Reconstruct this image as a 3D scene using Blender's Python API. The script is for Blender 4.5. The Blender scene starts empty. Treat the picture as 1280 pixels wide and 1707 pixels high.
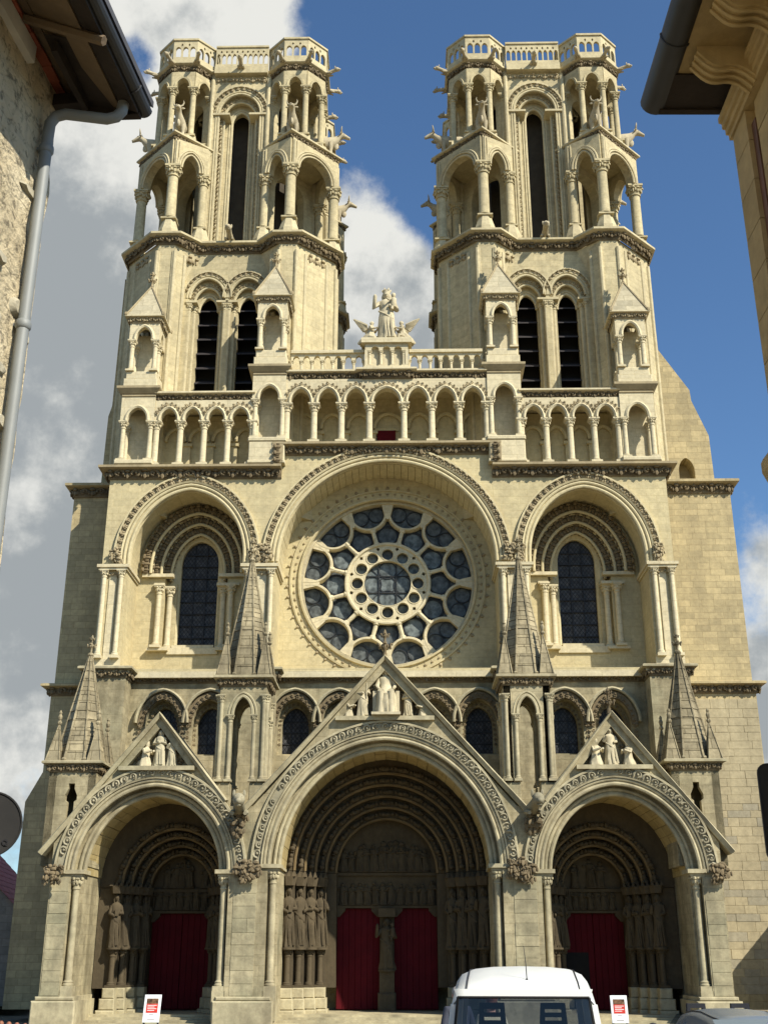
import bpy, math, random
from mathutils import Vector, Matrix, noise
from mathutils.geometry import tessellate_polygon
random.seed(7)
PI = math.pi
R = math.radians
S = bpy.context.scene
COL = S.collection

# ---------------------------------------------------------------- camera, sky, sun, exposure
cam_d = bpy.data.cameras.new('camera')
cam = bpy.data.objects.new('camera', cam_d); COL.objects.link(cam)
F_PX, HORIZON = 1900.0, 1590.0
TILT = math.atan((HORIZON - 853.5) / F_PX)
cam.location = (0, -50, 2.2)
cam.rotation_euler = (R(90) + TILT, 0, 0)
cam_d.sensor_fit = 'VERTICAL'
cam_d.sensor_height = 24.0
cam_d.lens = 24.0 * F_PX / 1707.0
cam_d.clip_start = 0.1; cam_d.clip_end = 3000
S.camera = cam
S.view_settings.view_transform = 'Standard'
S.view_settings.look = 'None'
S.view_settings.gamma = 1.0
S.view_settings.use_curve_mapping = False
S.view_settings.exposure = 0.62
S.cycles.use_denoising = True
S.cycles.max_bounces = 7
S.cycles.diffuse_bounces = 4
S.cycles.glossy_bounces = 3
S.cycles.transmission_bounces = 5
S.cycles.transparent_max_bounces = 8

SUN_EL, SUN_AZ = R(40.5), R(47)          # azimuth measured from the facade normal towards +x
to_sun = Vector((math.sin(SUN_AZ) * math.cos(SUN_EL), -math.cos(SUN_AZ) * math.cos(SUN_EL), math.sin(SUN_EL)))
sun_d = bpy.data.lights.new('sun', 'SUN'); sun_d.energy = 4.7; sun_d.angle = R(0.53); sun_d.color = (1.0, 0.935, 0.81)
sun = bpy.data.objects.new('sun', sun_d); COL.objects.link(sun)
sun.rotation_euler = to_sun.to_track_quat('Z', 'Y').to_euler()
sun.location = to_sun * 120

def cam_dir(u, v):
    a = (u - 640) / F_PX; b = (853.5 - v) / F_PX
    d = Vector((a, math.cos(TILT) - b * math.sin(TILT), math.sin(TILT) + b * math.cos(TILT)))
    return d.normalized()

world = bpy.data.worlds.new('World'); S.world = world
world.use_nodes = True
def build_world():
    nt = world.node_tree; N = nt.nodes; L = nt.links
    N.clear()
    out = N.new('ShaderNodeOutputWorld'); bg = N.new('ShaderNodeBackground')
    sky = N.new('ShaderNodeTexSky'); sky.sky_type = 'NISHITA'; sky.sun_disc = False
    sky.sun_elevation = SUN_EL
    sky.sun_rotation = math.atan2(to_sun.x, to_sun.y)
    sky.air_density = 1.0; sky.dust_density = 0.6; sky.ozone_density = 1.6
    tc = N.new('ShaderNodeTexCoord')
    def val(op, a, b=None, c=None):
        n = N.new('ShaderNodeMath'); n.operation = op
        for i, x in enumerate((a, b, c)):
            if x is None: continue
            if isinstance(x, (int, float)): n.inputs[i].default_value = x
            else: L.new(x, n.inputs[i])
        return n.outputs[0]
    def nz(scale, detail, rough, off):
        mp = N.new('ShaderNodeMapping'); mp.inputs['Location'].default_value = off
        L.new(tc.outputs['Generated'], mp.inputs[0])
        n = N.new('ShaderNodeTexNoise'); n.inputs['Scale'].default_value = scale
        n.inputs['Detail'].default_value = detail; n.inputs['Roughness'].default_value = rough
        L.new(mp.outputs[0], n.inputs['Vector'])
        return n.outputs[0]
    # cloud banks (directions) as they hung that day; the noise gives them their edges
    banks = [((60, 330), 9, 0.62), ((40, 700), 9, 0.62), ((90, 1080), 8, 0.50), ((-120, 200), 12, 0.5), ((-250, 800), 16, 0.55),
             ((360, 40), 4.6, 0.55), ((270, 20), 4.0, 0.5), ((640, 400), 3.5, 0.50), ((615, 500), 3.8, 0.60), ((700, 600), 3.4, 0.5), ((500, 640), 5, 0.5),
             ((1290, 1180), 4.0, 0.52), ((1270, 900), 2.2, 0.34), ((1420, 1300), 7, 0.5), ((224, 88), 2.0, -1.6), ((215, 60), 2.5, 0.25), ((560, 200), 4, -0.3), ((800, 250), 5.0, -0.5), ((1060, 420), 8, -0.5), ((600, 60), 3, -0.3), ((60, 900), 4, 0.2)]
    acc = None
    for (u, v), deg, s in banks:
        c = cam_dir(u, v)
        dp = N.new('ShaderNodeVectorMath'); dp.operation = 'DOT_PRODUCT'
        nm = N.new('ShaderNodeVectorMath'); nm.operation = 'NORMALIZE'
        L.new(tc.outputs['Generated'], nm.inputs[0])
        L.new(nm.outputs[0], dp.inputs[0]); dp.inputs[1].default_value = c
        k = 0.7 / (1 - math.cos(R(deg)))
        e = val('EXPONENT', val('MULTIPLY', val('SUBTRACT', dp.outputs['Value'], 1.0), k))
        t = val('MULTIPLY', e, s)
        acc = t if acc is None else val('ADD', acc, t)
    n1 = nz(5.0, 11, 0.62, (0.3, 1.7, 0.2))
    dens = val('ADD', val('MULTIPLY', val('SUBTRACT', n1, 0.5), 1.9), acc)
    ramp = N.new('ShaderNodeMapRange'); ramp.interpolation_type = 'SMOOTHSTEP'
    L.new(dens, ramp.inputs[0]); ramp.inputs[1].default_value = 0.22; ramp.inputs[2].default_value = 0.52
    # cloud body: white tops, grey bellies
    n2 = nz(8.5, 9, 0.6, (5.1, 0.4, 2.6))
    n3 = nz(2.4, 3, 0.5, (2.1, 7.4, 1.1))
    sh = val('ADD', val('MULTIPLY', n2, 1.35), val('MULTIPLY', n3, 0.25))
    thick = val('MULTIPLY', val('SUBTRACT', dens, 0.5), 0.12)
    for (u, v), deg, s in (((160, 470), 5, 0.22), ((60, 560), 6, 0.15), ((180, 290), 4, -0.25), ((130, 640), 4, -0.12), ((60, 1010), 5, 0.12), ((40, 1290), 4, -0.2), ((600, 350), 3.5, -0.15), ((660, 560), 3, 0.06), ((330, 40), 5, -0.25), ((120, 790), 3, -0.1)):
        c = cam_dir(u, v); dp = N.new('ShaderNodeVectorMath'); dp.operation = 'DOT_PRODUCT'; nm = N.new('ShaderNodeVectorMath'); nm.operation = 'NORMALIZE'
        L.new(tc.outputs['Generated'], nm.inputs[0]); L.new(nm.outputs[0], dp.inputs[0]); dp.inputs[1].default_value = c
        e = val('EXPONENT', val('MULTIPLY', val('SUBTRACT', dp.outputs['Value'], 1.0), 0.7 / (1 - math.cos(R(deg)))))
        thick = val('ADD', thick, val('MULTIPLY', e, s))
    shr = N.new('ShaderNodeMapRange'); shr.interpolation_type = 'SMOOTHSTEP'
    L.new(val('ADD', sh, thick), shr.inputs[0]); shr.inputs[1].default_value = 0.68; shr.inputs[2].default_value = 0.98
    cm = N.new('ShaderNodeMixRGB')
    cm.inputs[1].default_value = (5.7, 5.7, 5.4, 1); cm.inputs[2].default_value = (2.5, 2.72, 2.85, 1)
    L.new(shr.outputs[0], cm.inputs[0])
    skm = N.new('ShaderNodeMixRGB'); skm.blend_type = 'MULTIPLY'; skm.inputs[0].default_value = 1
    L.new(sky.outputs[0], skm.inputs[1]); skm.inputs[2].default_value = (0.66, 0.87, 1.04, 1)
    mx = N.new('ShaderNodeMixRGB')
    L.new(ramp.outputs[0], mx.inputs[0]); L.new(skm.outputs[0], mx.inputs[1]); L.new(cm.outputs[0], mx.inputs[2])
    L.new(mx.outputs[0], bg.inputs[0]); bg.inputs[1].default_value = 0.094
    L.new(bg.outputs[0], out.inputs[0])
build_world()

# ---------------------------------------------------------------- materials
def new_mat(name):
    m = bpy.data.materials.new(name); m.use_nodes = True
    nt = m.node_tree; b = nt.nodes['Principled BSDF']
    return m, nt, b
def plain(name, col, rough=0.7, metal=0.0, var=0.12, scale=3.0, bump=0.0, spec=0.3):
    m, nt, b = new_mat(name); N = nt.nodes; L = nt.links
    g = N.new('ShaderNodeNewGeometry')
    n = N.new('ShaderNodeTexNoise'); n.inputs['Scale'].default_value = scale; n.inputs['Detail'].default_value = 6
    L.new(g.outputs['Position'], n.inputs['Vector'])
    mr = N.new('ShaderNodeMapRange'); mr.inputs[3].default_value = 1 - var * 2; mr.inputs[4].default_value = 1 + var * 2
    mr.inputs[1].default_value = 0.2; mr.inputs[2].default_value = 0.8
    L.new(n.outputs[0], mr.inputs[0])
    mm = N.new('ShaderNodeMixRGB'); mm.blend_type = 'MULTIPLY'; mm.inputs[0].default_value = 1
    mm.inputs[1].default_value = (*col, 1); L.new(mr.outputs[0], mm.inputs[2])
    L.new(mm.outputs[0], b.inputs['Base Color'])
    b.inputs['Roughness'].default_value = rough; b.inputs['Metallic'].default_value = metal
    b.inputs['Specular IOR Level'].default_value = spec
    if bump:
        bp = N.new('ShaderNodeBump'); bp.inputs['Strength'].default_value = bump; bp.inputs['Distance'].default_value = 0.03
        n2 = N.new('ShaderNodeTexNoise'); n2.inputs['Scale'].default_value = scale * 5; n2.inputs['Detail'].default_value = 5
        L.new(g.outputs['Position'], n2.inputs['Vector']); L.new(n2.outputs[0], bp.inputs['Height'])
        L.new(bp.outputs[0], b.inputs['Normal'])
    return m
def stone(name, col, blocks=True, bw=0.8, bh=0.36, blk=0.16, stain=0.35, stain_col=(0.12, 0.11, 0.09), green=0.0, bump=0.35, mortar=0.012, tone=1.0, mort_dark=0.72, grime=0.35, nscale=0.28):
    m, nt, b = new_mat(name); N = nt.nodes; L = nt.links
    def mth(op, a, bb):
        n = N.new('ShaderNodeMath'); n.operation = op
        for i, x in enumerate((a, bb)):
            if isinstance(x, (int, float)): n.inputs[i].default_value = x
            else: L.new(x, n.inputs[i])
        return n.outputs[0]
    g = N.new('ShaderNodeNewGeometry')
    sp = N.new('ShaderNodeSeparateXYZ'); L.new(g.outputs['Position'], sp.inputs[0])
    sn = N.new('ShaderNodeSeparateXYZ'); L.new(g.outputs['True Normal'], sn.inputs[0])
    base = N.new('ShaderNodeRGB'); base.outputs[0].default_value = (*col, 1)
    cur = base.outputs[0]
    def mult(c, f):
        k = N.new('ShaderNodeMixRGB'); k.blend_type = 'MULTIPLY'; k.inputs[0].default_value = 1
        L.new(c, k.inputs[1]); L.new(f, k.inputs[2]); return k.outputs[0]
    hgt = None
    if blocks:
        u = mth('SUBTRACT', mth('MULTIPLY', sp.outputs[0], sn.outputs[1]), mth('MULTIPLY', sp.outputs[1], sn.outputs[0]))
        wob = N.new('ShaderNodeTexNoise'); wob.inputs['Scale'].default_value = 0.35
        L.new(g.outputs['Position'], wob.inputs['Vector'])
        cb = N.new('ShaderNodeCombineXYZ'); L.new(u, cb.inputs[0]); L.new(sp.outputs[2], cb.inputs[1])
        br = N.new('ShaderNodeTexBrick'); L.new(cb.outputs[0], br.inputs['Vector'])
        br.inputs['Scale'].default_value = 1.0; br.inputs['Brick Width'].default_value = bw; br.inputs['Row Height'].default_value = bh
        br.inputs['Mortar Size'].default_value = mortar; br.inputs['Mortar Smooth'].default_value = 0.3
        br.offset = 0.43; br.squash = 0.8; br.squash_frequency = 3
        br.inputs['Color1'].default_value = (1 - blk,) * 3 + (1,); br.inputs['Color2'].default_value = (1 + blk * 0.7, 1 + blk * 0.6, 1 + blk * 0.45, 1)
        br.inputs['Mortar'].default_value = (mort_dark, mort_dark * 0.97, mort_dark * 0.9, 1)
        cur = mult(cur, br.outputs['Color'])
        hgt = br.outputs['Fac']
    # broad weathering, run-off streaks, fine grain
    n1 = N.new('ShaderNodeTexNoise'); n1.inputs['Scale'].default_value = nscale; n1.inputs['Detail'].default_value = 8; n1.inputs['Roughness'].default_value = 0.62
    L.new(g.outputs['Position'], n1.inputs['Vector'])
    mp = N.new('ShaderNodeMapping'); mp.inputs['Scale'].default_value = (1.6, 1.6, 0.12); L.new(g.outputs['Position'], mp.inputs[0])
    n2 = N.new('ShaderNodeTexNoise'); n2.inputs['Scale'].default_value = 1.0; n2.inputs['Detail'].default_value = 7; n2.inputs['Roughness'].default_value = 0.6
    L.new(mp.outputs[0], n2.inputs['Vector'])
    st = N.new('ShaderNodeMapRange'); L.new(mth('ADD', mth('MULTIPLY', n1.outputs[0], 0.55), mth('MULTIPLY', n2.outputs[0], 0.45)), st.inputs[0])
    st.inputs[1].default_value = 0.43; st.inputs[2].default_value = 0.64; st.inputs[3].default_value = 0; st.inputs[4].default_value = stain
    k = N.new('ShaderNodeMixRGB'); L.new(st.outputs[0], k.inputs[0]); L.new(cur, k.inputs[1]); k.inputs[2].default_value = (*stain_col, 1)
    cur = k.outputs[0]
    if green:
        n4 = N.new('ShaderNodeTexNoise'); n4.inputs['Scale'].default_value = 0.5; n4.inputs['Detail'].default_value = 6
        L.new(g.outputs['Position'], n4.inputs['Vector'])
        gr = N.new('ShaderNodeMapRange'); L.new(n4.outputs[0], gr.inputs[0]); gr.inputs[1].default_value = 0.48; gr.inputs[2].default_value = 0.7
        gr.inputs[3].default_value = 0; gr.inputs[4].default_value = green
        k2 = N.new('ShaderNodeMixRGB'); L.new(gr.outputs[0], k2.inputs[0]); L.new(cur, k2.inputs[1]); k2.inputs[2].default_value = (0.19, 0.20, 0.13, 1)
        cur = k2.outputs[0]
    if grime:
        # blotches of crust and lichen at hand size
        n5 = N.new('ShaderNodeTexNoise'); n5.inputs['Scale'].default_value = 2.1; n5.inputs['Detail'].default_value = 9; n5.inputs['Roughness'].default_value = 0.7
        L.new(g.outputs['Position'], n5.inputs['Vector'])
        gm = N.new('ShaderNodeMapRange'); L.new(n5.outputs[0], gm.inputs[0]); gm.inputs[1].default_value = 0.46; gm.inputs[2].default_value = 0.64
        gm.inputs[3].default_value = 0; gm.inputs[4].default_value = grime * 0.55
        k3 = N.new('ShaderNodeMixRGB'); L.new(gm.outputs[0], k3.inputs[0]); L.new(cur, k3.inputs[1]); k3.inputs[2].default_value = (*[c * 1.15 for c in stain_col], 1)
        cur = k3.outputs[0]
    n3 = N.new('ShaderNodeTexNoise'); n3.inputs['Scale'].default_value = 5.5; n3.inputs['Detail'].default_value = 8; n3.inputs['Roughness'].default_value = 0.68
    L.new(g.outputs['Position'], n3.inputs['Vector'])
    f3 = N.new('ShaderNodeMapRange'); L.new(n3.outputs[0], f3.inputs[0]); f3.inputs[1].default_value = 0.25; f3.inputs[2].default_value = 0.75
    f3.inputs[3].default_value = 0.80 * tone; f3.inputs[4].default_value = 1.17 * tone
    cur = mult(cur, f3.outputs[0])
    L.new(cur, b.inputs['Base Color'])
    b.inputs['Roughness'].default_value = 0.92; b.inputs['Specular IOR Level'].default_value = 0.15
    bp = N.new('ShaderNodeBump'); bp.inputs['Strength'].default_value = bump; bp.inputs['Distance'].default_value = 0.03
    if hgt is not None:
        hh = mth('SUBTRACT', mth('MULTIPLY', n3.outputs[0], 0.8), mth('MULTIPLY', hgt, 0.6))
    else: hh = n3.outputs[0]
    L.new(hh, bp.inputs['Height']); L.new(bp.outputs[0], b.inputs['Normal'])
    return m
GOLD = (0.53, 0.455, 0.265)
M_gold = stone('golden limestone ashlar', GOLD, stain=0.34, stain_col=(0.22, 0.18, 0.11), blk=0.065, mort_dark=0.9)
M_smooth = stone('golden limestone dressed', (0.55, 0.475, 0.285), blocks=False, stain=0.2, stain_col=(0.2, 0.16, 0.1))
M_roofst = stone('pale roof stone', (0.43, 0.385, 0.265), bw=0.9, bh=0.4, stain=0.35, stain_col=(0.19, 0.16, 0.10), grime=0.5)
M_tower = stone('tower limestone ashlar', (0.51, 0.44, 0.265), stain=0.42, stain_col=(0.19, 0.16, 0.10), blk=0.10, mort_dark=0.85, grime=0.6)
M_towers = stone('tower limestone dressed', (0.53, 0.46, 0.285), blocks=False, stain=0.4, stain_col=(0.19, 0.155, 0.095), grime=0.5)
M_grey = stone('weathered grey limestone', (0.415, 0.36, 0.225), stain=0.85, stain_col=(0.13, 0.11, 0.065), green=0.35, blk=0.13, mort_dark=0.82, grime=1.0, nscale=0.55)
M_greys = stone('weathered grey limestone dressed', (0.45, 0.395, 0.25), blocks=False, stain=0.7, stain_col=(0.15, 0.125, 0.08), green=0.25, grime=0.7, nscale=0.55)
M_butt = stone('brown limestone ashlar', (0.455, 0.375, 0.21), stain=0.45, stain_col=(0.15, 0.125, 0.08), blk=0.17, bw=0.7, bh=0.31, mort_dark=0.7)
M_pale = stone('pale new limestone', (0.58, 0.51, 0.335), stain=0.16, stain_col=(0.25, 0.21, 0.14), blk=0.07, bw=0.9, bh=0.45, mort_dark=0.85)
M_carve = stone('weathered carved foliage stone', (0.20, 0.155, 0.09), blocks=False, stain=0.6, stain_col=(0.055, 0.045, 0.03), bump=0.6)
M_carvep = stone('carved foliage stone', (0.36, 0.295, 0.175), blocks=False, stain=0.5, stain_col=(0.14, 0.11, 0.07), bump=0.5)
M_spire = stone('lichened spire stone', (0.35, 0.30, 0.19), bw=0.6, bh=0.42, stain=0.8, stain_col=(0.095, 0.08, 0.05), grime=1.0, blk=0.2, bump=0.8, mortar=0.02, mort_dark=0.6)
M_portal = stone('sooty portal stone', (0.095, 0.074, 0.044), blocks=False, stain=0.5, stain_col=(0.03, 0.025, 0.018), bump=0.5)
M_soffit = stone('porch vault stone', (0.43, 0.34, 0.155), bw=0.9, bh=0.4, stain=0.4, stain_col=(0.14, 0.115, 0.07), blk=0.15, mort_dark=0.7)
M_statue = stone('bleached statue stone', (0.53, 0.465, 0.31), blocks=False, stain=0.4, stain_col=(0.17, 0.14, 0.09), bump=0.4)
M_ox = stone('ox statue stone', (0.46, 0.40, 0.27), blocks=False, stain=0.45, stain_col=(0.15, 0.125, 0.085), bump=0.4)
M_darkcore = plain('dark tower core', (0.06, 0.05, 0.035), 0.95)  # dark colour stands for the shade inside the tower tops
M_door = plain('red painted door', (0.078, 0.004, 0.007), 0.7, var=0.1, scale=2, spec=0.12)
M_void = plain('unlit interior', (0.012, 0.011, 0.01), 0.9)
M_louver = plain('slate louver', (0.035, 0.03, 0.03), 0.7)
M_lead = plain('lead came', (0.025, 0.027, 0.028), 0.6)
M_iron = plain('dark iron', (0.03, 0.03, 0.032), 0.55, 0.4)
def glass_pane(name, col, rough=0.38, var=0.4, lattice=0):
    m, nt, b = new_mat(name); N = nt.nodes; L = nt.links
    g = N.new('ShaderNodeNewGeometry')
    n = N.new('ShaderNodeTexNoise'); n.inputs['Scale'].default_value = 4.5; n.inputs['Detail'].default_value = 5
    L.new(g.outputs['Position'], n.inputs['Vector'])
    cr = N.new('ShaderNodeValToRGB'); L.new(n.outputs[0], cr.inputs[0])
    cr.color_ramp.elements[0].position = 0.35; cr.color_ramp.elements[1].position = 0.72
    cr.color_ramp.elements[0].color = (*[c * (1 - var) for c in col], 1); cr.color_ramp.elements[1].color = (*[c * (1 + var * 1.6) for c in col], 1)
    cur = cr.outputs[0]
    if lattice:
        sp = N.new('ShaderNodeSeparateXYZ'); L.new(g.outputs['Position'], sp.inputs[0])
        res = None
        for sgn in (1, -1):
            a = N.new('ShaderNodeMath'); a.operation = 'MULTIPLY_ADD'; L.new(sp.outputs[2], a.inputs[0]); a.inputs[1].default_value = sgn * 0.75; L.new(sp.outputs[0], a.inputs[2])
            f = N.new('ShaderNodeMath'); f.operation = 'PINGPONG'; L.new(a.outputs[0], f.inputs[0]); f.inputs[1].default_value = lattice
            c = N.new('ShaderNodeMath'); c.operation = 'LESS_THAN'; L.new(f.outputs[0], c.inputs[0]); c.inputs[1].default_value = lattice * 0.16
            if res is None: res = c.outputs[0]
            else:
                mxx = N.new('ShaderNodeMath'); mxx.operation = 'MAXIMUM'; L.new(res, mxx.inputs[0]); L.new(c.outputs[0], mxx.inputs[1]); res = mxx.outputs[0]
        k = N.new('ShaderNodeMixRGB'); L.new(res, k.inputs[0]); L.new(cur, k.inputs[1]); k.inputs[2].default_value = (0.012, 0.012, 0.012, 1)
        cur = k.outputs[0]
    L.new(cur, b.inputs['Base Color']); b.inputs['Roughness'].default_value = rough
    b.inputs['Specular IOR Level'].default_value = 0.12
    bp = N.new('ShaderNodeBump'); bp.inputs['Strength'].default_value = 0.25; bp.inputs['Distance'].default_value = 0.02
    L.new(n.outputs[0], bp.inputs['Height']); L.new(bp.outputs[0], b.inputs['Normal'])
    return m
M_rose = glass_pane('grey stained glass seen from outside', (0.085, 0.092, 0.088))
M_rose2 = glass_pane('pale green stained glass', (0.115, 0.13, 0.125), var=0.45)
M_win = glass_pane('leaded window glass', (0.06, 0.06, 0.062), lattice=0.09)

# ---------------------------------------------------------------- mesh helpers
class MB:
    def __init__(s): s.v = []; s.f = []; s.M = None
    def add(s, vs, fs):
        o = len(s.v)
        if s.M is None: s.v.extend(tuple(p) for p in vs)
        else: s.v.extend(tuple(s.M @ Vector(p)) for p in vs)
        s.f.extend(tuple(i + o for i in f) for f in fs)
    def box(s, x0, x1, y0, y1, z0, z1):
        s.add([(x0, y0, z0), (x1, y0, z0), (x1, y1, z0), (x0, y1, z0), (x0, y0, z1), (x1, y0, z1), (x1, y1, z1), (x0, y1, z1)],
              [(0, 3, 2, 1), (4, 5, 6, 7), (0, 1, 5, 4), (1, 2, 6, 5), (2, 3, 7, 6), (3, 0, 4, 7)])
    def cbox(s, x0, x1, y0, y1, z0, z1, c):
        # box whose front (y0) edges are chamfered by c
        s.add([(x0, y1, z0), (x1, y1, z0), (x1, y1, z1), (x0, y1, z1), (x0, y0 + c, z0), (x1, y0 + c, z0), (x1, y0 + c, z1), (x0, y0 + c, z1),
               (x0 + c, y0, z0 + c), (x1 - c, y0, z0 + c), (x1 - c, y0, z1 - c), (x0 + c, y0, z1 - c)],
              [(8, 9, 10, 11), (4, 5, 9, 8), (5, 6, 10, 9), (6, 7, 11, 10), (7, 4, 8, 11), (0, 1, 5, 4), (1, 2, 6, 5), (2, 3, 7, 6), (3, 0, 4, 7)])
    def prism(s, poly, z0, z1, poly1=None):
        n = len(poly); q = poly1 or poly
        s.add([(p[0], p[1], z0) for p in poly] + [(p[0], p[1], z1) for p in q],
              [tuple(range(n - 1, -1, -1)), tuple(range(n, 2 * n))] + [(i, (i + 1) % n, n + (i + 1) % n, n + i) for i in range(n)])
    def cone(s, poly, z0, apex):
        n = len(poly)
        s.add([(p[0], p[1], z0) for p in poly] + [apex], [tuple(range(n - 1, -1, -1))] + [(i, (i + 1) % n, n) for i in range(n)])
    def plate(s, outer, holes, y0, y1):
        loops = [outer] + list(holes)
        pts = [p for l in loops for p in l]
        tris = tessellate_polygon([[Vector((p[0], p[1], 0)) for p in l] for l in loops])
        n = len(pts)
        vs = [(p[0], y0, p[1]) for p in pts] + [(p[0], y1, p[1]) for p in pts]
        fs = [tuple(t) for t in tris] + [tuple(n + i for i in reversed(t)) for t in tris]
        o = 0
        for l in loops:
            k = len(l)
            for i in range(k):
                a, b = o + i, o + (i + 1) % k
                fs.append((a, b, n + b, n + a))
            o += k
        s.add(vs, fs)
    def lathe(s, prof, cx=0, cy=0, seg=12, z0=0.0, rot=0.0, sx=1, sy=1):
        n = len(prof); vs = []; fs = []
        for r, z in prof:
            for i in range(seg):
                a = 2 * PI * (i + 0.5) / seg + rot
                vs.append((cx + r * sx * math.cos(a), cy + r * sy * math.sin(a), z0 + z))
        for j in range(n - 1):
            for i in range(seg):
                k = (i + 1) % seg
                fs.append((j * seg + i, j * seg + k, (j + 1) * seg + k, (j + 1) * seg + i))
        fs.append(tuple(range(seg - 1, -1, -1))); fs.append(tuple((n - 1) * seg + i for i in range(seg)))
        s.add(vs, fs)
    def sweep(s, path, prof, closed=True, cap=True):
        # path of (x,z); prof of (n,y): offset along the outward normal, depth
        nr = normals(path); k = len(prof); vs = []; fs = []
        for p, m in zip(path, nr):
            for (a, y) in prof: vs.append((p[0] + m[0] * a, y, p[1] + m[1] * a))
        for j in range(len(path) - 1):
            for i in range(k if closed else k - 1):
                i2 = (i + 1) % k
                fs.append((j * k + i, j * k + i2, (j + 1) * k + i2, (j + 1) * k + i))
        if closed and cap:
            fs.append(tuple(range(k))); o = (len(path) - 1) * k; fs.append(tuple(o + i for i in reversed(range(k))))
        s.add(vs, fs)
    def band(s, pin, pout, y0, y1):
        n = len(pin)
        vs = [(p[0], y0, p[1]) for p in pin] + [(p[0], y0, p[1]) for p in pout] + [(p[0], y1, p[1]) for p in pin] + [(p[0], y1, p[1]) for p in pout]
        fs = []
        for i in range(n - 1):
            fs += [(i, i + 1, n + i + 1, n + i), (2 * n + i, 3 * n + i, 3 * n + i + 1, 2 * n + i + 1), (i, 2 * n + i, 2 * n + i + 1, i + 1), (n + i, n + i + 1, 3 * n + i + 1, 3 * n + i)]
        fs += [(0, n, 3 * n, 2 * n), (n - 1, 3 * n - 1, 4 * n - 1, 2 * n - 1)]
        s.add(vs, fs)
    def tube(s, pts, rad, seg=6, cap=True):
        pts = [Vector(p) for p in pts]; n = len(pts)
        if not hasattr(rad, '__len__'): rad = [rad] * n
        vs = []; fs = []; up = None
        for i, p in enumerate(pts):
            d = (pts[min(i + 1, n - 1)] - pts[max(i - 1, 0)]).normalized()
            if up is None: up = Vector((0, 0, 1)) if abs(d.z) < 0.9 else Vector((0, 1, 0))
            a = d.cross(up)
            a = a.normalized() if a.length > 1e-5 else Vector((1, 0, 0))
            b = a.cross(d).normalized(); up = b
            for k in range(seg):
                t = 2 * PI * k / seg
                vs.append(p + (a * math.cos(t) + b * math.sin(t)) * rad[i])
        for j in range(n - 1):
            for k in range(seg):
                k2 = (k + 1) % seg
                fs.append((j * seg + k, j * seg + k2, (j + 1) * seg + k2, (j + 1) * seg + k))
        if cap:
            fs.append(tuple(range(seg - 1, -1, -1))); fs.append(tuple((n - 1) * seg + k for k in range(seg)))
        s.add(vs, fs)
    def ball(s, c, rx, ry=None, rz=None, seg=6, rings=4, rot=None):
        ry = rx if ry is None else ry; rz = rx if rz is None else rz
        vs = [(0, 0, -rz)]; fs = []
        for j in range(1, rings):
            t = -PI / 2 + PI * j / rings
            for i in range(seg):
                a = 2 * PI * i / seg
                vs.append((rx * math.cos(t) * math.cos(a), ry * math.cos(t) * math.sin(a), rz * math.sin(t)))
        vs.append((0, 0, rz)); top = len(vs) - 1
        for i in range(seg):
            k = (i + 1) % seg
            fs.append((0, 1 + k, 1 + i))
            for j in range(rings - 2): fs.append((1 + j * seg + i, 1 + j * seg + k, 1 + (j + 1) * seg + k, 1 + (j + 1) * seg + i))
            fs.append((1 + (rings - 2) * seg + i, 1 + (rings - 2) * seg + k, top))
        c = Vector(c)
        if rot is not None: vs = [rot @ Vector(v) for v in vs]
        s.add([Vector(v) + c for v in vs], fs)
    def leaf(s, p, size, out, up):
        # one curled crocket: stalk bulb, hooked tip and a lobe on each side
        out = Vector(out).normalized(); up = Vector(up).normalized(); side = up.cross(out).normalized()
        up = out.cross(side).normalized()
        j = lambda: random.uniform(0.85, 1.18)
        rot = Matrix((side, out, up)).transposed()
        p = Vector(p)
        s.ball(p + up * size * 0.28 + out * size * 0.16, size * 0.30 * j(), size * 0.24, size * 0.2 * j(), 5, 3, rot)
        s.ball(p - up * size * 0.12 + out * size * 0.05, size * 0.20 * j(), size * 0.16, size * 0.36 * j(), 5, 3, rot)
        for q in (-1, 1):
            s.ball(p + side * q * size * 0.30 * j() - up * size * 0.06 + out * size * 0.03, size * 0.15, size * 0.13, size * 0.26 * j(), 4, 3, rot)
    def scroll(s, p, size, out, up, flip=1):
        # a C-shaped volute with a bud at its heart
        out = Vector(out).normalized(); up = Vector(up).normalized(); side = up.cross(out).normalized(); up = out.cross(side).normalized()
        p = Vector(p); pts = []
        for i in range(8):
            a = R(200 - i * 42); r = size * (0.46 - 0.03 * i)
            pts.append(p + side * flip * r * math.cos(a) + up * r * math.sin(a) + out * size * 0.12)
        s.tube(pts, [size * 0.13, size * 0.15, size * 0.15, size * 0.14, size * 0.13, size * 0.12, size * 0.11, size * 0.07], 4)
        s.ball(p + out * size * 0.14 + up * size * 0.02, size * 0.16, size * 0.16, size * 0.16, 5, 3)

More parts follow.
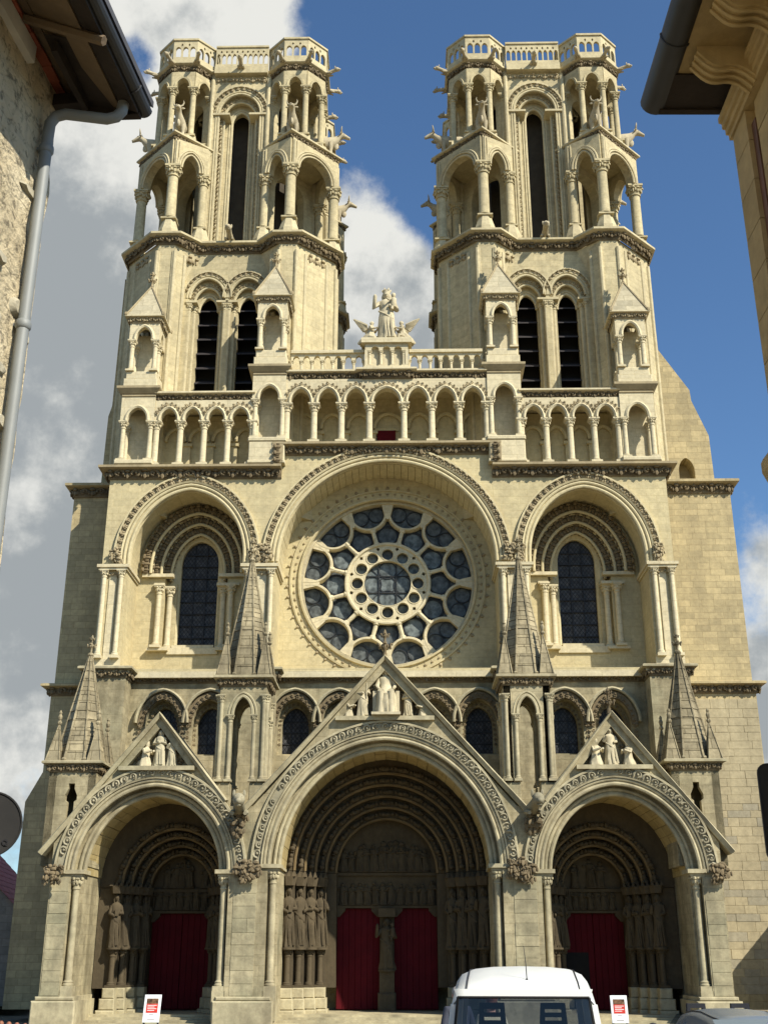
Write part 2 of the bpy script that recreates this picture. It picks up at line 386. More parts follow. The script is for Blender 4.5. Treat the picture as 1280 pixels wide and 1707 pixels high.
def normals(path):
    n = len(path); out = []
    closed = math.hypot(path[0][0] - path[-1][0], path[0][1] - path[-1][1]) < 1e-6
    for i in range(n):
        a = path[i - 1] if i > 0 else (path[-2] if closed else path[0])
        b = path[i + 1] if i < n - 1 else (path[1] if closed else path[-1])
        dx, dz = b[0] - a[0], b[1] - a[1]; l = math.hypot(dx, dz) or 1
        out.append((-dz / l, dx / l))
    return out
def arch(cx, a, zs, za, n=20, legs=None, stilt=0.0):
    """left springing over the crown to the right springing; pointed when higher than half its span"""
    zs2 = zs + stilt; h = za - zs2; pts = []
    if h > a * 1.001:
        e = (h * h - a * a) / (2 * a); rr = a + e; t1 = math.acos(e / rr)
        left = []
        for i in range(n + 1):
            q = t1 * i / n; w = PI / 2 * i / n; k = 0.62     # mostly round, with a slight point
            left.append((cx + (1 - k) * (e - rr * math.cos(q)) - k * a * math.cos(w), zs2 + (1 - k) * rr * math.sin(q) + k * h * math.sin(w)))
    else:
        left = [(cx - a * math.cos(PI / 2 * i / n), zs2 + h * math.sin(PI / 2 * i / n)) for i in range(n + 1)]
    if stilt: left = [(cx - a, zs)] + left
    pts = left + [(2 * cx - x, z) for x, z in reversed(left[:-1])]
    if legs is not None: pts = [(cx - a, legs)] + pts + [(cx + a, legs)]
    return pts
def arch_hole(cx, a, zs, za, z0, n=14, stilt=0.0): return arch(cx, a, zs, za, n, z0, stilt)
def circle(cx, cz, r, n=40, a0=0.0): return [(cx + r * math.cos(a0 + 2 * PI * i / n), cz + r * math.sin(a0 + 2 * PI * i / n)) for i in range(n)]
def rect(x0, x1, z0, z1): return [(x0, z0), (x1, z0), (x1, z1), (x0, z1)]
def ngon(cx, cy, r, n, a0=0.0): return [(cx + r * math.cos(a0 + 2 * PI * i / n), cy + r * math.sin(a0 + 2 * PI * i / n)) for i in range(n)]
def resample(path, step):
    L = [0]
    for a, b in zip(path, path[1:]): L.append(L[-1] + math.dist(a, b))
    n = max(1, int(round(L[-1] / step))); out = []; j = 0
    for i in range(n):
        t = L[-1] * (i + 0.5) / n
        while L[j + 1] < t: j += 1
        f = (t - L[j]) / (L[j + 1] - L[j]); a, b = path[j], path[j + 1]
        p = tuple(a[k] + (b[k] - a[k]) * f for k in range(len(a)))
        d = tuple(b[k] - a[k] for k in range(len(a)))
        out.append((p, d))
    return out
def leaves_arch(mb, path, off, y, step, size, kind='leaf'):
    for i, (p, d) in enumerate(resample(path, step)):
        l = math.hypot(*d); n = (-d[1] / l, d[0] / l)
        q = (p[0] + n[0] * off, y, p[1] + n[1] * off)
        if kind == 'leaf': mb.leaf(q, size * random.uniform(0.9, 1.1), (0, -1, 0), (n[0], 0, n[1]))
        else:
            if random.random() < 0.04: continue      # a lost curl here and there
            t_ = random.uniform(-0.35, 0.35); mb.scroll(q, size * random.uniform(0.8, 1.1), (random.uniform(-.2, .2), -1, random.uniform(-.2, .2)), (n[0] * math.cos(t_) - n[1] * math.sin(t_), 0, n[0] * math.sin(t_) + n[1] * math.cos(t_)), 1)
def leaves_row(mb, p0, p1, z, step, size, out, kind='mix'):
    L = math.dist(p0, p1); n = max(1, int(round(L / step)))
    for i in range(n):
        f = (i + 0.5) / n
        q = (p0[0] + (p1[0] - p0[0]) * f, p0[1] + (p1[1] - p0[1]) * f, z + random.uniform(-0.02, 0.02))
        k = kind if kind != 'mix' else ('scroll' if i % 2 else 'leaf')
        if k == 'leaf': mb.leaf(q, size * random.uniform(0.85, 1.15), out, (0, 0, 1))
        else: mb.scroll(q, size * random.uniform(0.85, 1.15), out, (0, 0, 1), 1 if (i // 2) % 2 else -1)

def mesh_of(name, mb, mat, smooth=None):
    me = bpy.data.meshes.new(name); me.from_pydata(mb.v, [], mb.f); me.materials.append(mat)
    me.validate(verbose=False)
    if smooth is not None:
        me.polygons.foreach_set('use_smooth', [True] * len(me.polygons))
        me.set_sharp_from_angle(angle=R(smooth))
    me.update(); return me
def put(name, me, parent=None, loc=(0, 0, 0), rz=0.0, sc=None, label=None, kind=None):
    o = bpy.data.objects.new(name, me); COL.objects.link(o)
    o.location = loc; o.rotation_euler = (0, 0, rz)
    if sc is not None: o.scale = sc if hasattr(sc, '__len__') else (sc, sc, sc)
    if parent is not None: o.parent = parent
    if label: o['label'] = label
    if kind: o['kind'] = kind
    return o
def obj(name, mb, mat, parent=None, smooth=None, label=None, kind=None, loc=(0, 0, 0), rz=0.0):
    return put(name, mesh_of(name, mb, mat, smooth), parent, loc, rz, None, label, kind)
def empty(name, parent=None, loc=(0, 0, 0), rz=0.0, label=None):
    return put(name, None, parent, loc, rz, None, label)
def thing(name, label, cat, loc=(0, 0, 0), rz=0.0, group=None):
    o = empty(name, None, loc, rz, label); o['category'] = cat
    if group: o['group'] = group
    return o
def tag(o, label, cat, group=None):
    o['label'] = label; o['category'] = cat
    if group: o['group'] = group
    return o
def kids(o): return [c for c in COL.objects if c.parent == o]
def copy_tree(o, parent=None, loc=None, rz=None, sc=None):
    c = o.copy(); COL.objects.link(c)
    if parent is not None: c.parent = parent
    if loc is not None: c.location = loc
    if rz is not None: c.rotation_euler = (0, 0, rz)
    if sc is not None: c.scale = sc
    for ch in kids(o): copy_tree(ch, c)
    return c
_cols = {}
def column(h, r, mat, cap=0.38, base=0.28, ab=1.75, seg=12):
    """plinth, moulded base, shaft, leafy bell capital and square abacus"""
    key = (round(h, 3), round(r, 3), mat.name, cap, base, ab)
    if key in _cols: return _cols[key]
    mb = MB(); w = r * ab
    mb.box(-w, w, -w, w, 0, base * 0.45)
    mb.lathe([(r * 1.5, base * 0.45), (r * 1.55, base * 0.6), (r * 1.3, base * 0.72), (r * 1.38, base * 0.86), (r * 1.05, base), (r, base + 0.03),
              (r * 0.94, h - cap - 0.06), (r * 1.14, h - cap - 0.05), (r * 1.14, h - cap), (r * 0.97, h - cap + 0.01), (r * 1.1, h - cap * 0.6), (r * 1.55, h - cap * 0.3)], 0, 0, seg)
    mb.prism([(-w * 0.9, -w * 0.9), (w * 0.9, -w * 0.9), (w * 0.9, w * 0.9), (-w * 0.9, w * 0.9)], h - cap * 0.32, h - cap * 0.2)
    mb.box(-w, w, -w, w, h - cap * 0.2 + 0.001, h)
    for i in range(8):
        a = 2 * PI * i / 8 + PI / 8
        d = (math.cos(a), math.sin(a), 0); k = 1.45 if i % 2 else 1.3
        mb.leaf((d[0] * r * k * 0.86, d[1] * r * k * 0.86, h - cap * 0.52), cap * 0.62, d, (0, 0, 1))
    me = mesh_of('column', mb, mat, 40); _cols[key] = me
    return me
# ---------------------------------------------------------------- ground
def build_ground():
    m = stone('worn paving', (0.25, 0.205, 0.135), bw=0.4, bh=0.4, blocks=False, stain=0.4)
    mb = MB(); n = 24
    xs = [-1500, -300, -80] + [-40 + 80 * i / n for i in range(n + 1)] + [80, 300, 1500]
    ys = [-1500, -300, -90] + [-60 + 70 * i / n for i in range(n + 1)] + [60, 300, 1500]
    zg = lambda y: -0.06 - 0.44 * min(1, max(0, (y + 26) / 16))
    vs = [(x, y, zg(y)) for y in ys for x in xs]; w = len(xs)
    mb.add(vs, [(j * w + i, j * w + i + 1, (j + 1) * w + i + 1, (j + 1) * w + i) for j in range(len(ys) - 1) for i in range(w - 1)])
    obj('ground', mb, m, kind='structure')
    mb = MB()
    for j in range(9):
        for i in range(30):
            x = -15 + i * 1.0; y = -16 + j * 1.0
            z = zg(y) - 0.02; mb.box(x + 0.008, x + 0.992, y + 0.008, y + 0.992, z, zg(y) + 0.02 + random.uniform(-0.003, 0.003))
    obj('pavement', mb, stone('forecourt flagstones', (0.27, 0.225, 0.15), blocks=False, stain=0.4), kind='structure')
build_ground()

# ---------------------------------------------------------------- the cathedral
CX = 0.13
TURN = R(-1.0)          # the front is not quite square to the view
cath = thing('cathedral', 'twin towered gothic cathedral of golden stone with three porches and a rose window', 'cathedral', (CX, 0, 0), TURN)
BAY = 9.3          # axis of the side bays
def plan_core():
    # solid masses behind the carved screen
    mb = MB()
    mb.box(-13.15, 13.15, 3.6, 8.5, 0, 24.3)
    mb.box(-13.15, 13.15, 1.25, 3.6, 0, 13.7)
    mb.box(-4.4, 4.4, 1.9, 2.6, 24.3, 28.8)
    for s in (-1, 1):
        a, b = sorted((s * 4.6, s * 13.1)); mb.box(a, b, 3.5, 11.0, 24.2, 28.2)
        a, b = sorted((s * 6.2, s * 11.3)); mb.box(a, b, 1.35, 1.9, 23.9, 27.3)
    mb.box(-4.3, 4.3, 8.5, 46, 0, 22)
    obj('wall', mb, M_gold, cath)
plan_core()

def lower_wall():
    holes = []; wins = []
    for s in (-1, 1):
        for x in (9.95, 7.85): wins.append(s * x)
        for x in (4.08, 2.1): wins.append(s * x)
    for x in wins: holes.append(arch_hole(x, 0.78, 11.65, 12.75, 10.3, 8))
    mb = MB(); mb.plate(rect(-13.2, 13.2, 0.0, 13.55), holes, 0.3, 0.75)
    inner = [arch_hole(x, 0.6, 11.6, 12.5, 10.42, 8) for x in wins]
    mb.plate(rect(-13.15, 13.15, 0.0, 13.5), inner, 0.752, 1.2)
    for s in (-1, 1):
        a, b = sorted((s * 11.45, s * 13.2)); mb.box(a, b, -0.9, 0.298, 0, 13.55)
        a, b = sorted((s * 6.6, s * 4.9)); mb.box(a, b, -0.6, 0.298, 0, 13.55)
    obj('wall', mb, M_grey, cath)
    for x in wins:
        w = empty('arched_window', cath, (x, 0, 0))
        p = MB(); p.plate(arch_hole(0, 0.66, 11.6, 12.56, 10.3, 8), [], 1.06, 1.09); obj('pane', p, M_win, w)
        b = MB()
        for k in (-0.2, 0.2): b.box(k - 0.018, k + 0.018, 1.02, 1.05, 10.4, 12.4)
        for z in (10.9, 11.4, 11.9): b.box(-0.6, 0.6, 1.015, 1.045, z - 0.018, z + 0.018)
        obj('glazing_bar', b, M_iron, w)
        # two carved orders on the front face
        c = MB()
        pin = arch(0, 0.80, 11.6, 12.78, 12, 10.5); pout = arch(0, 1.06, 11.6, 13.08, 12, 10.5)
        c.band(pin[1:-1], pout[1:-1], 0.14, 0.3)
        leaves_arch(c, arch(0, 0.93, 11.2, 12.93, 14, 10.7), 0, 0.12, 0.24, 0.2)
        leaves_arch(c, arch(0, 0.69, 11.2, 12.62, 14, 10.7), 0, 0.6, 0.22, 0.15)
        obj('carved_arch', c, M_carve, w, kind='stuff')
        h = MB(); h.sweep(arch(0, 1.08, 11.7, 13.12, 14), [(0, 0.3), (0, 0.02), (0.06, -0.02), (0.13, 0.02), (0.13, 0.3)])
        obj('hood_mould', h, M_greys, w, 40)
lower_wall()

def cornice(parent, pts, z0, z1, proj, mat_leaf, mat_slab, step=0.34, size=0.34, closed=False, name='cornice', band=None):
    """carved foliage under a weathered slab along a plan polyline (outside on the right when walking)"""
    slab = MB(); lf = MB(); n = len(pts); seg = list(range(n if closed else n - 1))
    def dirs(i):
        a, b = Vector(pts[i]), Vector(pts[(i + 1) % n]); d = (b - a).normalized(); return d, Vector((d.y, -d.x))
    def off(k, w):
        if closed or 0 < k < n - 1:
            d0, o0 = dirs((k - 1) % n); d1, o1 = dirs(k % n)
            m = (o0 + o1); m = m / max(0.3, m.dot(o0)); return Vector(pts[k]) + m * w
        d, o = dirs(0 if k == 0 else n - 2); return Vector(pts[k]) + o * w
    hs = (z1 - z0)
    prof = [(0.0, z0), (0.05 * proj + 0.02, z0), (0.12 * proj + 0.02, z0 + 0.10 * hs), (0.16 * proj, z0 + 0.62 * hs), (0.9 * proj, z0 + 0.70 * hs), (proj, z0 + 0.74 * hs), (proj, z0 + 0.92 * hs), (0.7 * proj, z1), (-0.25, z1 + 0.02)]
    rows = [[off(k, w) for k in range(n)] for w, z in prof]
    vs = [(p.x, p.y, prof[j][1]) for j, row in enumerate(rows) for p in row]; fs = []
    rec = MB(); rec.add(vs[:4 * n], [(j * n + i, j * n + (i + 1) % n, (j + 1) * n + (i + 1) % n, (j + 1) * n + i) for j in range(3) for i in seg])
    obj('frieze', rec, mat_leaf, parent)
    for j in range(3, len(prof) - 1):
        for i in seg:
            k = (i + 1) % n; fs.append((j * n + i, j * n + k, (j + 1) * n + k, (j + 1) * n + i))
    if not closed:
        fs.append(tuple(j * n for j in range(len(prof)))); fs.append(tuple(j * n + n - 1 for j in reversed(range(len(prof)))))
    slab.add(vs, fs)
    for i in seg:
        d, o = dirs(i); a, b = off(i, 0.36 * proj), off((i + 1) % n, 0.36 * proj)
        leaves_row(lf, a, b, z0 + 0.36 * hs, step, size * 1.18, (o.x, o.y, 0.1))
    obj(name, slab, mat_slab, parent, 30)
    obj('carved_foliage', lf, mat_leaf, parent, 60, kind='stuff')

def string_course():
    pts = [(-13.2, 1.0), (-13.2, -0.9), (-11.45, -0.9), (-11.45, 0.3), (-6.6, 0.3), (-6.6, -0.6), (-4.9, -0.6), (-4.9, 0.3), (4.9, 0.3), (4.9, -0.6), (6.6, -0.6), (6.6, 0.3), (11.45, 0.3), (11.45, -0.9), (13.2, -0.9), (13.2, 1.0)]
    cornice(cath, pts, 13.5, 14.0, 0.32, M_carve, M_greys, 0.36, 0.3, name='string_course')
    mb = MB(); mb.box(-13.3, 13.3, -0.05, 3.6, 13.7, 13.98)
    for s in (-1, 1):
        a, b = sorted((s * 11.3, s * 13.3)); mb.box(a, b, -1.0, -0.05, 13.72, 13.985)
        a, b = sorted((s * 6.7, s * 4.8)); mb.box(a, b, -0.7, -0.05, 13.72, 13.985)
    obj('ledge', mb, M_pale, cath)
string_course()

def shoulder(cx, a, b, z0, zs, za):
    # opening with straight jambs and a wider arched head
    return [(cx - a, z0), (cx - a, zs), (cx - b, zs)] + arch(cx, b, zs + 0.05, za, 18) + [(cx + b, zs), (cx + a, zs), (cx + a, z0)]
SA, SZ = 2.72, 19.05           # side bay arch: half span, springing
def upper_wall():
    outer = [(-13.2, 13.98), (13.2, 13.98), (13.2, 23.35), (5.0, 23.35), (5.0, 24.6), (-5.0, 24.6), (-5.0, 23.35), (-13.2, 23.35)]
    holes = [arch_hole(-BAY, SA, SZ, 22.85, 14.1, 26, 0.35), arch_hole(BAY, SA, SZ, 22.85, 14.1, 26, 0.35), arch_hole(0, 5.12, 19.15, 24.27, 14.1, 40)]
    mb = MB(); mb.plate(outer, holes, 0.0, 2.2)
    obj('wall', mb, M_gold, cath)
    # backs of the recesses
    mb = MB(); mb.plate(rect(-5.3, 5.3, 14.0, 24.6), [circle(0, 18.88, 4.3, 72)], 2.2, 2.9)
    for s in (-1, 1):
        mb.plate(rect(*sorted((s * BAY - 2.9, s * BAY + 2.9)), 14.0, 23.3), [shoulder(s * (BAY - 0.12), 1.5, 2.3, 15.6, 19.06, 22.45)], 2.2, 2.75)
        mb.plate(rect(*sorted((s * BAY - 2.85, s * BAY + 2.85)), 14.0, 23.25), [shoulder(s * (BAY - 0.12), 1.0, 1.4, 15.75, 18.95, 21.7)], 2.752, 3.3)
        mb.box(s * BAY - 2.9, s * BAY + 2.9, 3.42, 3.58, 14.0, 23.3)
    mb.box(-5.3, 5.3, 3.3, 3.58, 14.0, 24.3)
    obj('wall', mb, M_gold, cath)
    # voussoirs of the great arch's soffit, each a stone of its own
    n = 46
    for i in range(n):
        a0 = PI * i / n + 0.0025; a1 = PI * (i + 1) / n - 0.0025; r1 = 5.115; r0 = r1 - 0.045 - random.uniform(0, 0.012)
        v = MB()
        P0 = [(r0, 0.42), (r0, 2.19), (r1, 2.19), (r1, 0.42)]
        vs = [(r * math.cos(a), y, 19.15 + r * math.sin(a)) for a in (a0, a1) for r, y in P0]
        v.add(vs, [(0, 1, 2, 3), (7, 6, 5, 4), (0, 4, 5, 1), (1, 5, 6, 2), (2, 6, 7, 3), (3, 7, 4, 0)])
        obj('voussoir', v, M_smooth, cath)
    # mouldings and hoods of the three great arches
    for cx, a, zs, za, st in ((-BAY, SA, SZ, 22.85, 0.35), (BAY, SA, SZ, 22.85, 0.35), (0, 5.12, 19.15, 24.27, 0)):
        m = MB(); p = arch(cx, a, zs, za, 36, None, st)
        roll = lambda c, r, y: [(c + r * math.cos(t * PI / 4), y + r * math.sin(t * PI / 4)) for t in range(8)]
        m.sweep(p, roll(-0.02, 0.085, 0.02)); m.sweep(p, roll(0.17, 0.075, -0.02)); m.sweep(p, roll(-0.03, 0.07, 0.26))
        m.sweep(p, [(0.26, 0.0), (0.26, -0.10), (0.34, -0.14), (0.34, 0.0)])
        m.sweep(p, [(0.60, 0.0), (0.60, -0.17), (0.68, -0.17), (0.70, 0.0)])
        obj('arch_moulding', m, M_smooth, cath, 40)
        h = MB(); h.sweep(p, [(0.34, -0.001), (0.34, -0.05), (0.60, -0.09), (0.60, -0.001)])
        leaves_arch(h, p, 0.47, -0.10, 0.30, 0.30, 'leaf')
        obj('carved_foliage', h, M_carvep, cath, 60, kind='stuff')
        # carved beasts where the hood ends
        for s in (-1, 1):
            c = MB(); x = cx + s * (a + 0.5); z = zs + 0.1
            for k in range(16): c.leaf((x + random.uniform(-.24, .24), -0.16 + random.uniform(-.16, .1), z + random.uniform(-.15, .65)), random.uniform(.25, .45), (random.uniform(-.6, .6), -1, random.uniform(-.3, .5)), (random.uniform(-.5, .5), 0, 1))
            obj('label_stop', c, M_carvep, cath, 60)
upper_wall()

def pier_trim():
    """impost slabs, capitals and slender shafts on the piers between the great arches"""
    piers = [(-13.2, -(BAY + SA)), (-(BAY - SA), -5.12), (5.12, BAY - SA), (BAY + SA, 13.2)]
    lf = MB()
    for a, b in piers:
        m = MB(); x0, x1 = a - 0.14, b + 0.14
        m.box(x0, x1, -0.34, 2.15, 18.83, 18.97); m.box(x0 + 0.07, x1 - 0.07, -0.27, 2.12, 18.72, 18.83)
        leaves_row(lf, (a + 0.3, -0.1), (b - 0.3, -0.1), 18.55, 0.2, 0.2, (0, -1, 0))
        m.box(a - 0.05, b + 0.05, -0.12, 0.0, 13.99, 14.55)
        for x in ((a + 0.2, b - 0.2)):
            put('column', column(4.17, 0.115, M_pale, 0.3, 0.3), cath, (x, -0.15, 14.555))
        m.box(a + 0.42, b - 0.42, -0.05, 0.0, 14.55, 18.72)
        obj('impost', m, M_pale, cath)
    obj('carved_foliage', lf, M_carvep, cath, 60, kind='stuff')
pier_trim()

def bay_window(s):
    w = empty('arched_window', cath, (s * (BAY - 0.12), 0, 0))
    # three carved orders stepping back to the glass
    c = MB(); r_ = MB()
    for i, (a, y0) in enumerate(((2.2, 1.95), (1.76, 2.28), (1.32, 2.6))):
        zs, za = 19.25 - 0.1 * i, (22.32, 21.88, 21.46)[i]
        pin = arch(0, a, zs, za, 22, None, 0.25); pout = arch(0, a + 0.43, zs, za + 0.43, 22, None, 0.25)
        c.band(pin, pout, y0, (2.199, 2.74, 3.0)[i])
        leaves_arch(c, pin, 0.24, y0 - 0.05, 0.31, 0.42, 'leaf')
        leaves_arch(c, pin, -0.02, y0 + 0.12, 0.22, 0.2, 'leaf')
        roll = [(0.42 + 0.075 * math.cos(t * PI / 4), y0 - 0.03 + 0.075 * math.sin(t * PI / 4)) for t in range(8)]
        if i: r_.sweep(pin, [(x, y - 0.02) for x, y in roll])
        r_.sweep(pin, [(x - 0.44, y) for x, y in roll])
    obj('carved_arch', c, M_carve, w, 60, kind='stuff')
    obj('arch_moulding', r_, M_smooth, w, 40)
    for q in (-1, 1):
        b = MB(); b.box(q * 1.83 - 0.75, q * 1.83 + 0.75, 1.95, 2.3, 19.08, 19.24)
        obj('impost', b, M_pale, w); b = MB(); b.box(q * 1.5 - 0.5, q * 1.5 + 0.3 * q + 0.3, 2.05, 2.7, 18.66, 18.80)
        obj('impost', b, M_pale, w); b = MB(); b.box(q * 1.62 - 0.5, q * 1.62 + 0.5, 1.9, 2.2, 15.45, 15.58)
        for x, y in ((1.72, 2.05), (1.28, 2.45)):
            put('column', column(3.1, 0.14, M_pale, 0.42, 0.26), w, (q * x, y, 15.585))
        obj('impost', b, M_pale, w)
    p = MB(); p.plate(arch_hole(0, 0.93, 20.0, 21.2, 15.7, 14), [], 3.2, 3.23); obj('pane', p, M_win, w)
    f = MB(); f.sweep(arch(0, 0.9, 20.0, 21.2, 16, 15.78), [(0, 3.16), (0, 2.95), (0.2, 2.8), (0.46, 2.78), (0.46, 3.16)]); obj('window_frame', f, M_smooth, w, 30)
    g = MB()
    for x in (-0.3, 0.3): g.box(x - 0.022, x + 0.022, 3.12, 3.17, 15.75, 21.0)
    for i in range(9):
        z = 16.35 + i * 0.6; hw = 0.9 if z < 20.1 else 0.9 - (z - 20.1) * 0.45
        g.box(-hw, hw, 3.11, 3.18, z - 0.022, z + 0.022)
    obj('glazing_bar', g, M_iron, w)
    d = MB(); d.box(-0.98, 0.98, 2.15, 3.19, 15.62, 15.76); d.box(-1.2, 1.2, 2.1, 2.25, 15.3, 15.615); obj('sill', d, M_pale, w)
bay_window(-1); bay_window(1)

def rose():
    RZ = 18.88; Y = 2.55
    w = empty('rose_window', cath, (0, 0, RZ))
    bars = MB()
    # hub: annulus pierced by twelve roundels and twelve little lozenges
    holes = [circle(0, 0, 1.13, 36)]
    for k in range(12):
        a = PI / 2 + k * PI / 6; holes.append(circle(1.46 * math.cos(a), 1.46 * math.sin(a), 0.30, 14))
        a += PI / 12; holes.append(circle(1.80 * math.cos(a), 1.80 * math.sin(a), 0.10, 4, a))
    bars.plate(circle(0, 0, 2.04, 60), holes, Y, Y + 0.3)
    ring = lambda r, prof: bars.sweep(circle(0, 0, r, 60) + [circle(0, 0, r, 60)[0]], prof, True, False)
    rd = lambda r, y, n0=0: [(n0 + r * math.cos(t * PI / 3), y + r * math.sin(t * PI / 3)) for t in range(6)]
    ring(2.0, rd(0.09, Y - 0.02)); ring(1.145, rd(0.022, Y))
    for h in holes[1:]:
        if len(h) == 14: bars.sweep([h[-1]] + h, rd(0.03, Y), True, False)
    # rim
    ring(4.2, [(-0.13, Y + 0.3), (-0.13, Y - 0.02), (-0.03, Y - 0.14), (0.14, Y - 0.18), (0.14, Y + 0.3)])
    for k in range(12):
        am = PI / 2 + k * PI / 6 + PI / 12
        # horseshoe lobes opening on the rim
        loc = []
        for i in range(25):
            t = PI * i / 24; tx = 0.955 * math.cos(t); rr = 4.02 - 1.16 * math.sin(t) ** 0.9
            loc.append((rr * math.cos(am) - tx * math.sin(am), rr * math.sin(am) + tx * math.cos(am)))
        bars.sweep(loc, [(-0.09, Y + 0.28), (-0.09, Y + 0.02), (-0.04, Y - 0.10), (0.04, Y - 0.10), (0.09, Y + 0.02), (0.09, Y + 0.28)])
        # mullion between two lobes
        a2 = am + PI / 12; ca, sa = math.cos(a2), math.sin(a2)
        q = lambda r, tt: (r * ca - tt * sa, r * sa + tt * ca)
        bars.plate([q(3.28, -0.05), q(3.55, -0.17), q(4.1, -0.3), q(4.1, 0.3), q(3.55, 0.17), q(3.28, 0.05)], [], Y - 0.09, Y + 0.26)
    obj('tracery', bars, M_pale, w, 30)
    for k in range(12):
        a = PI / 2 + k * PI / 6 + PI / 12; s = MB()
        d = Vector((math.cos(a), 0, math.sin(a)))
        s.tube([d * 2.02 + Vector((0, Y + 0.05, 0)), d * 2.12 + Vector((0, Y + 0.05, 0)), d * 2.16 + Vector((0, Y + 0.05, 0)), d * 2.68 + Vector((0, Y + 0.05, 0)), d * 2.7 + Vector((0, Y + 0.05, 0)), d * 2.88 + Vector((0, Y + 0.05, 0))], [0.16, 0.16, 0.11, 0.10, 0.14, 0.19], 8)
        obj('spoke', s, M_pale, w, 40)
    back = MB(); back.plate(circle(0, 0, 4.28, 60), [], Y + 0.31, Y + 0.34); obj('dark_glass', back, M_rose, w)
    lead = MB()
    def came(cx, cz, r, n=20, wd=0.03):
        c = circle(cx, cz, r, n); lead.sweep(c + [c[0]], [(-wd, Y + 0.3), (-wd, Y + 0.22), (wd, Y + 0.22), (wd, Y + 0.3)], True, False)
    def pane(cx, cz, r, m):
        p = MB(); p.plate(circle(cx, cz, r, 18), [], Y + 0.27, Y + 0.285); obj('pane', p, m, w)
    for k in range(12):
        a = PI / 2 + k * PI / 6
        x, z = 2.5 * math.cos(a), 2.5 * math.sin(a)
        came(x, z, 0.47); came(x, z, 0.53, 20, 0.012); pane(x, z, 0.45, M_rose2 if random.random() < 0.6 else M_rose)
        pane(1.52 * math.cos(a), 1.52 * math.sin(a), 0.27, M_rose2 if k % 3 else M_rose)
        am = a + PI / 12
        for t in (-0.40, 0.40):
            x, z = 3.62 * math.cos(am) - t * math.sin(am), 3.62 * math.sin(am) + t * math.cos(am)
            came(x, z, 0.37, 18, 0.02); pane(x, z, 0.355, M_rose)
    came(0, 0, 0.42, 24)
    for k in range(4):
        a = k * PI / 2; x, z = 0.72 * math.cos(a), 0.72 * math.sin(a)
        came(x, z, 0.42, 20, 0.022)
        a += PI / 4; c1, s1 = math.cos(a), math.sin(a)
        lead.sweep([(0.5 * c1, 0.5 * s1), (1.2 * c1, 1.2 * s1)], [(-.02, Y + .3), (-.02, Y + .22), (.02, Y + .22), (.02, Y + .3)])
    for v in (-0.42, 0.42):
        lead.box(-1.15, 1.15, Y + 0.2, Y + 0.25, v - 0.02, v + 0.02); lead.box(v - 0.02, v + 0.02, Y + 0.19, Y + 0.24, -1.15, 1.15)
    obj('lead_came', lead, M_lead, w)
    p = MB(); p.plate(circle(0, 0, 1.19, 30), [], Y + 0.26, Y + 0.28); obj('pane', p, M_rose2, w)
    # carved surround in two rings
    c = MB(); m = MB()
    full = circle(0, 0, 4.62, 84); full.append(full[0])
    m.sweep(full, [(-0.34, 2.55), (-0.34, 2.34), (-0.10, 2.32), (-0.08, 2.12), (0.0, 2.10), (0.03, 2.26), (0.31, 2.26), (0.34, 2.08), (0.43, 2.06), (0.46, 2.2)], True, False)
    obj('rose_surround', m, M_smooth, w, 40)
    for r, y, n, sz in ((4.40, 2.30, 78, 0.30), (4.79, 2.2, 58, 0.24)):
        for i in range(n):
            a = 2 * PI * (i + 0.5) / n; d = (math.cos(a), 0, math.sin(a))
            if r > 4.5:
                c.ball((r * d[0], y + 0.02, r * d[2]), sz * 0.42, sz * 0.35, sz * 0.42, 6, 4)
                c.ball((r * d[0] * 1.012, y - 0.06, r * d[2] * 1.012), sz * 0.2, sz * 0.16, sz * 0.2, 5, 3)
            else: c.leaf((r * d[0], y - 0.05, r * d[2]), sz, (0, -1, 0), d)
    obj('carved_foliage', c, M_carvep, w, 60, kind='stuff')
rose()

# cornice of the upper wall: low at the sides, stepped up over the rose
def main_cornice():
    for s in (-1, 1):
        pts = [(13.2, 2.0), (13.2, 0.0), (5.0, 0.0)]
        if s < 0: pts = [(-5.0, 0.0), (-13.2, 0.0), (-13.2, 2.0)]
        pts = pts[::-1]
        cornice(cath, pts, 23.3, 23.95, 0.5, M_carve, M_carvep, 0.42, 0.42)
        c = MB(); x0, x1 = sorted((s * 4.93, s * 5.45)); c.box(x0, x1, -0.45, 1.0, 24.0, 25.06)
        lf = MB()
        for i in range(3): lf.leaf((s * 5.2, -0.5, 24.1 + i * 0.34), 0.4, (0, -1, 0), (s, 0, 0))
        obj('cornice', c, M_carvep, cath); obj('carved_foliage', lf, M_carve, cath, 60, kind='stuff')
    cornice(cath, [(-5.0, 1.2), (-5.0, 0.0), (5.0, 0.0), (5.0, 1.2)], 24.5, 25.1, 0.46, M_carve, M_carvep, 0.42, 0.4)
    fl = MB(); fl.box(-4.98, 4.98, 0.0, 2.2, 24.6, 25.09)
    for s in (-1, 1):
        a, b = sorted((s * 5.0, s * 13.2)); fl.box(a, b, 0.0, 2.2, 23.4, 23.94)
    obj('ledge', fl, M_gold, cath)
main_cornice()

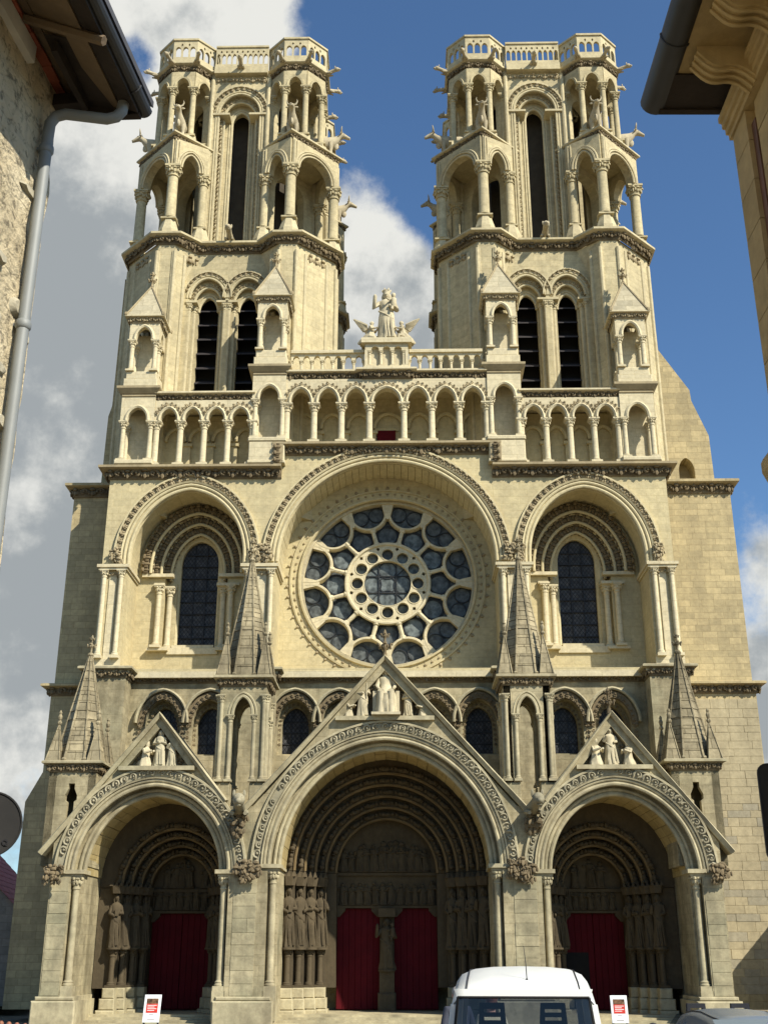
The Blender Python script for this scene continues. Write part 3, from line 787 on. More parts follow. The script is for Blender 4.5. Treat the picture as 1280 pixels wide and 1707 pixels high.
def arcade(par, xs, z0, zc, za, zt, y0=-0.35, y1=1.0, r=0.15, mat=M_pale, skip_ends=False):
    """open arcade: free columns, carved pointed arches, spandrel wall"""
    holes = []; m = MB(); lf = MB()
    for a, b in zip(xs, xs[1:]):
        c, h = (a + b) / 2, (b - a) / 2 - 0.17
        holes.append((c, h))
    # spandrel plate cut by arch heads that open downwards
    lo = [(xs[0] - 0.1, zc)]
    for c, h in holes: lo += arch(c, h, zc, za, 10)
    lo += [(xs[-1] + 0.1, zc), (xs[-1] + 0.1, zt), (xs[0] - 0.1, zt)]
    m.plate(lo, [], y0 + 0.1, y0 + 0.5)
    obj('arcade_wall', m, mat, par)
    mo = MB()
    for c, h in holes:
        p = arch(c, h, zc, za, 12)
        mo.sweep(p, [(0.0, y0 + 0.11), (-0.03, y0 + 0.03), (0.05, y0 - 0.03), (0.12, y0 + 0.03), (0.13, y0 + 0.11)])
        q = arch(c, h + 0.13, zc + 0.02, za + 0.13, 12)
        leaves_arch(lf, q[3:-3], 0.10, y0 + 0.02, 0.19, 0.22, 'leaf')
    obj('arch_moulding', mo, mat, par, 40); obj('carved_foliage', lf, M_carvep, par, 60, kind='stuff')
    for i, x in enumerate(xs):
        put('column', column(zc - z0, r, mat, 0.36, 0.24), par, (x, y0 + 0.28, z0))
    # blind arcade on the back wall
    bb = MB()
    for c, h in holes:
        bb.sweep(arch(c + 0.1, h - 0.02, zc - 0.45, za - 0.5, 10), [(0, y1), (0, y1 - 0.12), (0.14, y1 - 0.14), (0.14, y1)])
    for x in xs[1:-1]:
        bk = MB(); bk.box(x - 0.08, x + 0.28, y1 - 0.12, y1, z0, zc - 0.75); bk.box(x - 0.17, x + 0.37, y1 - 0.2, y1, zc - 0.75, zc - 0.6); obj('pilaster', bk, M_gold, par)
    obj('blind_arch', bb, M_gold, par, 40)

def galleries():
    for s in (-1, 1):
        g = empty('gallery', cath)
        xs = [s * x for x in (11.15, 9.98, 8.83, 7.68, 6.5)]; xs.sort()
        arcade(g, xs, 23.96, 26.3, 26.95, 27.4, -0.35, 1.3)
        a, b = sorted((s * 6.4, s * 11.3))
        cornice(g, [(a, -0.1), (b, -0.1)], 27.38, 27.85, 0.34, M_carve, M_pale, 0.36, 0.3)
        m = MB(); m.box(a, b, -0.08, 2.0, 27.4, 27.84); obj('gallery_roof', m, M_pale, g)
    g = empty('gallery', cath)
    xs = [-4.85, -3.52, -2.19, -0.84, 0.84, 2.19, 3.52, 4.85]
    arcade(g, xs, 25.11, 27.2, 27.98, 28.5, -0.35, 1.85, 0.16)
    cornice(g, [(-4.9, -0.1), (-1.15, -0.1), (-1.15, -0.3), (1.15, -0.3), (1.15, -0.1), (4.9, -0.1)], 28.48, 28.98, 0.34, M_carve, M_pale, 0.36, 0.32)
    m = MB(); m.box(-4.8, 4.8, -0.08, 2.3, 28.5, 28.97); obj('gallery_roof', m, M_pale, g)
    d = MB(); d.box(-0.5, 0.42, 1.72, 1.8, 25.11, 26.62); obj('door', d, M_door, g)
    f = MB(); f.box(-0.62, 0.54, 1.74, 1.84, 26.62, 26.76); obj('lintel', f, M_gold, g)
    # balustrade
    b = empty('balustrade', cath); r = MB()
    for s in (-1, 1):
        x0, x1 = sorted((s * 1.12, s * 4.75))
        r.box(x0, x1, 0.0, 0.34, 28.99, 29.12); r.box(x0, x1, -0.06, 0.4, 30.08, 30.24)
        n = 7; lo = [(x0, 29.72)]; stp = (x1 - x0) / n
        for i in range(n): lo += arch(x0 + stp * (i + 0.5), stp / 2 - 0.09, 29.72, 29.98, 6)
        lo += [(x1, 29.72), (x1, 30.08), (x0, 30.08)]
        r.plate(lo, [], 0.06, 0.28)
        for i in range(n + 1): put('baluster', column(0.6, 0.075, M_pale, 0.16, 0.12, 1.6, 8), b, (x0 + stp * i, 0.17, 29.12))
    r.box(-1.12, 1.12, -0.3, 0.7, 28.99, 29.2); r.box(-1.08, 1.08, -0.05, 0.6, 29.2, 30.45); r.box(-1.25, 1.25, -0.42, 0.8, 30.45, 30.72)
    lo = [(-1.06, 30.1)]
    for i in range(3): lo += arch(-0.56 + 0.56 * i, 0.2, 30.1, 30.3, 6)
    lo += [(1.06, 30.1), (1.06, 30.449), (-1.06, 30.449)]
    r.plate(lo, [], -0.26, -0.052)
    for x in (-1.0, 1.0): r.box(x - 0.08, x + 0.08, -0.26, -0.052, 29.2, 30.099)
    for i in range(4): put('baluster', column(0.9, 0.075, M_pale, 0.18, 0.14, 1.5, 8), b, (-0.84 + 0.56 * i, -0.16, 29.2))
    obj('rail', r, M_pale, b)
galleries()

def finial(mb, x, y, z, s):
    mb.lathe([(0.05 * s, 0), (0.09 * s, 0.05 * s), (0.05 * s, 0.1 * s), (0.06 * s, 0.3 * s), (0.14 * s, 0.4 * s), (0.12 * s, 0.48 * s), (0.04 * s, 0.52 * s), (0.04 * s, 0.7 * s), (0.09 * s, 0.78 * s), (0.02 * s, 0.98 * s)], x, y, 8, z)
    for k in range(4):
        a = k * PI / 2; d = (math.cos(a), math.sin(a), 0)
        mb.leaf((x + d[0] * 0.17 * s, y + d[1] * 0.17 * s, z + 0.42 * s), 0.26 * s, d, (0, 0, 1))
        mb.leaf((x + d[0] * 0.10 * s, y + d[1] * 0.10 * s, z + 0.78 * s), 0.17 * s, d, (0, 0, 1))

def pinnacle():
    """two storeyed niche turret with a pyramid cap; origin at the middle of its front foot"""
    p = empty('pinnacle', cath); w = 0.82; D = 1.7
    b = MB(); b.cbox(-w - 0.1, w + 0.1, -0.1, D, 0.0, 0.22, 0.04)
    b.box(-w + 0.2, w - 0.2, 0.95, D, 0.22, 3.6)
    b.cbox(-w - 0.02, w + 0.02, 0.0, D, 4.1, 4.62, 0.04); b.cbox(-w + 0.06, w - 0.06, 0.08, D, 4.62, 5.05, 0.04)
    b.box(-w + 0.24, w - 0.24, 0.92, D, 5.05, 7.5)
    obj('base', b, M_pale, p)
    for z0, hc, zt, k in ((0.22, 2.1, 3.6, 1.0), (5.05, 1.75, 7.75, 0.9)):
        m = MB(); ww = w * k
        zc = z0 + hc
        def face():
            lo = [(-ww, zc)] + arch(0, ww - 0.33, zc, zc + 0.72, 10) + [(ww, zc), (ww, zt), (-ww, zt)]
            return lo
        m.plate(face(), [], 0.03, 0.3)
        m.M = Matrix.Translation((0, 0.86, 0)) @ Matrix.Rotation(PI / 2, 4, 'Z'); m.plate([(max(-0.55, min(0.9, x * 0.8)), z) for x, z in face()], [], -ww + 0.002, -ww + 0.26)
        m.M = Matrix.Translation((0, 0.86, 0)) @ Matrix.Rotation(PI / 2, 4, 'Z'); m.plate([(max(-0.55, min(0.9, x * 0.8)), z) for x, z in face()], [], ww - 0.26, ww - 0.002)
        m.M = None
        m.sweep(arch(0, ww - 0.33, zc, zc + 0.72, 12), [(0.0, 0.03), (-0.03, -0.03), (0.05, -0.07), (0.13, -0.02), (0.14, 0.03)])
        obj('niche_arch', m, M_pale, p, 30)
        for x in (-ww + 0.16, ww - 0.16):
            put('column', column(hc, 0.12, M_pale, 0.34, 0.2), p, (x, 0.17, z0))
            put('column', column(hc, 0.12, M_pale, 0.34, 0.2), p, (x, 0.86, z0))
    c = MB(); c.cbox(-w - 0.02, w + 0.02, -0.02, D, 3.6, 3.74, 0.03); c.prism([(-w - .05, -.05), (w + .05, -.05), (w + .05, D), (-w - .05, D)], 3.74, 3.98, [(-w - .24, -.24), (w + .24, -.24), (w + .24, D), (-w - .24, D)])
    c.box(-w - .24, w + .24, -.24, D, 3.98, 4.1); obj('cornice', c, M_carvep, p)
    k = 0.9 * w
    cornice(p, [(-k, 1.5), (-k, 0.03), (k, 0.03), (k, 1.5)], 7.72, 8.12, 0.26, M_carvep, M_pale, 0.22, 0.24)
    r = MB(); q = [(-k - .2, -.17), (k + .2, -.17), (k + .2, 1.6), (-k - .2, 1.6)]
    tip = (0, 0.72, 10.3)
    r.cone(q, 8.1, tip)
    obj('pyramid_roof', r, M_roofst, p)
    e = MB()
    for x, y in q[:]:
        e.tube([(x, y, 8.12), tip], [0.06, 0.05], 6); e.ball((x, y, 8.15), 0.13)
    finial(e, 0, 0.72, 10.25, 0.95); obj('finial', e, M_carvep, p, 40)
    return p
pn = pinnacle(); pn.location = (-12.08, -0.36, 23.96)
copy_tree(pn, cath, (12.08, -0.36, 23.96)); copy_tree(pn, cath, (-5.72, -0.36, 25.1)); copy_tree(pn, cath, (5.72, -0.36, 25.1))
def pinnacle_plinths():
    for s in (-1, 1):
        m = MB(); m.cbox(s * 5.74 - 0.86, s * 5.74 + 0.86, -0.42, 1.0, 23.96, 25.1, 0.04); m.cbox(s * 5.74 - 0.9, s * 5.74 + 0.9, -0.45, 1.0, 23.962, 24.12, 0.03)
        obj('plinth', m, M_pale, cath)
pinnacle_plinths()
# ---------------------------------------------------------------- towers
TX, TY = 8.45, 6.75
CC = -3.22                      # corner turret axis, tower frame
def rotz(k): return Matrix.Rotation(k * PI / 2, 4, 'Z')
def tower():
    t = empty('tower', cath, (-TX, TY, 0))
    D = 4.70                    # half width of the louvred storey
    base = MB()
    # louvred storey: four stepped walls
    for k in range(4):
        base.M = rotz(k)
        z0, z1 = 26.0, 37.4
        for (y0, y1, a, zs, za) in ((-D, -D + 0.28, 0.96, 34.6, 35.85), (-D + 0.282, -D + 0.56, 0.76, 34.35, 35.42), (-D + 0.562, -D + 0.9, 0.54, 34.05, 35.0)):
            holes = [arch_hole(s * 1.06, a, zs, za, 27.6, 12) for s in (-1, 1)]
            base.plate(rect(-3.6, 3.6, z0, z1), holes, y0, y1)
    base.M = None
    base.prism([(-3.5, -3.5), (3.5, -3.5), (3.5, 3.5), (-3.5, 3.5)], 37.0, 37.6)
    # corner buttresses, square set diagonally with clipped tips
    q = 0.62; rr = 2.42
    clip = [(-0.45, -rr), (0.45, -rr), (0.92, -rr + 0.47), (0.92, 0.92), (-rr + 0.47, 0.92), (-rr, 0.45), (-rr, -0.45), (-rr + 0.47, -0.92), (-0.92, -rr + 0.47)]
    for k in range(4):
        base.M = rotz(k) @ Matrix.Translation((CC, CC, 0)); base.prism(clip, 22.0, 37.4)
    base.M = None
    obj('wall', base, M_tower, t)
    sh = MB()
    for k in range(4):
        sh.M = rotz(k) @ Matrix.Translation((CC, CC, 0))
        for x, y in ((-0.47, -rr), (0.47, -rr), (-rr, -0.47), (-rr, 0.47), (0.9, -rr + 0.47), (-rr + 0.47, 0.9), (-rr + 0.47, -0.9), (-0.9, -rr + 0.47)):
            sh.tube([(x, y, 24), (x, y, 36.9)], 0.11, 8)
        for x in (-0.36, 0.36): sh.tube([(x, -rr - 0.01, 24), (x, -rr - 0.01, 36.9)], 0.05, 6)
    sh.M = None
    obj('shaft', sh, M_towers, t, 40)
    for k in range(4):
        for mir in (0, 1):
            cb = MB(); cb.M = rotz(k) @ Matrix.Translation((CC, CC, 0))
            f = (lambda x, y: (x, y)) if not mir else (lambda x, y: (y, x))
            cb.cone([f(0.45, -rr), f(1.69, -1.35), f(0.9, -1.3), f(0.9, -rr + 0.47)], 37.32, (*f(0.93, -1.45), 35.6))
            obj('corbel', cb, M_towers, t); cb2 = MB(); cb2.M = cb.M; cb = cb2
            cb.cone([f(-0.45, -rr), f(-1.45, -1.45), f(-1.2, -1.2), f(-0.85, -1.6)], 37.32, (*f(-0.95, -1.8), 35.9))
            obj('corbel', cb, M_towers, t)
    lf = MB()
    for k in range(4):
        M4 = rotz(k) @ Matrix.Translation((CC, CC, 0)); lf.M = M4
        d = Vector((q + rr, rr - q)).normalized()
        for (x0, y0), (x1, y1) in (((q, -rr), (rr, -q)), ((-rr, -q), (-q, -rr))):
            o = Vector((y1 - y0, -(x1 - x0))).normalized()
            for row, cnt in ((0, 3), (1, 2), (2, 1)):
                for i in range(cnt):
                    f = 0.5 + (i - (cnt - 1) / 2) * 0.17
                    lf.leaf((x0 + (x1 - x0) * f - o.x * (0.12 + 0.3 * row), y0 + (y1 - y0) * f - o.y * (0.12 + 0.3 * row), 36.8 - row * 0.42), 0.5, (o.x, o.y, 0.1), (0, 0, 1))
    lf.M = None
    # lancet trim on the louvred storey
    for k in range(4):
        mo = MB(); mo.M = rotz(k); lf.M = rotz(k)
        rl = lambda c, r, y: [(c + r * math.cos(i * PI / 3), y + r * math.sin(i * PI / 3)) for i in range(6)]
        for s in (-1, 1):
            for a, zs, za, y in ((0.96, 34.6, 35.85, -D), (0.76, 34.35, 35.42, -D + 0.28), (0.54, 34.05, 35.0, -D + 0.56)):
                p = arch(s * 1.06, a, zs, za, 12); mo.sweep(p, rl(-0.02, 0.075, y + 0.02)); mo.sweep(p, rl(0.13, 0.05, y))
            h = arch(s * 1.06, 0.98, 34.6, 35.88, 12)
            mo.sweep(h, [(0.27, -D), (0.27, -D - 0.1), (0.34, -D - 0.1), (0.34, -D)])
            leaves_arch(lf, h[2:-2], 0.2, -D - 0.05, 0.24, 0.22); leaves_arch(lf, arch(s * 1.06, 0.86, 34.45, 35.55, 12), 0, -D + 0.24, 0.24, 0.22)
            mo.box(s * 1.06 - 1.12, s * 1.06 - 0.5, -D - 0.08, -D + 0.6, 34.3, 34.42); mo.box(s * 1.06 + 0.5, s * 1.06 + 1.12, -D - 0.08, -D + 0.6, 34.305, 34.415)
        obj('arch_moulding', mo, M_towers, t, 40)
    lf.M = None
    for k in (0,):
        for s in (-1, 1):
            for x, y in ((s * 1.06 - 0.94, -D + 0.1), (s * 1.06 + 0.94, -D + 0.1), (s * 1.06 - 0.72, -D + 0.38), (s * 1.06 + 0.72, -D + 0.38)):
                put('column', column(6.7, 0.105, M_towers, 0.36, 0.3, 1.45), t, (x, y, 27.6))
            for i in range(8):
                lv = MB(); z = 28.1 + i * 0.86
                lv.add([(-0.56, -D + 0.62, z), (0.56, -D + 0.62, z), (0.56, -D + 1.35, z + 0.5), (-0.56, -D + 1.35, z + 0.5),
                        (-0.56, -D + 0.62, z + 0.06), (0.56, -D + 0.62, z + 0.06), (0.56, -D + 1.35, z + 0.56), (-0.56, -D + 1.35, z + 0.56)],
                       [(0, 3, 2, 1), (4, 5, 6, 7), (0, 1, 5, 4), (1, 2, 6, 5), (2, 3, 7, 6), (3, 0, 4, 7)])
                obj('louver', lv, M_louver, t, loc=(s * 1.06, 0, 0))
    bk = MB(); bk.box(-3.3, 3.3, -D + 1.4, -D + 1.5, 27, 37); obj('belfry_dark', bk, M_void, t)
    # cornice round the louvred storey
    pts = []
    for k in range(4):
        m = rotz(k)
        seq = [(CC - rr, CC + q), (CC - rr, CC - q), (CC - q, CC - rr), (CC + q, CC - rr), (-1.66, -D)]
        pts += [tuple((m @ Vector((x, y, 0)))[:2]) for x, y in [(-D, -1.66)] + seq]
    cornice(t, pts, 37.3, 37.95, 0.42, M_carve, M_towers, 0.36, 0.36, True)
    # octagon storey: four walls with a tall lancet, four plain ones
    A = 4.12; hw = A * math.tan(PI / 8)
    oc = MB()
    for k in range(8):
        oc.M = Matrix.Rotation(k * PI / 4, 4, 'Z')
        if k % 2 == 0:
            h2 = A * math.tan(PI / 8)
            for (y0, y1, a, zs, za) in ((-A, -A + 0.34, 1.22, 47.2, 48.65), (-A + 0.342, -A + 0.68, 0.95, 47.15, 48.3), (-A + 0.682, -A + 1.1, 0.54, 47.0, 47.85)):
                hh = -y0 * math.tan(PI / 8)
                oc.plate(rect(-hh, hh, 37.6, 50.2), [arch_hole(0, a, zs, za, 38.3, 14)], y0, y1)
        else:
            oc.plate(rect(-hw + 0.02, hw - 0.02, 37.6, 50.15), [arch_hole(0, 1.05, 42.3, 43.5, 38.4, 12), arch_hole(0, 1.0, 47.6, 48.7, 44.9, 12)], -A + 0.02, -A + 0.6)
    oc.M = None
    oc.prism(ngon(0, 0, 4.2, 8, PI / 8), 49.7, 50.3)
    obj('wall', oc, M_tower, t)
    bc = MB(); bc.prism(ngon(0, 0, 2.6, 8, PI / 8), 37.5, 49.7); obj('dark_core', bc, M_darkcore, t)  # added prism, not a real part; its dark colour makes the openings read unlit
    lf2 = MB()
    for k in range(4):
        mo = MB(); mo.M = rotz(k); lf2.M = rotz(k)
        for a, zs, za, y in ((1.22, 47.2, 48.65, -A), (0.95, 47.15, 48.3, -A + 0.34), (0.54, 47.0, 47.85, -A + 0.68)):
            p = arch(0, a, zs, za, 14, 38.4); mo.sweep(p, [(-0.02 + 0.075 * math.cos(i * PI / 3), y + 0.02 + 0.075 * math.sin(i * PI / 3)) for i in range(6)])
            mo.sweep(p, [(0.12 + 0.05 * math.cos(i * PI / 3), y + 0.05 * math.sin(i * PI / 3)) for i in range(6)])
        h = arch(0, 1.24, 47.2, 48.7, 14)
        mo.sweep(h, [(0.36, -A), (0.36, -A - 0.12), (0.44, -A - 0.12), (0.44, -A)])
        leaves_arch(lf2, h, 0.26, -A - 0.05, 0.26, 0.26)
        leaves_arch(lf2, arch(0, 1.08, 47.1, 48.4, 14, 38.6), 0, -A + 0.27, 0.3, 0.2)
        for s in (-1, 1):
            mo.box(s * 1.1 - 0.55, s * 1.1 + 0.55, -A - 0.12, -A + 0.9, 47.05, 47.18)
            mo.tube([(s * 1.62, -A - 0.04, 38.0), (s * 1.62, -A - 0.04, 49.6)], 0.12, 8)
        mo.box(-1.7, 1.7, -A - 0.12, -A + 0.2, 37.9, 38.3)
        leaves_row(lf2, (-1.5, -A - 0.08), (1.5, -A - 0.08), 49.55, 0.34, 0.3, (0, -1, 0))
        obj('arch_moulding', mo, M_towers, t, 40)
    lf2.M = None
    lf2.v, lf2.f = lf2.v, lf2.f
    obj('carved_foliage', lf2, M_carvep, t, 60, kind='stuff'); obj('carved_foliage', lf, M_carvep, t, 60, kind='stuff')
    # parapet plan round the top: turret octagons joined by straight runs
    rt = 1.68
    g = MB()
    # ---- corner turrets (built once, set four times)
    parts = []
    Fp, Lp, Rp, Bp = (CC, CC - 2.2), (CC - 2.2, CC), (-1.72, -4.5), (-4.5, -1.72)
    # lower storey columns on conical pedestals
    for x, y in (Fp, Lp, Rp, Bp):
        ped = MB(); ped.prism(ngon(x, y, 0.62, 8, PI / 8), 37.9, 38.15); ped.prism(ngon(x, y, 0.58, 8, PI / 8), 38.15, 38.9, ngon(x, y, 0.36, 8, PI / 8))
        parts.append(('pedestal', mesh_of('pedestal', ped, M_towers)))
    cl = column(3.55, 0.29, M_tower, 0.62, 0.2, 1.4, 14)
    cols = [(cl, (x, y, 38.9)) for x, y in (Fp, Lp)] + [(column(3.55, 0.235, M_tower, 0.6, 0.2, 1.4, 14), (x, y, 38.9)) for x, y in (Rp, Bp)]
    w = MB(); mo = MB()
    for (p0, p1) in ((Lp, Fp), (Fp, Rp), (Bp, Lp)):
        a = Vector(p0); b = Vector(p1); d = b - a; L = d.length; ang = math.atan2(d.y, d.x)
        M4 = Matrix.Translation((a.x, a.y, 0)) @ Matrix.Rotation(ang, 4, 'Z')
        h = L / 2 - 0.36
        lo = [(-0.1, 42.45)] + arch(L / 2, h, 42.45, 42.45 + max(1.05, h * 0.98) if h > 1.1 else 43.45, 12) + [(L + 0.1, 42.45), (L + 0.1, 44.25), (-0.1, 44.25)]
        w.M = M4; w.plate(lo, [], -0.24, 0.24)
        mo.M = M4; top = max(1.05, h * 0.98) if h > 1.1 else 1.0
        for o, y in ((0, -0.25), (0.15, -0.3), (0.28, -0.28)):
            mo.sweep(arch(L / 2, h + o, 42.45, 42.45 + top + o, 14), [(0.065 * math.cos(i * PI / 3), y + 0.065 * math.sin(i * PI / 3)) for i in range(6)])
        mo.tube([(0, -0.26, 42.5), (0, -0.26, 44.1)], 0.07, 6); mo.tube([(0.16, -0.27, 42.5), (0.16, -0.27, 44.1)], 0.05, 6)
    w.M = None; mo.M = None
    dia = [(CC, CC - 2.42), (CC + 2.0, CC - 0.42), (CC + 0.4, CC + 0.4), (CC - 0.42, CC + 2.0), (CC - 2.42, CC)]
    w.prism([(CC, CC - 2.2), (CC + 2.0, CC - 0.2), (CC - 0.2, CC + 2.0), (CC - 2.2, CC)], 43.9, 44.3)
    parts.append(('arcade_wall', mesh_of('arcade_wall', w, M_tower))); parts.append(('arch_moulding', mesh_of('arch_moulding', mo, M_towers, 40)))
    # upper storey
    up = MB(); pm = MB(); c0 = (CC, CC); ro = 1.56
    op = ngon(CC, CC, ro, 8, PI / 8)
    cu = column(3.45, 0.17, M_tower, 0.42, 0.22, 1.7, 10)
    for x, y in op:
        if (x - CC) + (y - CC) > 1.9: continue
        pb = MB(); pb.prism(ngon(x, y, 0.36, 4, PI / 4 + math.atan2(y - CC, x - CC)), 44.6, 45.05); parts.append(('pedestal', mesh_of('pedestal', pb, M_towers)))
        cols.append((cu, (x, y, 45.05)))
    for i in range(8):
        a, b = Vector(op[i]), Vector(op[(i + 1) % 8]); d = b - a; L = d.length
        mid = (a + b) / 2
        out = (mid - Vector(c0))
        M4 = Matrix.Translation((a.x, a.y, 0)) @ Matrix.Rotation(math.atan2(d.y, d.x), 4, 'Z')
        up.M = M4
        lo = [(-0.06, 48.5)] + arch(L / 2, L / 2 - 0.2, 48.5, 49.15, 8) + [(L + 0.06, 48.5), (L + 0.06, 49.6), (-0.06, 49.6)]
        up.plate(lo, [], -0.2, 0.2)
        up.sweep(arch(L / 2, L / 2 - 0.2, 48.5, 49.15, 8), [(0, -0.2), (-0.02, -0.25), (0.09, -0.27), (0.11, -0.2)])
        # pierced parapet
        P0, P1 = 50.3, 51.85
        up.M = None; pm.M = Matrix.Translation((CC, CC, 0)) @ Matrix.Rotation(i * PI / 4 + 0, 4, 'Z')
        ap = rt; L2 = 2 * ap * math.tan(PI / 8); holes = []
        for j in range(3):
            cx = (j - 1) * L2 * 0.3
            holes.append(arch_hole(cx, L2 * 0.118, 51.15, 51.42, 50.66, 4)[::1])
            if j < 2: holes.append([(cx + L2 * 0.15 - 0.07, 51.55), (cx + L2 * 0.15, 51.42), (cx + L2 * 0.15 + 0.07, 51.55), (cx + L2 * 0.15, 51.66)])
        pm.plate(rect(-L2 / 2 - 0.001, L2 / 2 + 0.001, P0, P1), holes, -ap, -ap + 0.16)
        pm.box(-L2 / 2 - 0.03, L2 / 2 + 0.03, -ap - 0.07 - 0.003 * (i % 2), -ap + 0.22, P1 - 0.002, P1 + 0.12 + 0.002 * (i % 2))
        pm.M = None
    up.prism(ngon(CC, CC, 1.62, 8, PI / 8), 49.62, 50.3)
    parts.append(('turret_wall', mesh_of('turret_wall', up, M_tower, 30))); parts.append(('parapet', mesh_of('parapet', pm, M_towers)))
    dcorn = MB(); dl = MB()
    # gargoyle heads round the parapet foot
    for k in range(4):
        for nm, me in parts: put(nm, me, t, rz=k * PI / 2)
        for me, (x, y, z) in cols:
            p = rotz(k) @ Vector((x, y, z)); put('column', me, t, p, k * PI / 2)
        m = rotz(k)
        tr = lambda pts: [tuple((m @ Vector((x, y, 0)))[:2]) for x, y in pts]
        cornice(t, tr([(CC - 0.3, CC + 2.1), (CC - 2.3, CC), (CC, CC - 2.3), (CC + 2.1, CC - 0.3)]), 44.15, 44.68, 0.3, M_carve, M_towers, 0.3, 0.32)
        fl = MB(); fl.M = m; fl.prism([(CC, CC - 2.3), (CC + 1.8, CC - 0.5), (CC - 0.5, CC + 1.8), (CC - 2.3, CC)], 44.3, 44.66); obj('turret_floor', fl, M_towers, t)
        oo = ngon(CC, CC, 1.66, 8, PI / 8)
        ring = [oo[i % 8] for i in range(2, 9)]
        cornice(t, tr(ring), 49.55, 50.3, 0.3, M_carve, M_towers, 0.3, 0.3)
    # straight parapets between turrets
    for k in range(4):
        st = MB(); st.M = rotz(k); x1 = -CC - rt * 1.0; holes = []
        n = 10; stp = 2 * x1 / n
        for j in range(n):
            cx = -x1 + stp * (j + 0.5); holes.append(arch_hole(cx, stp * 0.38, 51.15, 51.42, 50.66, 4))
            if j < n - 1: holes.append([(cx + stp / 2 - 0.07, 51.56), (cx + stp / 2, 51.45), (cx + stp / 2 + 0.07, 51.56), (cx + stp / 2, 51.67)])
        Y = -A - 0.16
        st.plate(rect(-x1, x1, 50.3, 51.85), holes, Y, Y + 0.16); st.box(-x1, x1, Y - 0.07, Y + 0.22, 51.85, 51.97)
        st.prism([(-x1, Y - 0.2), (x1, Y - 0.2), (x1, -A + 0.6), (-x1, -A + 0.6)], 49.85, 50.32)
        st.M = None; obj('balustrade', st, M_towers, t)
    # gargoyles: beast heads leaning out under the parapet
    gm = MB()
    gm.tube([(0, 0.3, 0.0), (0, -0.2, 0.06), (0, -0.55, 0.16), (0, -0.8, 0.2)], [0.2, 0.19, 0.15, 0.16], 8)
    gm.ball((0, -0.92, 0.22), 0.19, 0.24, 0.2, 8, 6); gm.ball((0, -1.14, 0.15), 0.11, 0.15, 0.1, 7, 5); gm.ball((0, -1.08, 0.03), 0.08, 0.13, 0.05, 6, 4)
    for s in (-1, 1):
        gm.ball((s * 0.15, -0.82, 0.4), 0.05, 0.05, 0.13, 5, 4); gm.ball((s * 0.09, -1.06, 0.29), 0.04, 0.04, 0.04, 5, 4)
        gm.tube([(s * 0.2, -0.05, -0.05), (s * 0.19, -0.5, -0.12)], [0.09, 0.06], 6)
    gme = mesh_of('gargoyle', gm, M_ox, 50)
    for k in range(4):
        for x, y, a in ((CC - 0.7, CC - 1.72, -20), (CC + 0.7, CC - 1.72, 20), (CC - 1.72, CC - 0.7, -70), (CC - 1.72, CC + 0.7, -110)):
            p = rotz(k) @ Vector((x, y, 50.15)); put('gargoyle', gme, t, p, k * PI / 2 + R(a), 0.68)
        p = rotz(k) @ Vector((0, -A - 0.25, 50.2)); put('gargoyle', gme, t, p, k * PI / 2, 0.8)
        if k == 0: put('gargoyle', gme, t, rotz(k) @ Vector((0, -4.75, 38.1)), k * PI / 2)
    # dark core added above so that the lancet reads dark against the far wall
    return t
tw = tower()
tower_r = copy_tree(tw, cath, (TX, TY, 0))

# ---------------------------------------------------------------- set-back side walls and buttresses
def stones(x0, x1, y, z0, z1, mats=None, limit=110, hmin=0.29, hmax=0.42):
    # stones laid one by one where they can be told apart
    mats = mats or (M_stoneA, M_stoneB, M_stoneB, M_stoneC)
    z = z0; n = 0; spare = MB()
    while z < z1 - 0.1:
        h = random.uniform(hmin, hmax); x = x0
        if z + h > z1 - 0.15: h = z1 - z
        while x < x1 - 0.01:
            w = random.uniform(0.5, 1.1)
            if x + w > x1 - 0.3: w = x1 - x
            p = MB(); d = random.uniform(0.008, 0.026)
            a = (x + 0.005, x + w - 0.005, y - d, y + 0.01, z + 0.005, z + h - 0.005, 0.006)
            if n < limit:
                p.cbox(*a); obj('stone', p, random.choice(mats), cath); n += 1
            else: spare.cbox(*a)
            x += w
        z += h
    if spare.v: obj('stone_facing', spare, M_stoneB, cath, kind='stuff')
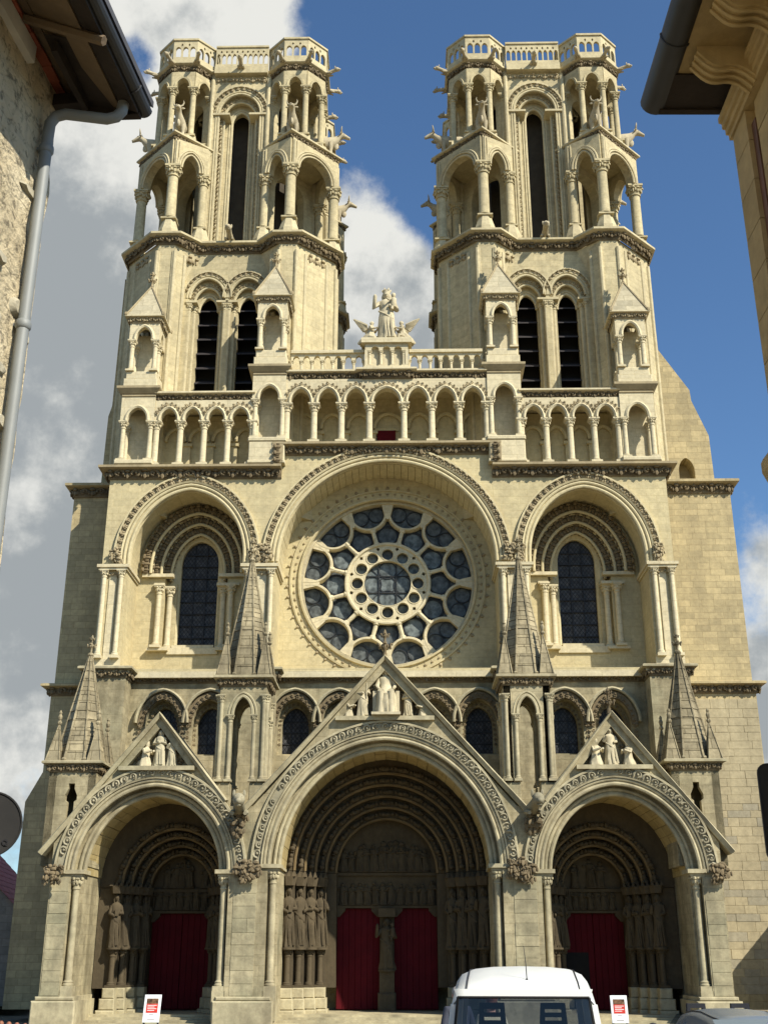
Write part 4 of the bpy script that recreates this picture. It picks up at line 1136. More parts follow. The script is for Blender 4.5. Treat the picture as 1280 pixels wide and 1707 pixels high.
def side_walls():
    for s, xo in ((-1, 15.75), (1, 17.05)):
        L = MB(); a, b = sorted((s * 13.0, s * xo)); L.box(a, b, 2.6, 14, 0, 13.6); 
        L.box(a if s > 0 else a + 0.1, b - 0.1 if s > 0 else b, 2.62, 14, 13.6, 23.6)
        # sloped plinth buttress
        if s < 0:
            x0 = -16.35
            L.M = None
            L.add([(x0, 2.4, 0), (-13.1, 2.4, 0), (-13.1, 2.4, 9.9), (-15.7, 2.4, 9.9), (x0, 2.4, 8.6), (x0, 14, 0), (-13.1, 14, 0), (-13.1, 14, 9.9), (-15.7, 14, 9.9), (x0, 14, 8.6)],
                  [(0, 1, 2, 3, 4), (9, 8, 7, 6, 5), (0, 4, 9, 5), (4, 3, 8, 9), (3, 2, 7, 8)])
        obj('side_wall', L, M_butt, cath)
    stones(13.3, 17.03, 2.6, 0.6, 13.2)
    for s, xo in ((-1, 15.75), (1, 17.05)):
        x0, x1 = s * 13.2, s * xo
        for z0, z1, ins in ((13.45, 14.0, 0.0), (23.45, 24.15, 0.12)):
            xx = x1 - s * ins
            pts = [(x0, 2.6), (xx, 2.6), (xx, 13.0)] if s > 0 else [(xx, 13.0), (xx, 2.6), (x0, 2.6)]
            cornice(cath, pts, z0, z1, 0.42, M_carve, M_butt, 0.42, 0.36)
        lg = MB(); a, b = sorted((x0, x1)); lg.box(a, b, 2.62, 13.5, 23.6, 24.14); lg.box(a, b, 2.64, 13.5, 13.6, 13.98); obj('ledge', lg, M_butt, cath)
    # right upper buttress with two weathered slopes, left one plainer
    U = MB()
    prof = [(12.3, 24.1), (16.5, 24.1), (16.45, 27.0), (15.75, 29.0), (15.72, 29.6), (14.3, 32.0), (14.25, 37.0), (12.3, 37.0)]
    U.plate([(x, z) for x, z in prof], [arch_hole(15.15, 0.4, 25.0, 25.75, 24.12, 8)], 3.4, 6.0)
    U.box(14.7, 15.6, 4.3, 4.5, 24.15, 26)
    obj('buttress', U, M_butt, cath); U = MB()
    prof = [(-12.3, 24.1), (-14.75, 24.1), (-14.7, 28.6), (-14.55, 29.2), (-14.5, 37.0), (-12.3, 37.0)]
    U.plate([(x, z) for x, z in prof], [], 3.9, 6.6)
    obj('buttress', U, M_butt, cath)
M_stoneA = stone('buttress stone pale', (0.47, 0.40, 0.25), blocks=False, stain=0.4, stain_col=(0.15, 0.125, 0.08))
M_stoneB = stone('buttress stone', (0.41, 0.35, 0.22), blocks=False, stain=0.4, stain_col=(0.15, 0.125, 0.08))
M_stoneC = stone('buttress stone grey', (0.36, 0.32, 0.225), blocks=False, stain=0.4, stain_col=(0.12, 0.11, 0.08))
side_walls()
# ---------------------------------------------------------------- figures in stone
def figure_mesh(mb, h, seed=0, arms='book', seated=False, crown=False, lean=0.0, wings=0.0, halo=False):
    """a draped standing or enthroned figure facing -y, feet at the origin"""
    rnd = random.Random(seed); seg = 26
    if seated:
        prof = [(0.0, .21, .20, -.10), (.04, .215, .205, -.10), (.18, .19, .19, -.10), (.34, .185, .2, -.09), (.44, .19, .2, -.06), (.5, .165, .16, 0.0), (.58, .125, .095, .04), (.66, .125, .09, .05), (.74, .15, .095, .05), (.79, .15, .085, .05), (.825, .09, .06, .04), (.845, .042, .042, .035), (.87, .045, .048, .02), (.90, .058, .062, .015), (.94, .062, .066, .015), (.975, .048, .055, .02), (1.0, .012, .012, .02)]
    else:
        prof = [(0.0, .165, .135, 0), (.03, .17, .14, 0), (.16, .145, .115, 0), (.34, .14, .105, -.01), (.5, .135, .1, -.015), (.60, .12, .09, 0), (.68, .125, .09, 0), (.75, .14, .09, 0), (.79, .138, .08, 0), (.82, .09, .06, 0), (.84, .042, .042, -.002), (.865, .044, .046, -.01), (.895, .056, .06, -.014), (.935, .060, .064, -.014), (.97, .046, .052, -.008), (1.0, .012, .012, -.006)]
    vs = []; fs = []; ph = rnd.uniform(0, 6); k1 = rnd.choice((6, 7, 8))
    for j, (z, rx, ry, oy) in enumerate(prof):
        fold = max(0.0, 0.16 * (1 - z / 0.62)) if z < 0.62 else (0.03 if z < 0.8 else 0)
        for i in range(seg):
            a = 2 * PI * i / seg
            f = 1 + fold * math.sin(k1 * a + ph + z * 3.0) + fold * 0.5 * math.sin((k1 * 2 + 1) * a + z * 5)
            bend = lean * z * z
            vs.append((h * (rx * f * math.cos(a) + bend), h * (ry * f * math.sin(a) + oy), h * z))
    n = len(prof)
    for j in range(n - 1):
        for i in range(seg):
            k = (i + 1) % seg; fs.append((j * seg + i, j * seg + k, (j + 1) * seg + k, (j + 1) * seg + i))
    fs.append(tuple(range(seg - 1, -1, -1))); fs.append(tuple((n - 1) * seg + i for i in range(seg)))
    mb.add(vs, fs)
    hy = prof[-4][3] * h; hx = lean * 0.85 * h
    # face: nose, brow, hair falling on the shoulders
    mb.ball((hx, hy - 0.066 * h, 0.905 * h), 0.010 * h, 0.016 * h, 0.02 * h, 5, 4)
    mb.ball((hx, hy - 0.054 * h, 0.877 * h), 0.018 * h, 0.012 * h, 0.012 * h, 5, 3)
    for s in (-1, 1):
        mb.ball((hx + s * 0.022 * h, hy - 0.056 * h, 0.918 * h), 0.011 * h, 0.009 * h, 0.007 * h, 5, 3)
        mb.tube([(hx + s * 0.052 * h, hy + 0.012 * h, 0.95 * h), (hx + s * 0.066 * h, hy + 0.018 * h, 0.89 * h), (hx + s * 0.06 * h, hy + 0.012 * h, 0.82 * h)], [0.018 * h, 0.024 * h, 0.014 * h], 6)
    if crown:
        mb.lathe([(0.063 * h, 0), (0.066 * h, 0.012 * h), (0.064 * h, 0.02 * h), (0.074 * h, 0.06 * h), (0.05 * h, 0.055 * h)], hx, hy + 0.008 * h, 10, 0.95 * h)
        for i in range(6):
            a = i * PI / 3; mb.ball((hx + 0.07 * h * math.cos(a), hy + 0.008 * h + 0.07 * h * math.sin(a), 1.015 * h), 0.014 * h, 0.012 * h, 0.03 * h, 5, 4)
    if halo: mb.lathe([(0.105 * h, -0.008 * h), (0.11 * h, 0), (0.105 * h, 0.008 * h)], 0, 0, 14, 0) if False else None
    sh = 0.77 * h; oy = (0.05 if seated else 0.0) * h
    def arm(s, pts, hand=True):
        P = [(hx * 0.8 + s * 0.125 * h, oy, sh)] + [(hx * 0.8 + s * p[0] * h, oy + p[1] * h, p[2] * h) for p in pts]
        mb.tube(P, [0.046 * h, 0.05 * h] + [0.034 * h] * (len(P) - 2), 7)
        mb.ball(P[-1], 0.028 * h, 0.028 * h, 0.034 * h, 6, 4)
        return P[-1]
    if arms == 'child':
        arm(1, [(.17, -.03, .63), (.06, -.12, .66)])
        arm(-1, [(.21, -.06, .66), (.20, -.09, .80), (.195, -.10, .86)])
        c = (0.12 * h, -0.10 * h, 0.63 * h)
        mb.lathe([(.05 * h, 0), (.06 * h, .04 * h), (.05 * h, .12 * h), (.05 * h, .17 * h), (.022 * h, .195 * h), (.036 * h, .215 * h), (.04 * h, .25 * h), (.03 * h, .275 * h), (.008 * h, .29 * h)], c[0], c[1], 12, c[2])
        mb.tube([(c[0] - .04 * h, c[1] - .02 * h, c[2] + .16 * h), (c[0] - .08 * h, c[1] - .06 * h, c[2] + .12 * h), (c[0] - .11 * h, c[1] - .06 * h, c[2] + .15 * h)], .016 * h, 6)
        mb.tube([(c[0] - .02 * h, c[1] - .04 * h, c[2]), (c[0] - .03 * h, c[1] - .06 * h, c[2] - .07 * h)], .025 * h, 6)
    elif arms == 'book':
        arm(1, [(.165, -.02, .63), (.05, -.12, .64)]); arm(-1, [(.165, -.02, .62), (.06, -.12, .58)])
        mb.box(-.05 * h, .05 * h, -.15 * h, -.11 * h, .58 * h, .70 * h)
    elif arms == 'raised':
        arm(1, [(.165, -.02, .63), (.08, -.12, .6)]); arm(-1, [(.18, -.05, .65), (.13, -.13, .76)])
    elif arms == 'candle':
        e = arm(1, [(.165, -.03, .63), (.11, -.13, .66)]); arm(-1, [(.165, -.03, .63), (.03, -.13, .64)])
        mb.tube([(0.07 * h, -.13 * h, .5 * h), (0.07 * h, -.13 * h, .92 * h)], .016 * h, 6)
    elif arms == 'knees':
        arm(1, [(.185, -.02, .62), (.15, -.17, .55)]); arm(-1, [(.185, -.02, .62), (.15, -.17, .55)])
    elif arms == 'cross':
        arm(1, [(.17, -.03, .62), (-.03, -.11, .68)]); arm(-1, [(.17, -.03, .62), (-.02, -.12, .64)])
    if seated:
        # knees under the cloth and the throne
        for s in (-1, 1):
            mb.tube([(s * .09 * h, 0.0, .46 * h), (s * .10 * h, -.24 * h, .45 * h)], [.08 * h, .075 * h], 8)
            mb.tube([(s * .10 * h, -.245 * h, .46 * h), (s * .10 * h, -.235 * h, .25 * h), (s * .11 * h, -.26 * h, .02 * h)], [.07 * h, .062 * h, .075 * h], 8)
            mb.box(s * .235 * h - .035 * h, s * .235 * h + .035 * h, -.08 * h, .12 * h, 0, .5 * h)
        for i in range(-3, 4):
            mb.tube([(i * .03 * h, -.28 * h + abs(i) * .006 * h, .42 * h), (i * .042 * h, -.30 * h + abs(i) * .006 * h, .02 * h)], [.012 * h, .022 * h], 5)
        mb.box(-.26 * h, .26 * h, .08 * h, .14 * h, 0, .66 * h); mb.box(-.29 * h, .29 * h, -.34 * h, .14 * h, -.02 * h, .03 * h)
    else:
        for i in range(5):
            x = rnd.uniform(-.08, .1); mb.tube([(h * x, -h * .085, .52 * h), (h * (x + .02), -h * .115, .3 * h), (h * (x + .05), -h * .135, .04 * h)], [.012 * h, .018 * h, .022 * h], 5)
        mb.tube([(-.13 * h, -.03 * h, .6 * h), (-.02 * h, -.11 * h, .5 * h), (.11 * h, -.08 * h, .42 * h)], [.02 * h, .026 * h, .02 * h], 6)
        mb.lathe([(.19 * h, -.03 * h), (.19 * h, .005 * h)], 0, 0, 8, 0)
def statue(name, label, h, loc, mat, rz=0.0, group=None, **kw):
    mb = MB(); figure_mesh(mb, h, **kw)
    o = obj(name, mb, mat, None, 55, loc=loc, rz=rz); return tag(o, label, 'statue', group)

# ---------------------------------------------------------------- the three porches
def portal(cx, a, spring, apex, foot_l, foot_r, gapex, y_gable_base, icx, ia, n_ord, double, side):
    p = empty('portal', cath, (cx, 0, 0))
    ho = a + 0.36
    aH = apex + 0.34
    outer = [(foot_l[0], -0.5)] + [(foot_l[0], foot_l[1])] + ([(foot_l[2], foot_l[3])] if len(foot_l) > 2 else []) + [(0, gapex)] + ([(foot_r[2], foot_r[3])] if len(foot_r) > 2 else []) + [(foot_r[0], foot_r[1]), (foot_r[0], -0.5)]
    outer = [(x, z) for x, z in outer]
    def ring_poly(aa, zs, za, y):   # outline with the opening cut out at the foot
        h = arch(0, aa, zs, za, 26, -0.5)
        return [outer[0]] + outer[1:-1] + [outer[-1]] + h[::-1]
    # relief field cut into the gable
    slope = (gapex - y_gable_base[1]) / (-y_gable_base[0]) if False else None
    zb = y_gable_base; sl = SLOPE_C if double else SLOPE_S
    wb = (gapex - 0.42 - zb) / sl
    field = [(-wb, zb), (wb, zb), (0, gapex - 0.42)]
    mb = MB()
    h = arch(0, ho, spring, aH, 26, -0.5)
    poly = [outer[0]] + outer[1:-1] + [outer[-1]] + h[::-1]
    mb.plate(poly, [field], -5.5, -5.05)
    mb.plate(poly, [], -5.048, -4.95) if False else None
    h2 = arch(0, a, spring, apex, 26, -0.5)
    poly2 = [outer[0]] + outer[1:-1] + [outer[-1]] + h2[::-1]
    mb.plate(poly2, [], -5.048, -0.02)
    obj('porch_wall', mb, M_grey, p)
    # soffit voussoirs, stone by stone
    path = arch(0, a - 0.001, spring, apex, 60)
    cum = resample(path, 0.42)
    nv = 30 if double else 22
    from_pts = resample(path, 1e-9 + sum(math.dist(q, w) for q, w in zip(path, path[1:])) / nv)
    L = [0]
    for q, w in zip(path, path[1:]): L.append(L[-1] + math.dist(q, w))
    def at(s):
        s = min(max(s, 0), L[-1] - 1e-6); j = 0
        while L[j + 1] < s: j += 1
        f = (s - L[j]) / (L[j + 1] - L[j]); A, B = path[j], path[j + 1]; d = (B[0] - A[0], B[1] - A[1]); l = math.hypot(*d)
        return (A[0] + d[0] * f, A[1] + d[1] * f), (-d[1] / l, d[0] / l)
    for i in range(nv):
        (q0, n0), (q1, n1) = at(L[-1] * i / nv + 0.008), at(L[-1] * (i + 1) / nv - 0.008)
        for y0, y1 in ((-4.97, -3.8), (-3.78, -2.55)):
            t = 0.04 + random.uniform(0, 0.015); v = MB()
            yo = random.uniform(-0.0, 0.0)
            P = [(q0[0] - n0[0] * t, q0[1] - n0[1] * t), (q1[0] - n1[0] * t, q1[1] - n1[1] * t), q1, q0]
            v.add([(x, y0, z) for x, z in P] + [(x, y1, z) for x, z in P], [(0, 1, 2, 3), (7, 6, 5, 4), (0, 4, 5, 1), (1, 5, 6, 2), (2, 6, 7, 3), (3, 7, 4, 0)])
            obj('voussoir', v, M_soffit if random.random() < 0.7 else M_soffit2, p)
    # mouldings, hood with scrolls
    m = MB(); pa = arch(0, a, spring, apex, 36); po = arch(0, ho, spring, aH, 36)
    roll = lambda c, r, y: [(c + r * math.cos(t * PI / 4), y + r * math.sin(t * PI / 4)) for t in range(8)]
    m.sweep(pa, roll(-0.01, 0.09, -5.02)); m.sweep(pa, roll(0.16, 0.07, -5.06)); m.sweep(po, roll(-0.02, 0.08, -5.47)); m.sweep(po, roll(0.14, 0.06, -5.5))
    m.sweep(po, [(0.57, -5.5), (0.57, -5.65), (0.65, -5.65), (0.67, -5.5)]); m.sweep(po, [(0.2, -5.5), (0.2, -5.6), (0.26, -5.62), (0.28, -5.5)])
    obj('arch_moulding', m, M_greys, p, 40)
    s = MB(); s.sweep(po, [(0.29, -5.501), (0.29, -5.54), (0.56, -5.56), (0.56, -5.501)])
    leaves_arch(s, po, 0.425, -5.56, 0.31, 0.34, 'scroll')
    obj('carved_foliage', s, M_carveg, p, 60, kind='stuff')
    for q in (-1, 1):
        c = MB(); x = q * (ho + 0.5); z = spring + 0.05
        for k in range(16): c.leaf((x + q * random.uniform(-.25, .4), -5.64 + random.uniform(-.25, .05), z + random.uniform(-.35, .22)), random.uniform(.22, .4), (random.uniform(-.7, .7), -1, random.uniform(-.4, .5)), (random.uniform(-.8, .8), 0, 1))
        for k in range(4): c.leaf((x + q * random.uniform(-.2, .5), -5.8, z + random.uniform(-.2, .1)), .4, (0, -1, .2), (0, 0, 1))
        obj('label_stop', c, M_carve, p, 60)
        # nook shafts
        put('column', column(spring - 0.95, 0.13, M_greys, 0.5, 0.35), p, (q * (a + 0.17), -5.26, 0.95))
        b = MB(); b.box(q * (a + 0.17) - 0.24, q * (a + 0.17) + 0.24, -5.5, -5.03, -0.05, 0.95)
        obj('shaft_base', b, M_greys, p); b = MB(); b.box(q * (a + 0.2) - 0.36, q * (a + 0.2) + 0.34, -5.58, -4.6, spring - 0.005, spring + 0.14)
        b.box(q * (a + 0.04) - 0.12, q * (a + 0.04) + 0.12, -4.58, -2.7, spring + 0.02, spring + 0.12) if double else None
        obj('impost', b, M_greys, p)
    # gable coping, ledge of the relief, backing
    g = MB(); top = [(outer[1] if len(foot_l) <= 2 else outer[2]), (0, gapex), (outer[-2] if len(foot_r) <= 2 else outer[-3])]
    e0, e1 = GEND[side]
    g.sweep([e0, (0, gapex), e1], [(-0.02, -5.62), (0.14, -5.72), (0.20, -5.6), (0.20, -5.0), (-0.02, -5.0)])
    g.box(-wb - 0.25, wb + 0.25, -5.74, -5.06, zb - 0.16, zb)
    obj('coping', g, M_greys, p)
    gf = MB(); gf.plate([(-wb - 0.02, zb - 0.02), (wb + 0.02, zb - 0.02), (0, gapex - 0.38)], [], -5.09, -5.052); obj('gable_field', gf, {0: M_carve, -1: M_greys, 1: M_carveg}[side], p)
    f = MB()
    leaves_arch(f, [(-wb + 0.3, zb + 0.12), (0, gapex - 0.72), (wb - 0.3, zb + 0.12)], 0, -5.14, 0.3, 0.26)
    obj('carved_foliage', f, M_carve, p, 60, kind='stuff')
    # recessed doorway: orders, jambs with figures, tympanum, doors
    ox = icx - cx
    step_w = (a + (0 if double else -0.25) - ia) / n_ord
    isp = spring + (0.1 if double else -0.35)
    iap = isp + (apex - spring) * (0.93 if double else 0.86)
    a0 = ia + n_ord * step_w
    y_of = lambda i: -2.55 + i * (2.0 / n_ord)
    rise = lambda aa: isp + (iap - isp) * (aa / a0) ** 1.0 + 0.0
    orders = MB(); figs = MB(); jm = MB(); rolls = MB()
    for i in range(n_ord):
        ai = a0 - (i + 1) * step_w; ao = ai + step_w * 1.12
        pin = arch(ox, ai, isp, rise(ai), 22); pout = arch(ox, ao if i else a0 + 0.9, isp, rise(ao) if i else rise(a0) + 1.1, 22)
        y = y_of(i)
        orders.band(pin, pout, y, -0.06 - 0.004 * i)
        rolls.sweep(pin, [(0.03 + 0.06 * math.cos(t * PI / 3), y - 0.0 + 0.06 * math.sin(t * PI / 3)) for t in range(6)])
        # little seated figures up each order
        for k, (q, d) in enumerate(resample(pin, 0.62)):
            l = math.hypot(*d); n = (-d[1] / l, d[0] / l); tt = (d[0] / l, d[1] / l)
            if q[0] < ox: up = tt
            else: up = (-tt[0], -tt[1])
            c = Vector((q[0] + n[0] * step_w * 0.5, y - 0.05, q[1] + n[1] * step_w * 0.5)); u = Vector((up[0], 0, up[1]))
            figs.ball(c, 0.13, 0.12, 0.2, 6, 4, u.to_track_quat('Z', 'Y').to_matrix()); figs.ball(c + u * 0.24 + Vector((0, -0.03, 0)), 0.08, 0.08, 0.09, 6, 4)
            figs.ball(c - u * 0.13 + Vector((0, -0.1, 0)), 0.12, 0.1, 0.1, 6, 4); figs.ball(c + u * 0.4, 0.16, 0.12, 0.05, 6, 3, u.to_track_quat('Z', 'Y').to_matrix())
        for q in (-1, 1):
            xi = ox + q * ai; xo = ox + q * (a0 + 0.6)
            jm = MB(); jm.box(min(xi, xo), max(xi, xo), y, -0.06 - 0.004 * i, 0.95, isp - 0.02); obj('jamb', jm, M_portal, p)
            xj = ox + q * (ai + step_w * 0.5)
            if i < 4:
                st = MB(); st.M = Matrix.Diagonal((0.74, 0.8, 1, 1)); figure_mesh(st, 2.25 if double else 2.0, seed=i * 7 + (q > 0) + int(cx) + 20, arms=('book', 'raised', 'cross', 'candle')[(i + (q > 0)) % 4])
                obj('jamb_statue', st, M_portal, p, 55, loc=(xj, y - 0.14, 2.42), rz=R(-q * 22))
                put('column', column(1.42, 0.11, M_portal, 0.25, 0.2), p, (xj, y - 0.14, 0.98))
                cn = MB(); cn.prism(ngon(xj, y - 0.14, 0.24, 6), 4.72 if double else 4.42, 5.05 if double else 4.7, ngon(xj, y - 0.14, 0.3, 6))
                for t in range(3): cn.cone([(xj - 0.28 + t * 0.19, y - 0.4), (xj - 0.12 + t * 0.19, y - 0.4), (xj - 0.12 + t * 0.19, y - 0.2), (xj - 0.28 + t * 0.19, y - 0.2)], 5.05 if double else 4.7, (xj - 0.2 + t * 0.19, y - 0.3, 5.3 if double else 4.9))
                obj('canopy', cn, M_portal, p)
                pl = MB(); pl.cbox(xj - 0.24, xj + 0.24, y - 0.42, y + 0.1, 0.6, 0.975, 0.04); pl.cbox(xj - 0.3, xj + 0.3, y - 0.55, y + 0.1, 0.2, 0.6, 0.04); pl.cbox(xj - 0.36, xj + 0.36, y - 0.75, y + 0.1, -0.06, 0.2, 0.04); obj('plinth', pl, M_greys, p)
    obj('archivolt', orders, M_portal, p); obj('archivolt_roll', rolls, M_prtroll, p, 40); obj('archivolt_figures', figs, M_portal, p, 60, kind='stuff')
    dz = 3.95 if double else 3.75
    ty = MB(); ai = a0 - n_ord * step_w
    ty.plate(arch_hole(ox, ai + 0.05, isp, rise(ai) + 0.03, dz, 20), [], -0.42, -0.05)
    ty.box(ox - ai, ox + ai, -0.56, -0.41, isp - 0.08, isp + 0.04); ty.box(ox - ai, ox + ai, -0.54, -0.41, dz, dz + 0.1)
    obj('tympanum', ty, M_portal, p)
    rf = MB(); rnd = random.Random(int(cx * 10) + 99)
    for row, (z, hh) in enumerate(((dz + 0.15, 0.95), (isp + 0.1, 1.1))):
        x = -ai + 0.25
        while x < ai - 0.2:
            k = hh * rnd.uniform(0.8, 1.0) * (0.75 + 0.5 * (1 - abs(x) / ai) if row else 1)
            if not row or z + k < rise(ai) - abs(x) * 0.45:
                rf.M = Matrix.Translation((ox + x, -0.46, z)) @ Matrix.Rotation(rnd.uniform(-.6, .6), 4, 'Z') @ Matrix.Diagonal((1.25, 1.0, 1.0, 1.0))
                figure_mesh(rf, k, seed=rnd.randint(0, 999), arms=rnd.choice(('book', 'raised', 'cross', 'candle')), lean=rnd.uniform(-.08, .08)); rf.M = None
            x += rnd.uniform(0.26, 0.36)
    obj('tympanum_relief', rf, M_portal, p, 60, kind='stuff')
    dh = dz
    def leaf_door(x0, x1, nm='door', cor=(1, -1)):
        d = empty(nm, p); b = MB(); b.box(x0, x1, -0.3, -0.2, 0.12, dh)
        obj('door_leaf', b, M_door, d)
        bo = MB(); nb = max(3, int((x1 - x0) / 0.24)); w = (x1 - x0) / nb
        for i in range(nb): bo.cbox(x0 + i * w + 0.006, x0 + (i + 1) * w - 0.006, -0.325, -0.301, 0.14, dh - 0.02, 0.008)
        obj('boards', bo, M_door, d)
        fr = MB(); c = 0.34
        for q, x in ((1, x0), (-1, x1)):
            if q in cor: fr.plate([(x, dh), (x, dh - c), (x + q * 0.1, dh - c), (x + q * c, dh - 0.1), (x + q * c, dh)], [], -0.5, -0.33)
        obj('corbel', fr, M_portal, d)
    if double:
        leaf_door(ox - ai, ox - 0.3); leaf_door(ox + 0.3, ox + ai)
        tr = MB(); tr.box(-0.29, 0.29, -0.5, -0.15, 0, 3.94); tr.cbox(-0.36, 0.36, -0.95, -0.12, -0.05, 0.75, 0.05); tr.box(-0.3, 0.3, -0.85, -0.5, 0.75, 1.55); tr.box(-0.34, 0.34, -0.9, -0.49, 3.6, 3.93)
        obj('trumeau', tr, M_portal, p)
        st = MB(); figure_mesh(st, 1.95, seed=5, arms='child'); obj('jamb_statue', st, M_portal, p, 55, loc=(0, -0.7, 1.6))
    else:
        leaf_door(ox - ai, ox - 0.008, 'door', (1,)); leaf_door(ox + 0.008, ox + ai, 'door', (-1,))
        if side > 0:
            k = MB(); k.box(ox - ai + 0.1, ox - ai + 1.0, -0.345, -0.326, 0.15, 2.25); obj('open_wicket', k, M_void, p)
    # floor and steps
    st = MB()
    st.box(-a - 0.02, a + 0.02, -4.9, -0.05, -0.5, -0.16)
    for i in range(3): st.box(-a - 0.02, a + 0.02, -4.4 + i * 0.4, -0.052 - i * 0.002, -0.159 + i * 0.08, -0.08 + i * 0.08)
    obj('step', st, M_greys, p)
    return p
M_carveg = stone('grey carved foliage stone', (0.34, 0.305, 0.205), blocks=False, stain=0.5, stain_col=(0.1, 0.09, 0.06), bump=0.5)
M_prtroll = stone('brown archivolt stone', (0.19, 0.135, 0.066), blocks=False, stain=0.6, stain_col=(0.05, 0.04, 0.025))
M_statueg = stone('grey worn statue stone', (0.45, 0.405, 0.275), blocks=False, stain=0.6, stain_col=(0.14, 0.12, 0.08), bump=0.5)
M_soffit2 = stone('porch vault stone pale', (0.46, 0.365, 0.175), blocks=False, stain=0.3, stain_col=(0.16, 0.13, 0.08))
SLOPE_C, SLOPE_S = 1.11, 1.257
PX = 8.78
GEND = {0: [(-5.3, 7.25), (5.3, 7.25)], -1: [(-4.12, 5.67), (2.62, 7.56)], 1: [(-2.62, 7.56), (4.12, 5.67)]}
portal(0, 4.02, 5.2, 9.7, (-5.0, 7.45), (5.0, 7.45), 13.13, 10.85, 0, 2.05, 5, True, 0)
portal(-PX, 2.6, 5.0, 7.95, (-3.72, 6.1), (3.775, 7.45, 2.7, 7.45), 10.88, 8.95, -8.4, 1.25, 4, False, -1)
portal(PX, 2.6, 5.0, 7.95, (-3.775, 7.45, -2.7, 7.45), (3.72, 6.1), 10.88, 8.95, 8.4, 1.25, 4, False, 1)

G_ = dict(blocks=False, stain=0.8, stain_col=(0.13, 0.115, 0.075), green=0.45, grime=0.8, nscale=0.55)
M_pierA = stone('pier stone', (0.41, 0.36, 0.225), **G_)
M_pierB = stone('pier stone pale', (0.46, 0.40, 0.25), **G_)
M_pierC = stone('pier stone dark', (0.35, 0.31, 0.195), **G_)
def pier_bases():
    mats = (M_pierA, M_pierA, M_pierB, M_pierC)
    for a, b in ((-12.46, -11.78), (-5.62, -4.76), (4.76, 5.62), (11.78, 12.46)):
        stones(a, b, -5.5, 0.78, 4.86, mats, 60, 0.34, 0.5)
    for a, b in ((-12.62, -11.2), (-6.1, -4.1), (4.1, 6.1), (11.2, 12.62)):
        m = MB(); m.cbox(a - 0.1, b + 0.1, -5.72, -3.0, -0.52, 0.62, 0.05); m.cbox(a, b, -5.6, -3.0, 0.62, 0.76, 0.04)
        obj('plinth', m, M_greys, cath)
pier_bases()

